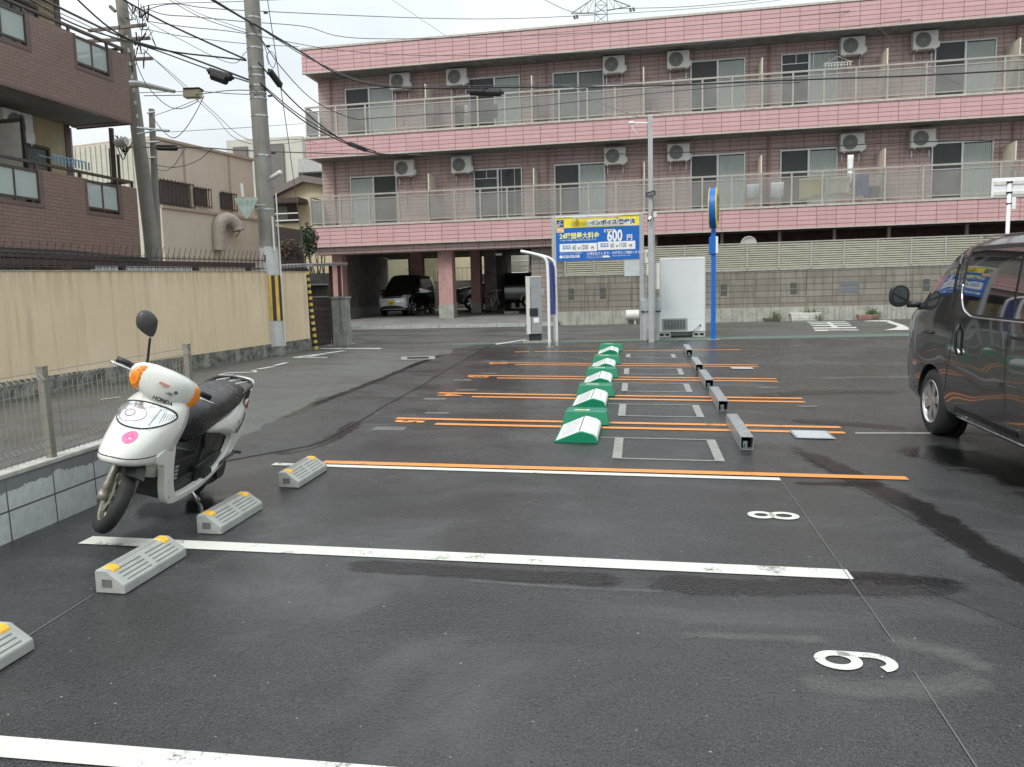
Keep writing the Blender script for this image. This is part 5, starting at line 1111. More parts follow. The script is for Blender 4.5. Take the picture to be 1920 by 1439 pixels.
# --- grey rounded cabinet behind the pole
r = empty('grey_cabinet', (.33, 19.55, gz(.3, 19.5)), 0); tag(r, 'grey plastic cabinet with rounded top standing behind the tall service pole', 'cabinet')
m_ = MB(); m_.loft([sring((0, 0, z), a, .16, 'z', 24, 5) for z, a in ((.0, .17), (.02, .2), (.7, .22), (.72, .235))]); m_.build('bin_body', M_GREYP if 0 else plain('light_grey_plastic', (.40, .42, .43), .5), r, smooth=False)
m_ = MB(); m_.loft([sring((0, 0, z), a, .17, 'z', 24, 5) for z, a in ((.745, .235), (.82, .245), (1.0, .245), (1.04, .22), (1.05, .18))]); m_.build('lid', plain('blue_grey_plastic', (.36, .40, .42), .45), r, smooth=False)
m_ = MB(); m_.box(-.24, .24, -.18, .18, .72, .745); m_.build('seam', M_DARK, r); m_ = MB(); m_.box(-.13, .02, -.19, -.17, .04, .32); m_.build('lower_hatch', M_GREYP, r)

# --- white display freezer seen from the back
fx_, fy_ = .57, 20.55
r = empty('upright_freezer', (fx_, fy_, gz(1.1, fy_) + .0), 0); tag(r, 'white upright display freezer seen from behind on concrete blocks', 'freezer')
fw, fz0, fz1, fd = 1.15, .135, 2.03, .62
m_ = MB(); m_.box(0, fw, 0, fd, fz0, fz1); m_.build('cabinet', plain('freezer_white', (.70, .72, .72), .35, var=.03, scale=2, coat=.2), r, bev=.022)
m_ = MB()
for b in ((.015, fw - .015, fz1 - .05, fz1 - .045), (.03, .034, .17, fz1 - .05), (fw - .034, fw - .03, .17, fz1 - .05)): m_.box(b[0], b[1], -.003, .004, b[2], b[3])
m_.box(.65, 1.1, -.002, .004, .465, .47); m_.build('panel_seam', plain('seam_grey', (.45, .46, .46), .5), r)
m_ = MB(); m_.box(.045, .70, -.004, .006, .17, .485); vf = m_.build('vent_frame', M_GREYP, r)
m_ = MB()
for k_ in range(15): x = .1 + k_ * .037; m_.box(x, x + .02, -.009, -.004, .205, .45)
m_.build('vent_slot', plain('vent_black', (.04, .04, .04), .7), vf); m_ = MB(); m_.box(.12, .62, -.007, -.0045, .3, .31); m_.lathe([(-.013, .05), (-.013, .001)], (.33, 0, .33), 'y', 16, True); m_.build('fan_hub', plain('hub_grey', (.12, .12, .12), .6), vf)
m_ = MB(); m_.tube([(1.02, -.01, .30), (1.0, -.04, .28), (.9, -.05, .2), (.78, -.02, .1)], .008, 6); m_.lathe([(-.018, .022), (-.018, .001)], (1.02, 0, .3), 'y', 12, True); m_.build('power_cord', M_DARK, r)
for x in (-.04, .83):
    m_ = MB(); m_.box(x, x + .32, .0, .17, 0, .04); m_.box(x, x + .32, .0, .17, .095, .13); m_.box(x, x + .04, .0, .17, .04, .095); m_.box(x + .14, x + .18, .0, .17, .04, .095); m_.box(x + .28, x + .32, .0, .17, .04, .095); m_.build('block_foot', M_CONC, r)
    m_ = MB(); m_.box(x + .04, x + .28, .12, .16, .04, .095); m_.build('block_shadow_core', M_DARK, r)
m_ = MB(); m_.box(.3, .85, .15, .5, .04, .13); m_.build('skid', M_CONC, r)
m_ = MB()
for k_ in range(16): z = .4 + k_ * .09; m_.box(fw - .001, fw + .006, .05, .25, z, z + .05)
m_.build('side_louvre', M_ACW, r)

# --- tall blue pole with the round sign turned edge-on
r = empty('round_sign_pole', (1.84, 19.75, gz(1.84, 19.75)), 0); tag(r, 'tall blue pole with a round blue and yellow sign seen almost edge-on', 'sign pole')
m_ = MB(); m_.box(-.055, .055, -.045, .045, .006, 2.68); m_.build('pole', M_BLUE, r, bev=.008); m_ = MB(); m_.box(-.16, .16, -.1, .1, 0, .012); m_.build('base_plate', M_SILV, r)
rz_ = math.radians(80)
T_ = Matrix.Translation((0, 0, 3.18)) @ Matrix.Rotation(rz_, 4, 'Z') @ Matrix.Scale(1.12, 4, (0, 0, 1))
m_ = MB(); m_.T = T_; m_.lathe([(-.075, .43), (.075, .43)], (0, 0, 0), 'y', 48); m_.build('rim', M_BLUE, r, smooth=True)
for s in (-1, 1):
    m_ = MB(); m_.T = T_; m_.lathe([(s * .075, .445), (s * .085, .445), (s * .10, .40), (s * .104, .3), (s * .106, .001)], (0, 0, 0), 'y', 48, True); f = m_.build('yellow_face', M_YEL2, r, smooth=False)
    m_ = MB(); m_.T = T_; m_.lathe([(s * .108, .30), (s * .108, .22)], (0, 0, 0), 'y', 40); m_.box(-.05, .05, min(s * .107, s * .11), max(s * .107, s * .11), -.2, .2); m_.build('face_mark', M_NAVY, f, recalc=False)
    
m_ = MB(); m_.box(-.03, .03, -.03, .03, 2.66, 2.75); m_.build('neck', M_BLUE, r)
m_ = MB(); m_.box(-.1, .045, -.09, .09, 2.08, 2.5); m_.build('lower_box', M_BLUE, r, bev=.006); m_ = MB(); m_.box(.045, .1, -.095, .095, 2.1, 2.5); m_.build('white_face', M_WHT, r, bev=.004)
m_ = MB(); 
for i in range(5): m_.box(.1, .102, -.07, .07, 2.15 + i * .07, 2.18 + i * .07)
m_.build('lettering', M_BLUE, r)

# --- payment machine
r = empty('payment_machine', (-2.55, 19.45, gz(-2.55, 19.45)), .12); tag(r, 'grey and white parking payment machine seen from its side by the bent pipe', 'payment machine')
m_ = MB(); m_.box(-.3, .42, -.25, .35, 0, .05); m_.build('concrete_base', M_COLBASE, r)
m_ = MB(); m_.box(-.15, .17, -.1, .18, .05, .22); m_.build('plinth', M_DARK, r)
m_ = MB(); m_.box(-.19, .19, -.14, .2, .22, 1.62); m_.build('cabinet', M_GREYP, r, bev=.008); m_ = MB(); m_.box(-.205, -.10, -.15, -.135, .22, 1.63); m_.box(-.205, .19, -.15, .2, 1.62, 1.65); m_.box(-.205, -.19, -.15, .2, .22, 1.62); m_.build('white_side', M_ACW, r)
m_ = MB(); m_.box(-.12, .09, -.152, -.136, .66, .86); m_.build('black_window', M_DARK, r); m_ = MB(); m_.box(-.02, .11, -.15, -.138, .50, .62); m_.build('white_label', M_TXT, r, bev=.004)
m_ = MB()
for z in (.35, .8, 1.05, 1.35, 1.45, 1.55):
    for x in (-.03, .1): m_.lathe([(-.145, .008), (-.145, .0005)], (x, 0, z), 'y', 8, True)
m_.build('rivet', M_SILV, r); m_ = MB(); m_.box(-.09, -.075, -.143, -.136, .25, 1.4); m_.build('door_gap', M_GROOVE, r); m_ = MB(); m_.box(.19, .23, -.05, .1, 1.2, 1.35); m_.build('side_box', M_WHT, r)

# --- bent white pipe with blue strip
r = empty('bent_pipe_guard', (-2.0, 17.8, gz(-2.0, 17.8)), 0); tag(r, 'white bent pipe hoop with a blue banner strip beside the payment machine', 'pipe guard')
pth = cr_path([(0, 0, 0), (-.0, 0, 1.0), (-.01, 0, 1.8), (-.05, .0, 2.0), (-.17, 0, 2.09), (-.4, 0, 2.16), (-.62, 0, 2.21)], 6)
m_ = MB(); m_.tube(pth, .034, 12); m_.build('front_pipe', M_WHT, r, smooth=True)
pth2 = [Vector((p_.x + .14 * max(0, min(1, (2.25 - p_.z) / .3)) + 0, .35, p_.z)) for p_ in pth]
m_ = MB(); m_.tube(pth2, .03, 12); m_.build('rear_pipe', M_WHT, r, smooth=True)
m_ = MB(); m_.add([(.01, .04, .75), (.12, .31, .75), (.12, .31, 1.85), (.05, .31, 1.98), (-.01, .04, 1.93), (.0, .04, 1.8)], [(0, 1, 2, 3, 4, 5)]); bo = m_.build('blue_banner', plain('faded_navy_banner', (.06, .08, .27), .6, var=.3, scale=14), r)
b_ = bo.modifiers.new('thick', 'SOLIDIFY'); b_.thickness = .006
for x, y in ((0, 0), (.14, .35)): m_ = MB(); m_.box(x - .09, x + .09, y - .09, y + .09, 0, .012); m_.build('foot_plate', M_GROUT, r)

# --- white board sign on a post (rear view, right)
q = at(1889, 438, 25.6); zt_ = at(1889, 333, 25.6).z
r = empty('rear_board_sign', (q.x, 25.6, gz(q.x, 25.6)), .0); tag(r, 'white boxed sign board on a white post seen from behind above the van', 'sign')
gz_ = r.location.z; m_ = MB(); m_.cyl((0, 0, 0), (0, 0, zt_ - gz_ - .1), .055, 12); m_.build('post', M_WHT, r, smooth=True)
m_ = MB(); zc = zt_ - gz_; m_.box(-.46, .75, .06, .1, zc - .56, zc); bd_ = m_.build('board', M_WHT, r, bev=.03)
m_ = MB()
for z in (zc - .2, zc - .5): m_.box(-.4, .7, .03, .06, z, z + .1)
m_.build('rear_rib', M_ACW, bd_); m_ = MB()
for z in (zc - .17, zc - .47): m_.box(-.07, .07, -.06, .03, z, z + .05)
m_.build('clamp', M_DARK, r); m_ = MB(); m_.box(.09, .21, .02, .05, zc - .93, zc - .58); m_.build('small_plate', M_WHT, r, bev=.01); m_ = MB(); m_.box(-.07, .07, -.06, .04, zc - .78, zc - .75); m_.build('clamp', M_DARK, r)
# ================================================================ scooter
M_SCW = plain('pearl_white_plastic', (.69, .70, .64), .2, var=.04, scale=3, coat=.5, dirt=(.35, .31, .22), dirt_amt=.18, rvar=.05)
M_SCD = plain('yellowed_white_plastic', (.55, .53, .42), .35, var=.12, scale=6, coat=.2, dirt=(.22, .19, .12), dirt_amt=.4)
M_BKP = plain('matt_black_plastic', (.014, .014, .014), .45, var=.2); M_VINYL = plain('black_vinyl_cover', (.02, .02, .022), .32, var=.2, scale=9, bump=.012, bscale=9)
M_TYRE = plain('tyre_rubber', (.018, .018, .018), .7, var=.2, bump=.002, bscale=120); M_RIMG = plain('dull_gold_alloy', (.30, .29, .23), .4, .5, var=.2, scale=10)
M_FORK = plain('dirty_alloy', (.26, .25, .21), .45, .5, var=.3, scale=14); M_CHR = plain('bright_chrome', (.72, .73, .74), .12, 1, var=.05)
M_AMB = Mt('amber_lens'); k = M_AMB; wv = k.n('TexWave'); wv.inputs['Scale'].default_value = 40; k.l(k.vec(), wv.inputs['Vector']); k.set(col=k.mix(wv.outputs[0], (.80, .20, .01), (.95, .33, .02)), rough=.12, coat=.6); k.bump(wv.outputs[0], .002); M_AMB = k.m
k = Mt('headlight_reflector'); wv = k.n('TexWave'); wv.inputs['Scale'].default_value = 26; k.l(k.vec(), wv.inputs['Vector']); vo = k.noise(k.vec(scale=(1, 1, 2.2)), 9, 1); k.set(col=k.mix(k.rng(vo, .3, .7), (.46, .47, .48), (.84, .85, .86)), rough=.08, metal=.6, coat=1.0); k.bump(vo, .01); M_HL = k.m
SX, SY, YAW, LEAN, STEER = -3.215, 4.245, math.radians(-82), math.radians(14), math.radians(38)
SK = .955
fw_ = Matrix.Rotation(YAW, 4, 'Z') @ Vector((1.235 * SK, 0, 0)); ox, oy = SX - fw_.x, SY - fw_.y
sco = empty('scooter', (ox, oy, gz(ox, oy) + .008)); sco.rotation_euler = (Matrix.Rotation(YAW, 4, 'Z') @ Matrix.Rotation(math.atan(-.0312), 4, 'Y') @ Matrix.Rotation(-LEAN, 4, 'X')).to_euler()
sco.scale = (SK, SK, SK)
tag(sco, 'white motor scooter with black covered seat parked on its side stand', 'scooter')
A0 = Vector((1.0, 0, .8)); AX = Vector((-.45, 0, .893)); TS = Matrix.Translation(A0) @ Matrix.Rotation(STEER, 4, AX) @ Matrix.Translation(-A0)
def wheel(mb_t, mb_r, c, r, wd, spokes=5, n=40):
    t_ = [(-wd / 2 * .8, r - .075), (-wd / 2, r - .045), (-wd / 2 * .8, r - .015), (-wd * .2, r), (wd * .2, r), (wd / 2 * .8, r - .015), (wd / 2, r - .045), (wd / 2 * .8, r - .075)]
    mb_t.lathe([(a, q) for a, q in t_], c, 'y', n)
    rr = r - .07
    mb_r.lathe([(-wd * .38, rr + .012), (-wd * .40, rr), (-wd * .3, rr - .014), (wd * .3, rr - .014), (wd * .40, rr), (wd * .38, rr + .012)], c, 'y', n)
    mb_r.lathe([(-wd * .5, .001), (-wd * .5, .03), (wd * .5, .03), (wd * .5, .001)], c, 'y', 16)
    for i in range(spokes):
        a = 2 * PI * i / spokes + .3; d = Vector((math.cos(a), 0, math.sin(a))); p = Vector(c); q = Vector((-d.z, 0, d.x))
        mb_r.tube([p + d * .02 + Vector((0, -.02, 0)), p + d * (rr - .005) + Vector((0, -.01, 0))], .013, 6); mb_r.tube([p + d * .02 + Vector((0, .02, 0)), p + d * (rr - .005) + Vector((0, .01, 0))], .013, 6)
for T_, c, nm, r_ in ((TS, (1.235, 0, .235), 'front_wheel', .235), (Matrix.Identity(4), (0, 0, .225), 'rear_wheel', .225)):
    a, b = MB(), MB(); a.T = b.T = T_; wheel(a, b, c, r_, .095)
    t_ = a.build(nm, M_TYRE, sco, smooth=True); b.build('rim', M_RIMG, t_, smooth=False)
m_ = MB(); m_.T = TS; m_.lathe([(-.045, .105), (-.043, .05)], (1.235, 0, .235), 'y', 24); m_.build('brake_disc', M_FORK, sco)
for s in (-1, 1):
    m_ = MB(); m_.T = TS; m_.tube([(1.235, s * .075, .225), (1.205, s * .075, .30), (1.13, s * .07, .48), (1.1, s * .06, .56)], [.024, .026, .024, .02], 12); m_.tube([(1.25, s * .075, .20), (1.225, s * .075, .26)], .033, 12); m_.build('fork_leg', M_FORK, sco, smooth=True)
m_ = MB(); m_.T = TS
rings = []
for i in range(9):
    a = math.radians(10 + i * 20); ro = .27; c = Vector((1.235 + ro * math.cos(a), 0, .245 + ro * math.sin(a)))
    rings.append([(c.x, -.062, c.z), (c.x + .012 * math.cos(a), 0, c.z + .012 * math.sin(a)), (c.x, .062, c.z), (c.x - .015 * math.cos(a), .055, c.z - .015 * math.sin(a)), (c.x - .015 * math.cos(a), -.055, c.z - .015 * math.sin(a))])
m_.loft(rings[2:8]); m_.build('front_mudguard', M_BKP, sco)
# nose / leg shield
NL = [(.36, .985, 1.06, .13), (.44, 1.00, 1.10, .15), (.485, 1.03, 1.30, .19), (.50, 1.04, 1.42, .205), (.525, 1.03, 1.462, .222), (.56, 1.01, 1.455, .232), (.61, .99, 1.41, .243), (.67, .965, 1.335, .256), (.73, .94, 1.255, .264), (.79, .915, 1.175, .262), (.85, .89, 1.095, .24), (.895, .875, 1.03, .195), (.92, .865, .985, .14), (.93, .86, .95, .08)]
NL = [(a_, b_, c_, d_ * .80) for a_, b_, c_, d_ in NL]
def nlev(z):
    for a, b in zip(NL, NL[1:]):
        if z <= b[0]:
            t = (z - a[0]) / (b[0] - a[0]); return tuple(a[i] + (b[i] - a[i]) * t for i in range(1, 4))
    return NL[-1][1:]
def npt(deg, z, off=0):
    xb, xf, w_ = nlev(z); t = math.radians(deg); cs, sn = math.cos(t), math.sin(t)
    px = xb + (xf - xb + off) * math.copysign(abs(cs) ** .78, cs); py = (w_ + off) * math.copysign(abs(sn) ** .86, sn); return Vector((px, py, z))
def nring(z):
    R_ = [npt(-90 + 10 * i, z) for i in range(19)]; xb, xf, w_ = nlev(z)
    for i in range(1, 8): y = w_ * (1 - i / 4); R_.append(Vector((xb - .012 + .02 * (1 - (y / w_) ** 2) * -1, y, z)))
    return R_
zz = [.36, .42, .465, .485, .50, .512, .525, .545, .57, .61, .65, .69, .73, .77, .81, .85, .885, .91, .925, .93]
m_ = MB(); m_.loft([nring(z) for z in zz]); m_.build('front_shield', M_SCW, sco, smooth=True)
# dark seam above the lip
m_ = MB()
vs_ = []; 
for i in range(33): d_ = -80 + i * 5; zc_ = .556 - .012 * abs(math.sin(math.radians(d_))) + .03 * abs(d_ / 80) ** 3; vs_ += [npt(d_, zc_, .0015), npt(d_, zc_ + .006, .0015)]
m_.add(vs_, [(2 * i, 2 * i + 2, 2 * i + 3, 2 * i + 1) for i in range(32)]); m_.build('panel_seam', M_BKP, sco, recalc=False)
def npatch(lo, hi, d0, d1, off, nm, mat, n=24, m=8, par=sco):
    mb_ = MB(); vs_ = []
    for i in range(n + 1):
        t = i / n; d_ = d0 + (d1 - d0) * t
        for j in range(m + 1): vs_.append(npt(d_, lo(t) + (hi(t) - lo(t)) * j / m, off))
    mb_.add(vs_, [(i * (m + 1) + j, (i + 1) * (m + 1) + j, (i + 1) * (m + 1) + j + 1, i * (m + 1) + j + 1) for i in range(n) for j in range(m)]); return mb_.build(nm, mat, par, smooth=True, recalc=False)
lo_ = lambda t: .80 - .075 * math.sin(PI * t) ** .75; hi_ = lambda t: .80 + .058 * math.sin(PI * t) ** .55
npatch(lambda t: lo_(t) - .009, lambda t: hi_(t) + .008, -64, 64, .003, 'headlight_gasket', M_BKP)
npatch(lo_, hi_, -60, 60, .007, 'headlight', M_HL)
def nring_tube(dc, zc, rd_, rz_, r_, nm, mat, off=.008):
    m_ = MB(); P = [npt(dc + rd_ * math.cos(2 * PI * i / 28), zc + rz_ * math.sin(2 * PI * i / 28), off) for i in range(29)]; m_.tube(P, r_, 5, cap=False); m_.build(nm, mat, sco, smooth=True)
nring_tube(-16, .792, 24, .046, .0022, 'reflector_rim', M_FORK); nring_tube(-16, .792, 9, .018, .003, 'bulb_shield', M_SOFF)
m_ = MB(); m_.add([npt(20, .745, .0085), npt(22, .745, .0085), npt(26, .842, .0085), npt(24, .842, .0085)], [(0, 1, 2, 3)]); m_.build('lens_divider', M_FORK, sco, recalc=False)
m_ = MB()
for i in range(6): d_ = 34 + i * 4.0; m_.tube([npt(d_, .765 + .006 * i, .009), npt(d_, .825 - .002 * i, .009)], .0022, 4)
m_.build('lens_rib', M_FORK, sco)
pt = npt(-4, .665, .004); 
m_ = MB(); vs_ = [npt(8, .672, .004)] + [npt(8 + 9.5 * math.cos(a), .672 + .034 * math.sin(a), .004) for a in [2 * PI * i / 20 for i in range(20)]]
m_.add(vs_, [(0, 1 + i, 1 + (i + 1) % 20) for i in range(20)]); st_ = m_.build('round_sticker', plain('pink_sticker', (.72, .16, .32), .4, var=.35, scale=60), sco, recalc=False)
m_ = MB(); vs_ = [npt(8, .668, .0055)] + [npt(9 + 2.6 * math.cos(a), .666 + .005 * math.sin(a), .0055) for a in [2 * PI * i / 12 for i in range(12)]]; m_.add(vs_, [(0, 1 + i, 1 + (i + 1) % 12) for i in range(12)]); m_.build('sticker_print', plain('pale_pink_print', (.8, .5, .6), .5), st_, recalc=False)
m_ = MB(); m_.add([npt(14, .722, .003), npt(28, .722, .003), npt(28, .738, .003), npt(14, .738, .003)], [(0, 1, 2, 3)]); m_.build('faded_sticker', plain('clear_sticker', (.55, .56, .53), .3), sco, recalc=False)
m_ = MB(); m_.add([npt(-20, .575, .003), npt(12, .575, .003), npt(4, .596, .003), npt(-4, .606, .003), npt(-12, .596, .003)], [(0, 1, 2, 3, 4)]); m_.build('nose_emblem', plain('embossed_emblem', (.60, .61, .56), .3), sco, recalc=False)
# white side frames sweeping from the shield along the floor up to the tail
out_ = [(1.235, .56), (1.20, .50), (1.10, .47), (1.055, .40), (1.01, .28), (.955, .195), (.88, .158), (.74, .15), (.45, .165), (.15, .235), (-.08, .33), (-.22, .43), (-.34, .56), (-.20, .62), (-.02, .60)]
in_ = [(-.06, .54), (-.07, .47), (-.03, .40), (.06, .33), (.22, .262), (.42, .222), (.60, .205), (.80, .208), (.865, .24), (.915, .32), (.965, .47), (1.00, .60), (1.10, .62)]
in_ = [(x - (.03 if x > .84 else 0), z) for x, z in in_]
out_ = [(p.x, p.z) for p in cr_path([(x, 0, z) for x, z in out_], 4)]; in_ = [(p.x, p.z) for p in cr_path([(x, 0, z) for x, z in in_], 4)]
for s in (-1, 1):
    poly = out_ + in_
    m_ = MB(); y0, y1 = s * .128, s * .182
    n_ = len(poly)
    def yo(x, z): return s * (.182 + .008 * max(0, min(1, (x - .9) / .3)))
    m_.add([(p, y0 if p > -.2 else s * .06, q) for p, q in poly] + [(p, yo(p, q), q) for p, q in poly], [tuple(range(n_)), tuple(range(2 * n_ - 1, n_ - 1, -1))] + [(i, (i + 1) % n_, (i + 1) % n_ + n_, i + n_) for i in range(n_)])
    m_.build('side_frame', M_SCW if s > 0 else M_SCD, sco, bev=.009)
m_ = MB(); m_.tube(cr_path([(-.40, .140, .66), (-.25, .183, .60), (-.10, .203, .54)], 4), .006, 5); m_.build('tail_trim', M_BKP, sco)
m_ = MB(); text_mb(m_, '平10', .055, (-.10, .2085, .60), (-.96, -.22, .0), (0, 0, 1), .001); m_.build('tail_decal', plain('brown_decal', (.22, .14, .06), .5), sco, recalc=False)
# inner dark body: floorboard, tunnel, inner shield
m_ = MB(); m_.prism([(.98, .58), (1.02, .46), (.94, .2), (.82, .165), (.3, .19), (.0, .30), (-.12, .42), (-.08, .60), (.35, .62), (.30, .45), (.36, .30), (.80, .27), (.89, .4), (.9, .72), (.95, .86)], -.125, .125, 'y'); m_.build('floor_and_inner_shield', M_BKP, sco, bev=.01)
m_ = MB(); m_.prism([(.86, .66), (.90, .56), (.80, .24), (.34, .25), (.26, .42), (.26, .60), (.34, .62), (.36, .42), (.74, .42)], -.10, .10, 'y'); m_.build('centre_tunnel', M_BKP, sco, bev=.008)
m_ = MB()
for i in range(4):
    for j in range(2): m_.box(.83 - j * .1, .88 - j * .1, .126, .132, .30 + i * .028, .315 + i * .028)
m_.build('vent_slits', M_SOFF, sco)
m_ = MB(); m_.loft([sring((x, 0, z), a, b, 'x', 20, 2.6) for x, z, a, b in ((.36, .61, .10, .03), (.30, .61, .15, .05), (.2, .61, .175, .065), (.08, .61, .195, .085), (-.04, .605, .205, .115), (-.14, .605, .20, .15), (-.25, .645, .182, .14), (-.37, .69, .15, .10), (-.48, .735, .09, .06), (-.53, .75, .04, .025))]); m_.build('rear_cowl', M_SCW, sco, smooth=True)
m_ = MB(); m_.loft([sring((x, 0, z), a, b, 'x', 22, 2.4) for x, z, a, b in ((.70, .66, .04, .04), (.66, .665, .10, .10), (.58, .67, .155, .15), (.46, .69, .18, .15), (.3, .725, .19, .135), (.1, .765, .195, .12), (-.08, .80, .188, .105), (-.24, .83, .165, .085), (-.32, .845, .10, .05), (-.34, .845, .02, .01))]); seat = m_.build('seat', M_VINYL, sco, smooth=True)
# grab rail and rack
m_ = MB(); m_.tube(cr_path([(-.1, .15, .80), (-.22, .17, .86), (-.40, .15, .90), (-.52, .07, .91), (-.54, 0, .91), (-.52, -.07, .91), (-.40, -.15, .90), (-.22, -.17, .86), (-.1, -.15, .80)], 5), .015, 8); m_.build('grab_rail', M_BKP, sco, smooth=True)
m_ = MB(); m_.tube(cr_path([(-.30, .16, .74), (-.42, .14, .84), (-.60, .09, .90), (-.64, 0, .91), (-.60, -.09, .90), (-.42, -.14, .84), (-.30, -.16, .74)], 5), .013, 8)
for y in (-.08, 0, .08): m_.tube([(-.22, y, .905), (-.60, y, .905)], .007, 6)
m_.build('rear_rack', plain('greyish_rack', (.52, .52, .48), .35, .4), sco, smooth=True)
for s in (-1, 1): m_ = MB(); m_.tube([(-.36, s * .15, .86), (-.33, s * .14, .70)], .017, 8); m_.build('rail_stay', M_BKP, sco)
m_ = MB(); m_.box(-.60, -.555, -.09, .09, .66, .74); m_.build('tail_lamp', plain('red_lens', (.4, .01, .01), .2), sco, bev=.008)
# engine and swing arm
m_ = MB(); m_.prism([(.42, .20), (.44, .34), (.1, .40), (-.14, .36), (-.16, .16), (.05, .13), (.3, .14)], .07, .15, 'y'); m_.build('drive_case', M_BKP, sco, bev=.012)
m_ = MB(); m_.cyl((.0, .15, .25), (.0, .175, .25), .085, 16); m_.cyl((.28, .15, .24), (.28, .18, .24), .07, 16); m_.tube([(.10, .17, .28), (.08, .20, .33), (-.1, .22, .38)], .011, 6); m_.cyl((-.1, .2, .38), (-.1, .27, .385), .012, 8); m_.build('kick_starter', plain('engine_grey', (.07, .07, .065), .4, .5), sco)
m_ = MB(); m_.prism([(.45, .30), (.1, .46), (-.25, .40), (-.2, .28), (.3, .22)], -.12, .06, 'y'); m_.build('engine_block', M_BKP, sco, bev=.01); m_ = MB(); m_.tube([(.3, -.14, .2), (.05, -.16, .24), (-.35, -.17, .33)], [.03, .05, .055], 12); m_.build('exhaust', M_FORK, sco, smooth=True)
m_ = MB(); m_.tube([(.52, .15, .185), (.50, .20, .12), (.475, .245, .055), (.47, .262, .012)], [.017, .015, .014, .013], 8); m_.box(.44, .50, .235, .30, .0, .016); m_.tube([(.50, .16, .17), (.45, .20, .115), (.44, .215, .09)], .009, 6); m_.build('side_stand', M_CHR, sco, smooth=False)
# brake cables and hoses
for y0, y1, r_ in ((.02, .06, .0045), (-.03, -.07, .004)):
    m_ = MB(); m_.T = TS; m_.tube(cr_path([(1.02, y0, .86), (1.10, y0 * 1.5, .62), (1.16, y1, .46), (1.21, y1 * 1.25, .30)], 5), r_, 5); m_.build('brake_cable', M_BKP, sco, smooth=True)
for s in (-1, 1):
    for x_, z_ in ((.985, .34), (.93, .22), (.60, .168)):
        m_ = MB(); m_.cyl((x_, s * .181, z_), (x_, s * .1855, z_), .007, 8); m_.build('panel_screw', M_FORK, sco)
# handlebar, steered
m_ = MB(); m_.T = TS
m_.loft([[(c[0] + a * math.copysign(abs(math.cos(t)) ** (2 / 2.5), math.cos(t)), y, c[1] + b * math.copysign(abs(math.sin(t)) ** (2 / 2.5), math.sin(t))) for t in [2 * PI * i / 20 for i in range(20)]] for y, c, a, b in
         ((-.235, (.93, .985), .015, .02), (-.225, (.935, .985), .04, .05), (-.185, (.945, .985), .072, .082), (-.11, (.965, .978), .092, .108), (0, (.985, .955), .112, .14), (.11, (.965, .978), .092, .108), (.185, (.945, .985), .072, .082), (.225, (.935, .985), .04, .05), (.235, (.93, .985), .015, .02))])
m_.build('handlebar_cowl', M_SCW, sco, smooth=True)
for s in (-1, 1):
    m_ = MB(); m_.T = TS
    m_.loft([[(.975 + .028 - abs(y - .165) * .30 + a * .62 * math.cos(t), s * y, .975 + b * 1.12 * math.sin(t)) for t in [2 * PI * i / 16 for i in range(16)]] for y, a, b in ((.10, .008, .012), (.115, .022, .045), (.14, .030, .068), (.172, .036, .076), (.20, .033, .066), (.222, .022, .044), (.236, .005, .012))]); m_.build('indicator', M_AMB, sco, smooth=True)
    m_ = MB(); m_.T = TS; m_.tube([(.90, s * .2, 1.0), (.875, s * .26, 1.005), (.865, s * .33, 1.0)], [.014, .019, .02], 12); m_.build('grip', M_BKP, sco, smooth=True)
    m_ = MB(); m_.T = TS; m_.tube([(.955, s * .22, .985), (.95, s * .26, .985), (.925, s * .34, .98), (.91, s * .36, .98)], [.008, .007, .007, .011], 8); m_.build('brake_lever', M_CHR, sco, smooth=True)
m_ = MB(); m_.T = TS; m_.tube(cr_path([(.93, -.17, 1.02), (.925, -.17, 1.08), (.92, -.195, 1.15), (.91, -.222, 1.225)], 5), .0085, 8); m_.lathe([(1.03, .018), (1.05, .014), (1.07, .01)], (.93, -.17, 0), 'z', 12); ms = m_.build('mirror_stem', M_BKP, sco, smooth=True)
m_ = MB(); m_.T = TS @ Matrix.Translation((.905, -.275, 1.30)) @ Matrix.Rotation(math.radians(44), 4, 'X')
m_.loft([[(x, w_ * 1.02 * math.cos(t) * (1 - .42 * max(0, -math.sin(t))), h_ * 1.02 * math.sin(t)) for t in [2 * PI * i / 24 for i in range(24)]] for x, w_, h_ in ((-.02, .01, .01), (-.02, .062, .088), (-.01, .066, .092), (.012, .058, .082), (.026, .035, .05), (.03, .008, .012))]); m_.build('mirror', plain('mirror_housing', (.05, .05, .048), .5), sco, smooth=True)
m_ = MB(); m_.T = TS
def cowl_text(s_, size, y, z, x=1.092, off=.0005, mat=M_TXG, up=(-.28, 0, .96)):
    mb_ = MB(); mb_.T = TS; text_mb(mb_, s_, size, (x, y, z), (0, 1, 0), up, off, 1, 'CENTER')
    return mb_.build('lettering', mat, sco, recalc=False)
cowl_text('HONDA', .036, .0, .893, 1.0945, .0012, M_BLK, (.14, 0, .99))
mb_ = MB(); mb_.T = TS; mb_.box(1.086, 1.0945, -.075, -.01, 1.0, 1.016); mb_.build('red_label', plain('faded_red_label', (.75, .35, .28), .5), sco)
mb_ = MB(); mb_.T = TS; mb_.box(1.09, 1.0985, -.01, .035, .958, .961); mb_.box(1.09, 1.0985, 0, .035, .968, .971); mb_.lathe([(1.094, .013), (1.0965, .001)], (0, .05, .985), 'x', 10); mb_.build('small_decal', M_TXG, sco)
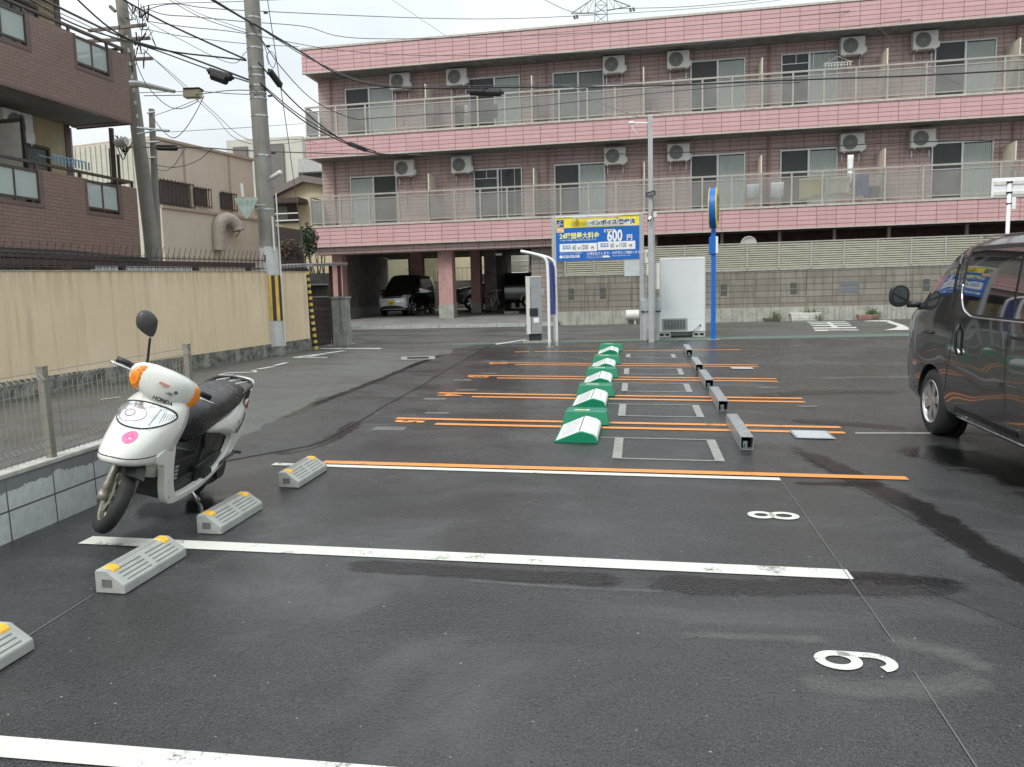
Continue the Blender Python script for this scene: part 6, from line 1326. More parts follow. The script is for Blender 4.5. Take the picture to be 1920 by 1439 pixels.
# ================================================================ vehicles
def carpaint(name, col, rough=.18, metal=.35, wav=.006, ws=1.0):
    k = Mt(name); k.set(col=col, rough=rough, metal=metal, coat=1.0); k.p.inputs['Coat Roughness'].default_value = .03
    b = k.bump(k.noise(k.vec(scale=(1, 1, 1.6)), ws, 0, .3, .3), wav, 1.); k.l(b, k.p.inputs['Coat Normal']); return k.m
class Shell:
    def __init__(s, lv): s.lv = lv
    def at(s, z):
        L_ = s.lv
        if z <= L_[0][0]: return L_[0][1:]
        for a, b in zip(L_, L_[1:]):
            if z <= b[0]: t = (z - a[0]) / (b[0] - a[0]); return tuple(a[i] + (b[i] - a[i]) * t for i in range(1, 5))
        return L_[-1][1:]
    def side(s, x, z, off=0, sg=1):
        xr, xf, w_, n = s.at(z); cx, a = (xr + xf) / 2, (xf - xr) / 2; q = max(0., 1 - abs((x - cx) / a) ** n); return Vector((x, sg * (w_ * q ** (1 / n) + off), z))
    def front(s, y, z, off=0, sg=1):
        xr, xf, w_, n = s.at(z); cx, a = (xr + xf) / 2, (xf - xr) / 2; q = max(0., 1 - abs(y / w_) ** n); return Vector((cx + sg * (a * q ** (1 / n) + off), y, z))
    def build(s, name, mat, par, arches=(), sub=6, n=96, archdepth=.22):
        zs = []
        for a, b in zip(s.lv, s.lv[1:]): zs += [a[0] + (b[0] - a[0]) * i / sub for i in range(sub)]
        zs.append(s.lv[-1][0]); m_ = MB(); rings = []
        for z in zs:
            xr, xf, w_, e = s.at(z); rings.append([( (xr + xf) / 2 + (xf - xr) / 2 * math.copysign(abs(math.cos(t)) ** (2 / e), math.cos(t)), w_ * math.copysign(abs(math.sin(t)) ** (2 / e), math.sin(t)), z) for t in [2 * PI * (i + .5) / n for i in range(n)]])
        m_.loft(rings); o = m_.build(name, mat, par, smooth=True)
        if arches:
            c = MB(); wmax = max(l[3] for l in s.lv)
            for x, r_, zc in arches:
                for sg in (-1, 1): c.cyl((x, sg * (wmax - archdepth), zc), (x, sg * (wmax + .2), zc), r_, 40)
            co = c.build('cut', mat, par)
            md = o.modifiers.new('b', 'BOOLEAN'); md.object = co; md.operation = 'DIFFERENCE'; md.solver = 'EXACT'
            bpy.context.view_layer.update()
            me = bpy.data.meshes.new_from_object(o.evaluated_get(bpy.context.evaluated_depsgraph_get())); o.modifiers.clear(); o.data = me; bpy.data.objects.remove(co)
            for p in me.polygons: p.use_smooth = True
            try: me.set_sharp_from_angle(angle=math.radians(35))
            except Exception: pass
        return o
    def patch(s, nm, mat, par, lo, hi, x0, x1, off=.004, sg=1, nx=14, nz=8, which='side'):
        m_ = MB(); f = s.side if which == 'side' else s.front; vs_ = []
        for i in range(nx + 1):
            x = x0 + (x1 - x0) * i / nx
            a, b = lo(x), hi(x)
            for j in range(nz + 1): vs_.append(f(x, a + (b - a) * j / nz, off, sg))
        m_.add(vs_, [(i * (nz + 1) + j, (i + 1) * (nz + 1) + j, (i + 1) * (nz + 1) + j + 1, i * (nz + 1) + j + 1) for i in range(nx) for j in range(nz)])
        return m_.build(nm, mat, par, smooth=True, recalc=False)
    def strip(s, nm, mat, par, pts, r_, off=.002, sg=1, which='side', n=5):
        m_ = MB(); f = s.side if which == 'side' else s.front; P = cr_path([(p[0], 0, p[1]) for p in pts], 6) if len(pts) > 2 else [Vector((pts[0][0] + (pts[1][0] - pts[0][0]) * i / 12, 0, pts[0][1] + (pts[1][1] - pts[0][1]) * i / 12)) for i in range(13)]
        m_.tube([f(p.x, p.z, off, sg) for p in P], r_, n); return m_.build(nm, mat, par, smooth=True)
M_CARBLK = plain('car_black_trim', (.015, .015, .016), .4); M_CGLASS = Mt('dark_car_glass'); k = M_CGLASS; k.set(col=(.008, .009, .01), rough=.02, spec=1.0, coat=1.0); M_CGLASS = k.m
M_CGL2 = glass('clear_car_glass', (.01, .012, .012), .45, .02); M_ALLOY = plain('machined_alloy', (.62, .62, .61), .22, .85, var=.08); M_TYR = M_TYRE
def carwheel(par, x, y, r_, wd, rim=.2, spokes=10, steer=0, mat=None):
    t = MB(); t.T = Matrix.Translation((x, y, r_)) @ Matrix.Rotation(steer, 4, 'Z'); sg = 1 if y > 0 else -1
    pr_ = [(-wd / 2, rim), (-wd / 2 - .004, rim + .03), (-wd / 2, r_ - .05), (-wd / 2 + .02, r_ - .012), (-wd / 4, r_), (wd / 4, r_), (wd / 2 - .02, r_ - .012), (wd / 2, r_ - .05), (wd / 2 + .004, rim + .03), (wd / 2, rim)]
    t.lathe(pr_, (0, 0, 0), 'y', 48); w_ = t.build('wheel', M_TYR, par, smooth=True)
    q = MB(); q.T = t.T; o = sg * wd / 2
    q.lathe([(o - sg * .0, rim + .004), (o + sg * .004, rim), (o - sg * .01, rim - .014), (o - sg * .07, rim - .03)], (0, 0, 0), 'y', 48)
    for i in range(spokes):
        a = 2 * PI * i / spokes + (.12 if i % 2 else -.12) * (1 if spokes > 6 else 0); d = Vector((math.cos(a), 0, math.sin(a))); p = Vector((-d.z, 0, d.x))
        y0 = o - sg * .02
        q.add([d * .04 + p * .026 + Vector((0, y0, 0)), d * .04 - p * .026 + Vector((0, y0, 0)), d * (rim - .012) - p * .02 + Vector((0, y0 + sg * .008, 0)), d * (rim - .012) + p * .02 + Vector((0, y0 + sg * .008, 0)),
               d * .04 + p * .02 + Vector((0, y0 - sg * .03, 0)), d * .04 - p * .02 + Vector((0, y0 - sg * .03, 0)), d * (rim - .012) - p * .012 + Vector((0, y0 - sg * .03, 0)), d * (rim - .012) + p * .012 + Vector((0, y0 - sg * .03, 0))],
              [(0, 1, 2, 3), (7, 6, 5, 4), (0, 4, 5, 1), (1, 5, 6, 2), (2, 6, 7, 3), (3, 7, 4, 0)])
    q.lathe([(o - sg * .015, .001), (o - sg * .012, .03), (o - sg * .02, .055), (o - sg * .05, .06)], (0, 0, 0), 'y', 20); q.build('rim', mat or M_ALLOY, w_, smooth=False)
    q = MB(); q.T = t.T; q.lathe([(o - sg * .075, .001), (o - sg * .07, rim - .03)], (0, 0, 0), 'y', 24); q.build('brake_shadow', M_CARBLK, w_)
# ---- dark grey van
vx, vy = 3.76, 8.43
van = empty('parked_van', (vx, vy, gz(vx, vy) + .006)); van.rotation_euler = (Vector((0, 0, 1)).rotation_difference(gn(vx, vy)) @ Matrix.Rotation(PI / 2, 4, 'Z').to_quaternion()).to_euler()
tag(van, 'dark metallic grey passenger van parked at the right edge facing the street', 'van'); bpy.context.view_layer.update()
VL = [(.25, -3.5, .74, .76, 6), (.30, -3.60, .88, .81, 8), (.38, -3.66, .97, .84, 10), (.75, -3.67, 1.0, .852, 11), (1.0, -3.66, .99, .853, 11), (1.15, -3.66, .955, .851, 11), (1.23, -3.65, .88, .847, 10), (1.30, -3.64, .70, .842, 10),
      (1.45, -3.62, .47, .828, 10), (1.62, -3.6, .22, .81, 10), (1.76, -3.58, .0, .79, 9), (1.86, -3.54, -.20, .765, 8), (1.92, -3.48, -.42, .72, 5.5), (1.955, -3.38, -.60, .64, 5), (1.972, -3.2, -.8, .5, 4.5), (1.976, -2.9, -1.1, .3, 4)]
V = Shell(VL); M_VAN = carpaint('gunmetal_metallic', (.05, .052, .055), .16, .6, .018, 1.3)
V.build('body', M_VAN, van, ((0, .375, .34), (-2.5, .375, .34)))
for sg in (1, -1):
    for x in (0, -2.5): carwheel(van, x, sg * .735, .335, .2, .215, 12)
    for x in (0, -2.5):
        m_ = MB(); m_.cyl((x, sg * .60, .34), (x, sg * .635, .34), .374, 32); m_.build('arch_liner', M_CARBLK, van)
    # front door window, pillar, sliding door glass, rear glass
    f = V.patch('front_door_window', M_CARBLK, van, lambda x: interp(x, [(-.42, 1.42), (-.2, 1.405), (.2, 1.34), (.5, 1.285), (.66, 1.27)]), lambda x: interp(x, [(-.42, 1.845), (-.30, 1.81), (.0, 1.71), (.25, 1.55), (.5, 1.37), (.66, 1.275)]), -.42, .66, .003, sg)
    V.patch('pane', M_CGL2 if 0 else M_CGLASS, f, lambda x: interp(x, [(-.38, 1.435), (-.2, 1.42), (.2, 1.36), (.42, 1.33)]), lambda x: interp(x, [(-.38, 1.805), (-.26, 1.77), (.0, 1.66), (.25, 1.49), (.42, 1.35)]), -.38, .42, .006, sg)
    f = V.patch('side_window', M_CARBLK, van, lambda x: interp(x, [(-3.5, 1.26), (-.95, 1.245), (-.82, 1.26), (-.66, 1.33), (-.575, 1.45)]), lambda x: interp(x, [(-3.5, 1.83), (-.7, 1.86), (-.575, 1.84)]), -3.5, -.575, .003, sg, 30)
    for a, b in ((-.63, -1.62), (-1.66, -2.62), (-2.68, -3.42)): V.patch('pane', M_CGLASS, f, lambda x: interp(x, [(-3.5, 1.275), (-.95, 1.262), (-.82, 1.28), (-.69, 1.345), (-.63, 1.43)]), lambda x: 1.825, b, a, .006, sg, 16)
    V.strip('chrome_trim', M_CHR, van, [(-.585, 1.52), (-.60, 1.42), (-.69, 1.30), (-.82, 1.25), (-.97, 1.236), (-1.6, 1.24), (-2.5, 1.246), (-3.4, 1.25)], .009, .003, sg)
    V.strip('door_gap', M_CARBLK, van, [(-.47, 1.87), (-.50, 1.4), (-.49, 1.0), (-.40, .66), (-.37, .5)], .005, -.001, sg); V.strip('door_gap', M_CARBLK, van, [(-1.60, 1.22), (-1.60, .8), (-1.66, .45), (-1.78, .30)], .005, -.001, sg)
    V.strip('door_gap', M_CARBLK, van, [(-.56, 1.86), (-.555, 1.4), (-.55, 1.2)], .004, -.001, sg)
    V.patch('slide_rail', M_CARBLK, van, lambda x: 1.10, lambda x: 1.125, -3.3, -1.62, .002, sg); V.patch('slide_rail_cover', M_VAN, van, lambda x: 1.13, lambda x: 1.155, -3.3, -1.62, .006, sg)
    m_ = MB(); m_.tube([V.side(-.66, .88, .004, sg), V.side(-.655, .93, .028, sg), V.side(-.65, 1.08, .03, sg), V.side(-.65, 1.16, .006, sg)], .014, 8); m_.build('door_handle', M_CARBLK, van, smooth=True); m_ = MB(); m_.tube([V.side(-.72, .885, .004, sg), V.side(-.72, .9, .02, sg), V.side(-.70, .93, .018, sg)], .014, 8); m_.build('door_handle', M_CHR, van, smooth=True)
    m_ = MB(); m_.tube([V.side(.0, 1.03, .004, sg), V.side(.04, 1.03, .022, sg), V.side(.16, 1.03, .022, sg), V.side(.20, 1.03, .004, sg)], .013, 8); m_.build('door_handle', M_CARBLK, van, smooth=True)
    V.patch('sill_step', M_CARBLK, van, lambda x: .335, lambda x: .385, -1.85, -.62, .004, sg); V.strip('sill_chrome', plain('sill_grey', (.4, .4, .4), .3, .6) if sg > 0 else M_ALLOY, van, [(-1.9, .285), (-.6, .285)], .009, .004, sg)
    V.patch('headlamp', plain('headlamp_lens', (.6, .62, .63), .08, .3, coat=1.) if sg > 0 else bpy.data.materials['headlamp_lens'], van, lambda y: .75, lambda y: .97, sg * .50, sg * .846, .006, 1, 14, 5, 'front')
    V.patch('bumper_side', plain('bumper_gap_black', (.02, .02, .02), .4) if sg > 0 else M_CARBLK, van, lambda y: .25, lambda y: .29, sg * .2, sg * .74, .004, 1, 14, 3, 'front')
    V.strip('bumper_gap', M_CARBLK, van, [(.91, .74), (.80, .72), (.78, .5)], .004, -.001, sg)
    # mirror
    m_ = MB(); c = V.side(.62, 1.29, 0, sg); m_.tube([c, c + Vector((.06, sg * .13, .0))], .035, 8); m_.build('mirror_arm', M_CARBLK, van, smooth=True)
    m_ = MB(); cc = c + Vector((.10, sg * .21, .09)); 
    m_.loft([[(cc.x + x, cc.y + a * math.copysign(abs(math.cos(t)) ** .75, math.cos(t)), cc.z + b * math.copysign(abs(math.sin(t)) ** .75, math.sin(t))) for t in [2 * PI * i / 24 for i in range(24)]] for x, a, b in ((-.06, .078, .10), (-.062, .095, .115), (-.03, .098, .12), (.03, .09, .108), (.07, .055, .07), (.08, .02, .03))]); mo = m_.build('mirror', M_CARBLK, van, smooth=True)
    m_ = MB(); m_.loft([[(cc.x - .0625 + x, cc.y + a * math.copysign(abs(math.cos(t)) ** .75, math.cos(t)), cc.z + .01 + b * math.copysign(abs(math.sin(t)) ** .75, math.sin(t))) for t in [2 * PI * i / 24 for i in range(24)]] for x, a, b in ((-.003, .072, .085), (-.002, .004, .004))]); m_.build('mirror_glass', plain('mirror_silver', (.2, .21, .21), .03, 1.0, var=.01, rvar=.0) if sg > 0 else bpy.data.materials['mirror_silver'], mo)
V.patch('windscreen', M_CGLASS, van, lambda y: 1.26, lambda y: 1.86, -.74, .74, .004, 1, 20, 14, 'front'); V.patch('rear_window', M_CGLASS, van, lambda y: 1.25, lambda y: 1.78, -.68, .68, .004, -1, 14, 6, 'front')
V.patch('grille', M_CARBLK, van, lambda y: .80, lambda y: .95, -.48, .48, .006, 1, 12, 4, 'front'); V.patch('bumper_mouth', M_CARBLK, van, lambda y: .38, lambda y: .52, -.6, .6, .004, 1, 12, 3, 'front')
m_ = MB(); m_.box(.965, .975, -.165, .165, .55, .71); m_.build('number_plate', M_TXT, van); m_ = MB()
for y in (-.66, .66): m_.tube([(-3.3, y, 1.95), (-.55, y, 1.948)], .008, 5)
m_.build('roof_drip', M_VAN, van, smooth=True); m_ = MB(); m_.tube([(-.42, .80, 1.71), (-.44, .79, 1.80)], .014, 8); m_.build('pillar_clip', M_CHR, van); m_ = MB(); m_.box(-3.2, .4, -.6, .6, .2, .27); m_.build('underbody', M_CARBLK, van)
# ---- silver kei car in the car park, facing the street
kp = Mb @ Vector((-10.85, 3.4, 1.178)); kei = empty('kei_car', tuple(kp), bdir - PI / 2 - .1); tag(kei, 'small boxy silver and black car parked nose out in the dark car park', 'car', 'cars in the ground floor car park'); bpy.context.view_layer.update()
KL = [(.2, -2.75, .45, .66, 5), (.32, -2.85, .60, .715, 6), (.6, -2.87, .64, .735, 7), (.82, -2.86, .58, .735, 6), (.95, -2.85, .42, .732, 6), (1.02, -2.84, .12, .725, 6.5), (1.15, -2.82, -.04, .715, 6.5), (1.4, -2.76, -.3, .68, 6.5), (1.62, -2.66, -.52, .63, 6), (1.72, -2.55, -.66, .56, 5), (1.76, -2.3, -.9, .4, 4)]
K = Shell(KL); M_KSIL = carpaint('silver_paint', (.72, .74, .76), .3, .15); M_KBLK = carpaint('black_car_paint', (.012, .012, .013), .15, .2)
# two tone: dark body, silver nose
K.build('body', M_KBLK, kei, ((0, .33, .28), (-2.2, .33, .28)), 4, 72)
K.patch('silver_nose', M_KSIL, kei, lambda y: .27, lambda y: .80, -.725, .725, .008, 1, 30, 8, 'front')
K.patch('windscreen', M_CGLASS, kei, lambda y: 1.04, lambda y: 1.6, -.62, .62, .004, 1, 18, 10, 'front')
K.patch('grille', M_CARBLK, kei, lambda y: .74, lambda y: .80, -.45, .45, .013, 1, 14, 2, 'front'); K.patch('lower_mouth', M_CARBLK, kei, lambda y: .30 + .02 * (y / .5) ** 2, lambda y: .44 - .06 * (y / .5) ** 2, -.5, .5, .013, 1, 14, 3, 'front'); K.patch('chrome_bar', M_CHR, kei, lambda y: .80, lambda y: .825, -.48, .48, .016, 1, 14, 2, 'front'); K.patch('chrome_bar', M_CHR, kei, lambda y: .60, lambda y: .615, -.45, .45, .014, 1, 14, 2, 'front')
for sg in (1, -1):
    K.patch('headlamp', bpy.data.materials['headlamp_lens'], kei, lambda y: .74 + .03 * abs(y), lambda y: .86 + .02 * abs(y), sg * .46, sg * .728, .014, 1, 10, 4, 'front')
    for x in (0, -2.2): carwheel(kei, x, sg * .655, .28, .15, .18, 8)
    K.patch('side_window', M_CGLASS, kei, lambda x: 1.0, lambda x: interp(x, [(-2.6, 1.55), (-.7, 1.58), (-.1, 1.1)]), -2.6, -.1, .004, sg, 18)
    m_ = MB(); c = K.side(-.25, 1.08, .1, sg); m_.loft([sring(c + Vector((x, 0, 0)), a, b, 'x', 16, 3) for x, a, b in ((-.04, .08, .06), (.03, .08, .06), (.06, .04, .03))]); m_.build('mirror', M_CARBLK, kei, smooth=True)
m_ = MB(); m_.box(.655, .668, -.165, .165, .47, .635); npl = m_.build('number_plate', plain('yellow_plate', (.80, .55, .02), .5), kei); m_ = MB(); text_mb(m_, '7·86', .11, (.669, -.12, .485), (0, 1, 0), (0, 0, 1), .003); m_.build('plate_lettering', M_BLK, npl, recalc=False)
# ---- pale SUV side on, further in
sp_ = Mb @ Vector((-8.6, 8.0, 1.30)); suv = empty('suv_car', tuple(sp_), bdir + PI + .12); tag(suv, 'large dark glazed sport utility car standing sideways behind the salmon column', 'car', 'cars in the ground floor car park'); bpy.context.view_layer.update()
SL = [(.3, -3.4, .7, .80, 5), (.45, -3.5, .82, .88, 6), (.8, -3.52, .86, .91, 7), (1.02, -3.5, .78, .905, 6), (1.1, -3.48, .3, .89, 6), (1.14, -3.46, -.30, .875, 6.5), (1.35, -3.38, -.60, .82, 6), (1.6, -3.2, -.95, .75, 6), (1.7, -3.05, -1.15, .66, 5), (1.74, -2.8, -1.5, .45, 4)]
S_ = Shell(SL); M_SUV = carpaint('grey_green_paint', (.20, .21, .20), .25, .4); S_.build('body', M_SUV, suv, ((0, .42, .38), (-2.7, .42, .38)), 4, 72)
for sg in (1, -1):
    for x in (0, -2.7): carwheel(suv, x, sg * .80, .37, .22, .24, 10)
    S_.patch('side_window', M_CGLASS, suv, lambda x: 1.13, lambda x: interp(x, [(-3.3, 1.35), (-2.9, 1.58), (-1.2, 1.6), (-.4, 1.16)]), -3.3, -.4, .004, sg, 20)
    S_.patch('wheel_arch_trim', M_CARBLK, suv, lambda x: .3, lambda x: .42, -3.3, .6, .004, sg, 10, 2)
S_.patch('windscreen', M_CGLASS, suv, lambda y: 1.15, lambda y: 1.6, -.76, .76, .004, 1, 16, 8, 'front')
# ---- rear of a small white truck
tp = Mb @ Vector((-6.35, 9.9, 1.36)); r = empty('small_truck', tuple(tp), bdir); tag(r, 'low bed of a small white truck beyond the car park', 'truck', 'cars in the ground floor car park')
m_ = MB(); m_.box(-.7, .7, 0, 1.9, .55, .86); m_.build('flatbed', M_WHT, r, bev=.01); m_ = MB(); m_.box(-.65, .65, -.02, .05, .38, .52); m_.build('rear_bumper', M_ACW, r); m_ = MB(); m_.box(-2.4, -.95, .1, 1.6, .3, 1.75); m_.build('cab', M_WHT, r, bev=.06)
for x in (-.55, .55): m_ = MB(); m_.cyl((x - .08, .5, .27), (x + .08, .5, .27), .27, 24); m_.build('wheel', M_TYR, r); m_ = MB(); m_.box(x - .08, x + .08, -.03, -.02, .4, .5); m_.build('tail_lamp', bpy.data.materials['red_lens'], r)
# ---- child-size bicycle leaning in the dark bay
def bicycle(u, y, rz, lb):
    p = Mb @ Vector((u, y, gfl(y))); r = empty('bicycle', tuple(p), bdir + rz); tag(r, lb, 'bicycle')
    for x, nm in ((0, 'wheel'), (1.0, 'wheel')):
        m_ = MB(); m_.lathe([(-.018, .31), (0, .325), (.018, .31), (0, .30)], (x, 0, .325), 'y', 28)
        for i in range(10): a = PI * i / 5; m_.tube([(x, 0, .325), (x + .3 * math.cos(a), 0, .325 + .3 * math.sin(a))], .003, 3)
        m_.build(nm, M_TYR, r)
    m_ = MB(); m_.tube([(0, 0, .325), (.4, 0, .3), (.85, 0, .7), (.3, 0, .65), (.4, 0, .3)], .018, 6); m_.tube([(1.0, 0, .325), (.88, 0, .72), (.84, 0, .98)], .015, 6); m_.tube([(.84, -.25, .98), (.84, .25, .98)], .014, 6); m_.build('frame', M_ACW, r)
    m_ = MB(); m_.tube([(.3, 0, .6), (.26, 0, .82)], .013, 6); m_.box(.14, .38, -.07, .07, .82, .86); m_.build('saddle', M_DARK, r)
bicycle(-7.15, 4.2, 1.2, 'bicycle parked in the dark bay right of the salmon column')
# ================================================================ overhead cables
M_CAB = plain('black_cable', (.022, .022, .024), .5); M_CABG = plain('grey_wire', (.13, .13, .135), .5)
def cable(pts, r_, lb, mat=None, kids=None, name='overhead_cable', smooth=True):
    P = [at(*p) for p in pts]; P = cr_path(P, 8); o0 = P[0]
    m_ = MB(); m_.tube([p - o0 for p in P], r_, 5); o = m_.build(name, mat or M_CAB, smooth=True); o.location = o0; tag(o, lb, 'cable', 'overhead cables'); return o
PY = 15.35
C = [
 ([(100, -40, 12), (254, 80, 13.5), (462, 232 - 118, PY), ], .016, 'black cable from the top left edge to the utility pole upper bands'),
 ([(205, -15, 14), (300, 38, 14.5), (385, 78, 15), (461, 112, PY)], .018, 'thick straight black cable sloping down to the utility pole from the top left'),
 ([(484, 118, PY), (560, 200, 17), (640, 262, 19), (705, 285, 21)], .016, 'black cable dropping from the utility pole to the middle pink band'),
 ([(380, -10, 13), (462, 38, PY), (484, 50, PY), (560, 95, 18), (640, 142, 20), (725, 163, 22), (850, 166, 23), (960, 164, 24), (1200, 162, 24), (1500, 150, 24), (1700, 143, 24), (1925, 131, 24)], .022, 'thick black main cable across the upper balconies to the right edge'),
 ([(385, -10, 13), (470, 42, PY), (600, 120, 19), (725, 160, 22), (960, 160, 24), (1206, 158, 24)], .012, 'thinner black cable twisted beside the main cable over the upper balcony'),
 ([(60, -10, 10), (230, 70, 15), (330, 100, 16), (400, 125, 15.6), (466, 150, PY)], .02, 'black cable bundle through the closure left of the utility pole'),
 ([(40, -10, 10), (150, 50, 13), (285, 92, 16), (390, 130, 15.6), (466, 154, PY)], .014, 'black cable just under the bundle left of the utility pole'),
 ([(488, 158, PY), (540, 205, 16.5), (600, 246, 18), (690, 284, 20), (775, 292, 22), (900, 292, 23), (1150, 289, 23.5), (1220, 288, 23.5), (1500, 277, 23.5), (1700, 267, 23.5), (1925, 262, 23.5)], .015, 'black cable along the middle pink band to the right edge'),
 ([(488, 156, PY), (560, 215, 17), (640, 262, 19), (700, 287, 20.5), (780, 290, 22)], .012, 'black cable close above the lower balcony cable by the pole'),
 ([(265, 276, 17.3), (310, 278, 17), (370, 277, 17), (470, 283, 16.5), (620, 288, 20), (790, 291, 22)], .014, 'black cable from the thin grey pole past the utility pole to the pink band'),
 ([(270, 96, 17), (330, 145, 17), (400, 210, 17), (466, 262, 16), (560, 320 - 58, 17), (600, 272, 30)], .007, 'thin wire descending right behind the utility pole, uppermost of three'),
 ([(268, 92, 17), (330, 150, 17), (400, 216, 17), (470, 270, 16), (575, 265, 30)], .007, 'thin wire descending right behind the utility pole, lowest of three'),
 ([(258, 17, 17), (300, 8, 17), (455, 3, 18), (600, -4, 20)], .008, 'thin grey wire nearly level across the top left sky'),
 ([(270, 20, 17), (330, 8, 17), (458, 20, 18), (900, 36, 25), (1190, 24, 30), (1400, 8, 34), (1500, -5, 36)], .010, 'thin grey wire rising over the roof towards the pylon'),
 ([(275, 17, 17), (310, 28, 17), (365, 32, 17), (458, 41, 18), (570, 50, 20), (700, 73, 22), (1100, 62, 26), (1500, 30, 28), (1925, -15, 30)], .010, 'thin dark wire crossing the top pink band'),
 ([(275, 40, 17), (320, 47, 17), (360, 52, 17), (458, 63, 18), (640, 95, 21), (850, 105, 23), (1150, 95, 25), (1500, 62, 27), (1925, 8, 30)], .009, 'thin dark wire just below the first across the top pink band'),
 ([(275, 55, 17), (310, 63, 17), (355, 70, 17), (458, 82, 18), (560, 88, 20)], .008, 'thin wire from the crowded pole ending at the pink roof corner'),
 ([(720, -10, 40), (900, 110, 40), (1000, 172, 27)], .010, 'faint wire slanting from the sky over the third floor windows'),
 ([(500, -10, 16), (540, 260, 17), (575, 520, 17.2), (578, 560, 17.0)], .009, 'thin stay wire hanging straight down to the striped guard'),
 ([(487, 70, PY), (530, 130, 16), (590, 190, 18), (660, 222, 20), (700, 222, 21), (800, 215, 22.5), (950, 205, 23.5), (1216, 176, 24), (1400, 160, 24), (1500, 155, 24)], .010, 'spiral wrapped wire sagging over the upper frosted panels'),
 ([(984, 168, 24.2), (1060, 160, 24), (1130, 195, 21), (1200, 221, 19.3)], .009, 'service wire coming down to the tall grey service pole'),
 ([(487, 170, PY), (430, 170, 16), (360, 178, 17), (270, 180, 17.2)], .010, 'level grey wire left of the pole carrying the beige box'),
 ([(487, 178, PY), (430, 176, 16), (370, 172, 17), (262, 174, 17.2)], .008, 'second level wire at the beige box'),
 ([(255, 118, 17), (275, 160, 17), (310, 196, 17), (338, 204, 17), (368, 192, 17), (371, 186, 17)], .009, 'slack loop of wire hanging under the crossarm to the beige box'),
 ([(287, 222, 17.5), (305, 245, 17.3), (325, 259, 17), (345, 245, 17), (365, 215, 16.8), (383, 180, 16.6)], .009, 'slack wire loop above the beige workshop roof'),
 ([(290, 217, 17.5), (330, 203, 17), (372, 186, 17)], .007, 'short thin wire from the thin pole up to the beige box'),
 ([(290, 310, 17.8), (330, 314, 17.5), (370, 302, 17.3), (397, 280, 17)], .008, 'drooping wire in front of the barred window'),
 ([(292, 316, 17.8), (308, 321, 17.5), (325, 312, 17.3), (340, 290, 17), (348, 278, 17)], .008, 'small curved wire beside the thin grey pole'),
 ([(320, 248, 17), (400, 243, 17), (470, 239, 17), (570, 232, 24)], .006, 'very thin wire across the sky below the lamp arm level'),
 ([(-5, -5, 9), (60, 5, 10.5), (150, 42, 13), (236, 85, 16.6)], .008, 'thin cable above the brown balcony rail'),
 ([(238, 20, 17.2), (330, 70, 16.5), (430, 118, 15.6), (462, 72 + 25, PY)], .007, 'thin wire crossing the gap between the two big poles'),
 ([(300, -10, 17), (370, 30, 16.5), (430, 52, 15.8), (463, 62, PY)], .008, 'ladder wire pair upper strand left of the utility pole'),
 ([(310, -10, 17), (370, 24, 16.5), (430, 46, 15.8), (463, 57, PY)], .006, 'ladder wire pair lower strand left of the utility pole'),
 ([(478, 60, PY), (495, 85, PY), (505, 118, PY), (513, 127, PY), (517, 110, PY), (508, 97, PY), (500, 105, PY), (504, 122, PY)], .007, 'coiled spare wire loop right of the utility pole'),
 ([(1010, -5, 60), (1080, 24, 60), (1160, 17, 60), (1300, 12, 60), (1500, -8, 60)], .02, 'transmission line passing in front of the lattice pylon'),
 ([(1640, 45, 26), (1720, 118, 26), (1800, 160, 26)], .006, 'faint drop wire over the right part of the building'),
]
for i, c_ in enumerate(C): cable(c_[0], c_[1], c_[2], M_CABG if 'thin' in c_[2] or 'faint' in c_[2] or 'grey' in c_[2] else M_CAB)
def closure(p0, p1, r_, lb, mat=None, n=10):
    a, b = at(*p0), at(*p1); d = b - a; m_ = MB(); m_.tube([a * 0, d * .06, d * .1, d * .9, d * .94, d], [r_ * .35, r_ * .4, r_, r_, r_ * .4, r_ * .35], n); o = m_.build('cable_closure', mat or M_DARK, smooth=False); o.location = a; tag(o, lb, 'cable closure', 'cable closures'); return o
closure((388, 132, 15.5), (438, 148, 15.5), .075, 'hanging black splice box on the bundle left of the utility pole')
closure((395, 140, 15.5), (428, 152, 15.5), .10, 'lower swollen part of the hanging black splice box')
closure((503, 130, 15.6), (528, 164, 15.9), .07, 'black cylindrical closure just right of the utility pole')
closure((875, 172, 23.8), (945, 174, 23.8), .12, 'long black closure on the main cable over the upper balcony')
closure((292, 277, 17.2), (334, 278, 17.1), .07, 'black closure right of the thin grey pole')
closure((650, 268, 20), (690, 283, 20.4), .06, 'short black closure in front of the middle pink band')
q = at(342, 168, 16.9); r = empty('junction_box', tuple(q), .1); tag(r, 'beige box hanging on the wires between the two poles', 'junction box')
w_ = at(371, 168, 16.9).x - q.x; m_ = MB(); m_.box(0, w_, 0, .2, -.17, 0); m_.build('box', plain('beige_box', (.5, .47, .33), .5), r, bev=.008); m_ = MB(); m_.box(.02, w_ + .02, -.02, .22, .0, .03); m_.build('box_cover', M_DARK, r)
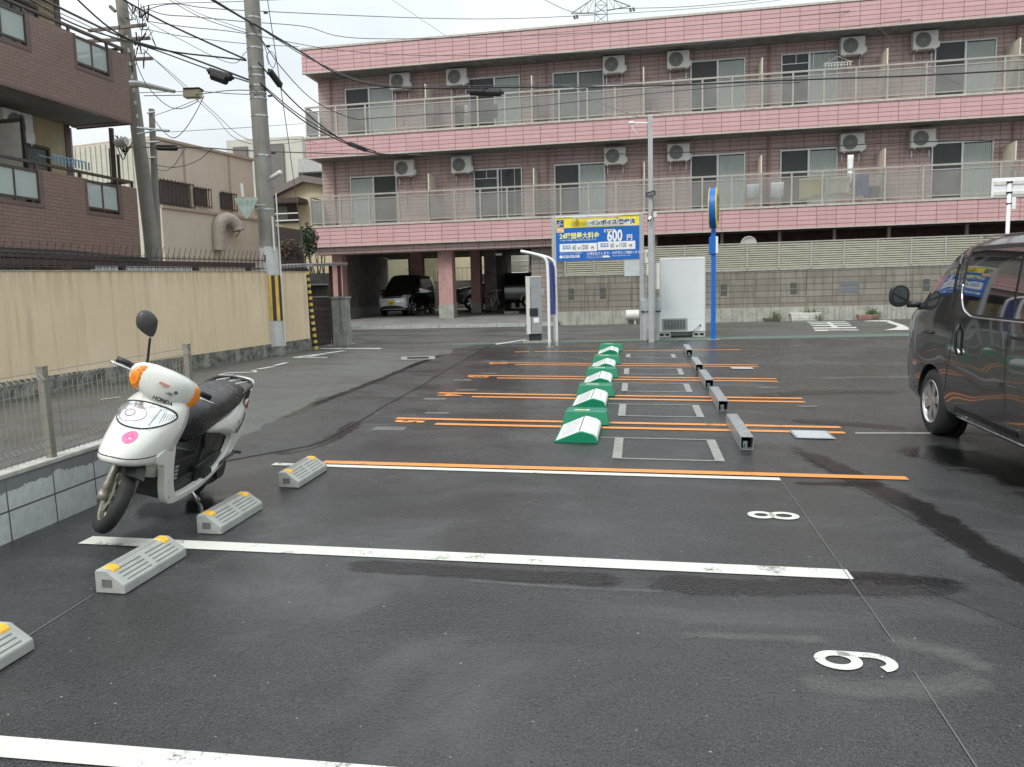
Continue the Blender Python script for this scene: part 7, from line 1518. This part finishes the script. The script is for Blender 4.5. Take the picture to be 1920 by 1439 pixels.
# transmission pylon far behind the roof
q0 = at(1127, 60, 150); r = empty('transmission_pylon', (q0.x, 150, 4.7)); tag(r, 'grey lattice transmission pylon rising behind the roof', 'pylon')
def PP(px, py, dy=0): return at(px, py, 150 + dy) - Vector(r.location)
M_PYL = plain('pale_pylon_steel', (.22, .23, .23), .6, .3); m_ = MB(); tk = .10
for dx in (-12, 12):
    for dy in (-1.3, 1.3): m_.tube([Vector((dx / 1460 * 150, dy, 0)) * 1.9, PP(1127 + dx, 45, dy), PP(1127 + dx * .9, 0, dy), PP(1127 + dx * .6, -60, dy)], tk, 4)
lv = [0, 20, 38, -20, -40]
for y0, y1 in ((45, 27), (27, 10), (10, -8), (-8, -28)):
    for dy in (-1.3, 1.3): m_.tube([PP(1115, y0, dy), PP(1139, y1, dy)], tk * .7, 4); m_.tube([PP(1139, y0, dy), PP(1115, y1, dy)], tk * .7, 4)
    m_.tube([PP(1115, y1, -1.3), PP(1139, y1, -1.3)], tk * .7, 4); m_.tube([PP(1115, y1, -1.3), PP(1115, y1, 1.3)], tk * .7, 4)
m_.build('lattice_mast', M_PYL, r)
m_ = MB()
for s, tip in ((-1, (1071, 26)), (1, (1182, 12))):
    bx_ = 1115 if s < 0 else 1139; y0 = 26 if s < 0 else 20
    for dy in (-1.3, 1.3): m_.tube([PP(bx_, y0, dy), PP(*tip)], tk, 4); m_.tube([PP(bx_, -4, dy), PP(*tip)], tk, 4)
    for t in (.3, .6): xa = bx_ + (tip[0] - bx_) * t; m_.tube([PP(xa, y0 + (tip[1] - y0) * t), PP(xa, -4 + (tip[1] + 4) * t)], tk * .6, 4); m_.tube([PP(xa, y0 + (tip[1] - y0) * t), PP(bx_ + (tip[0] - bx_) * (t - .28), -4 + (tip[1] + 4) * (t - .28))], tk * .6, 4)
m_.build('cross_arm', M_PYL, r)
for x, y in ((1076, 30), (1081, 29), (1181, 16), (1187, 15)): m_ = MB(); m_.tube([PP(x, y), PP(x + 2, y + 6)], .22, 6); m_.build('insulator_string', M_CABG, r)
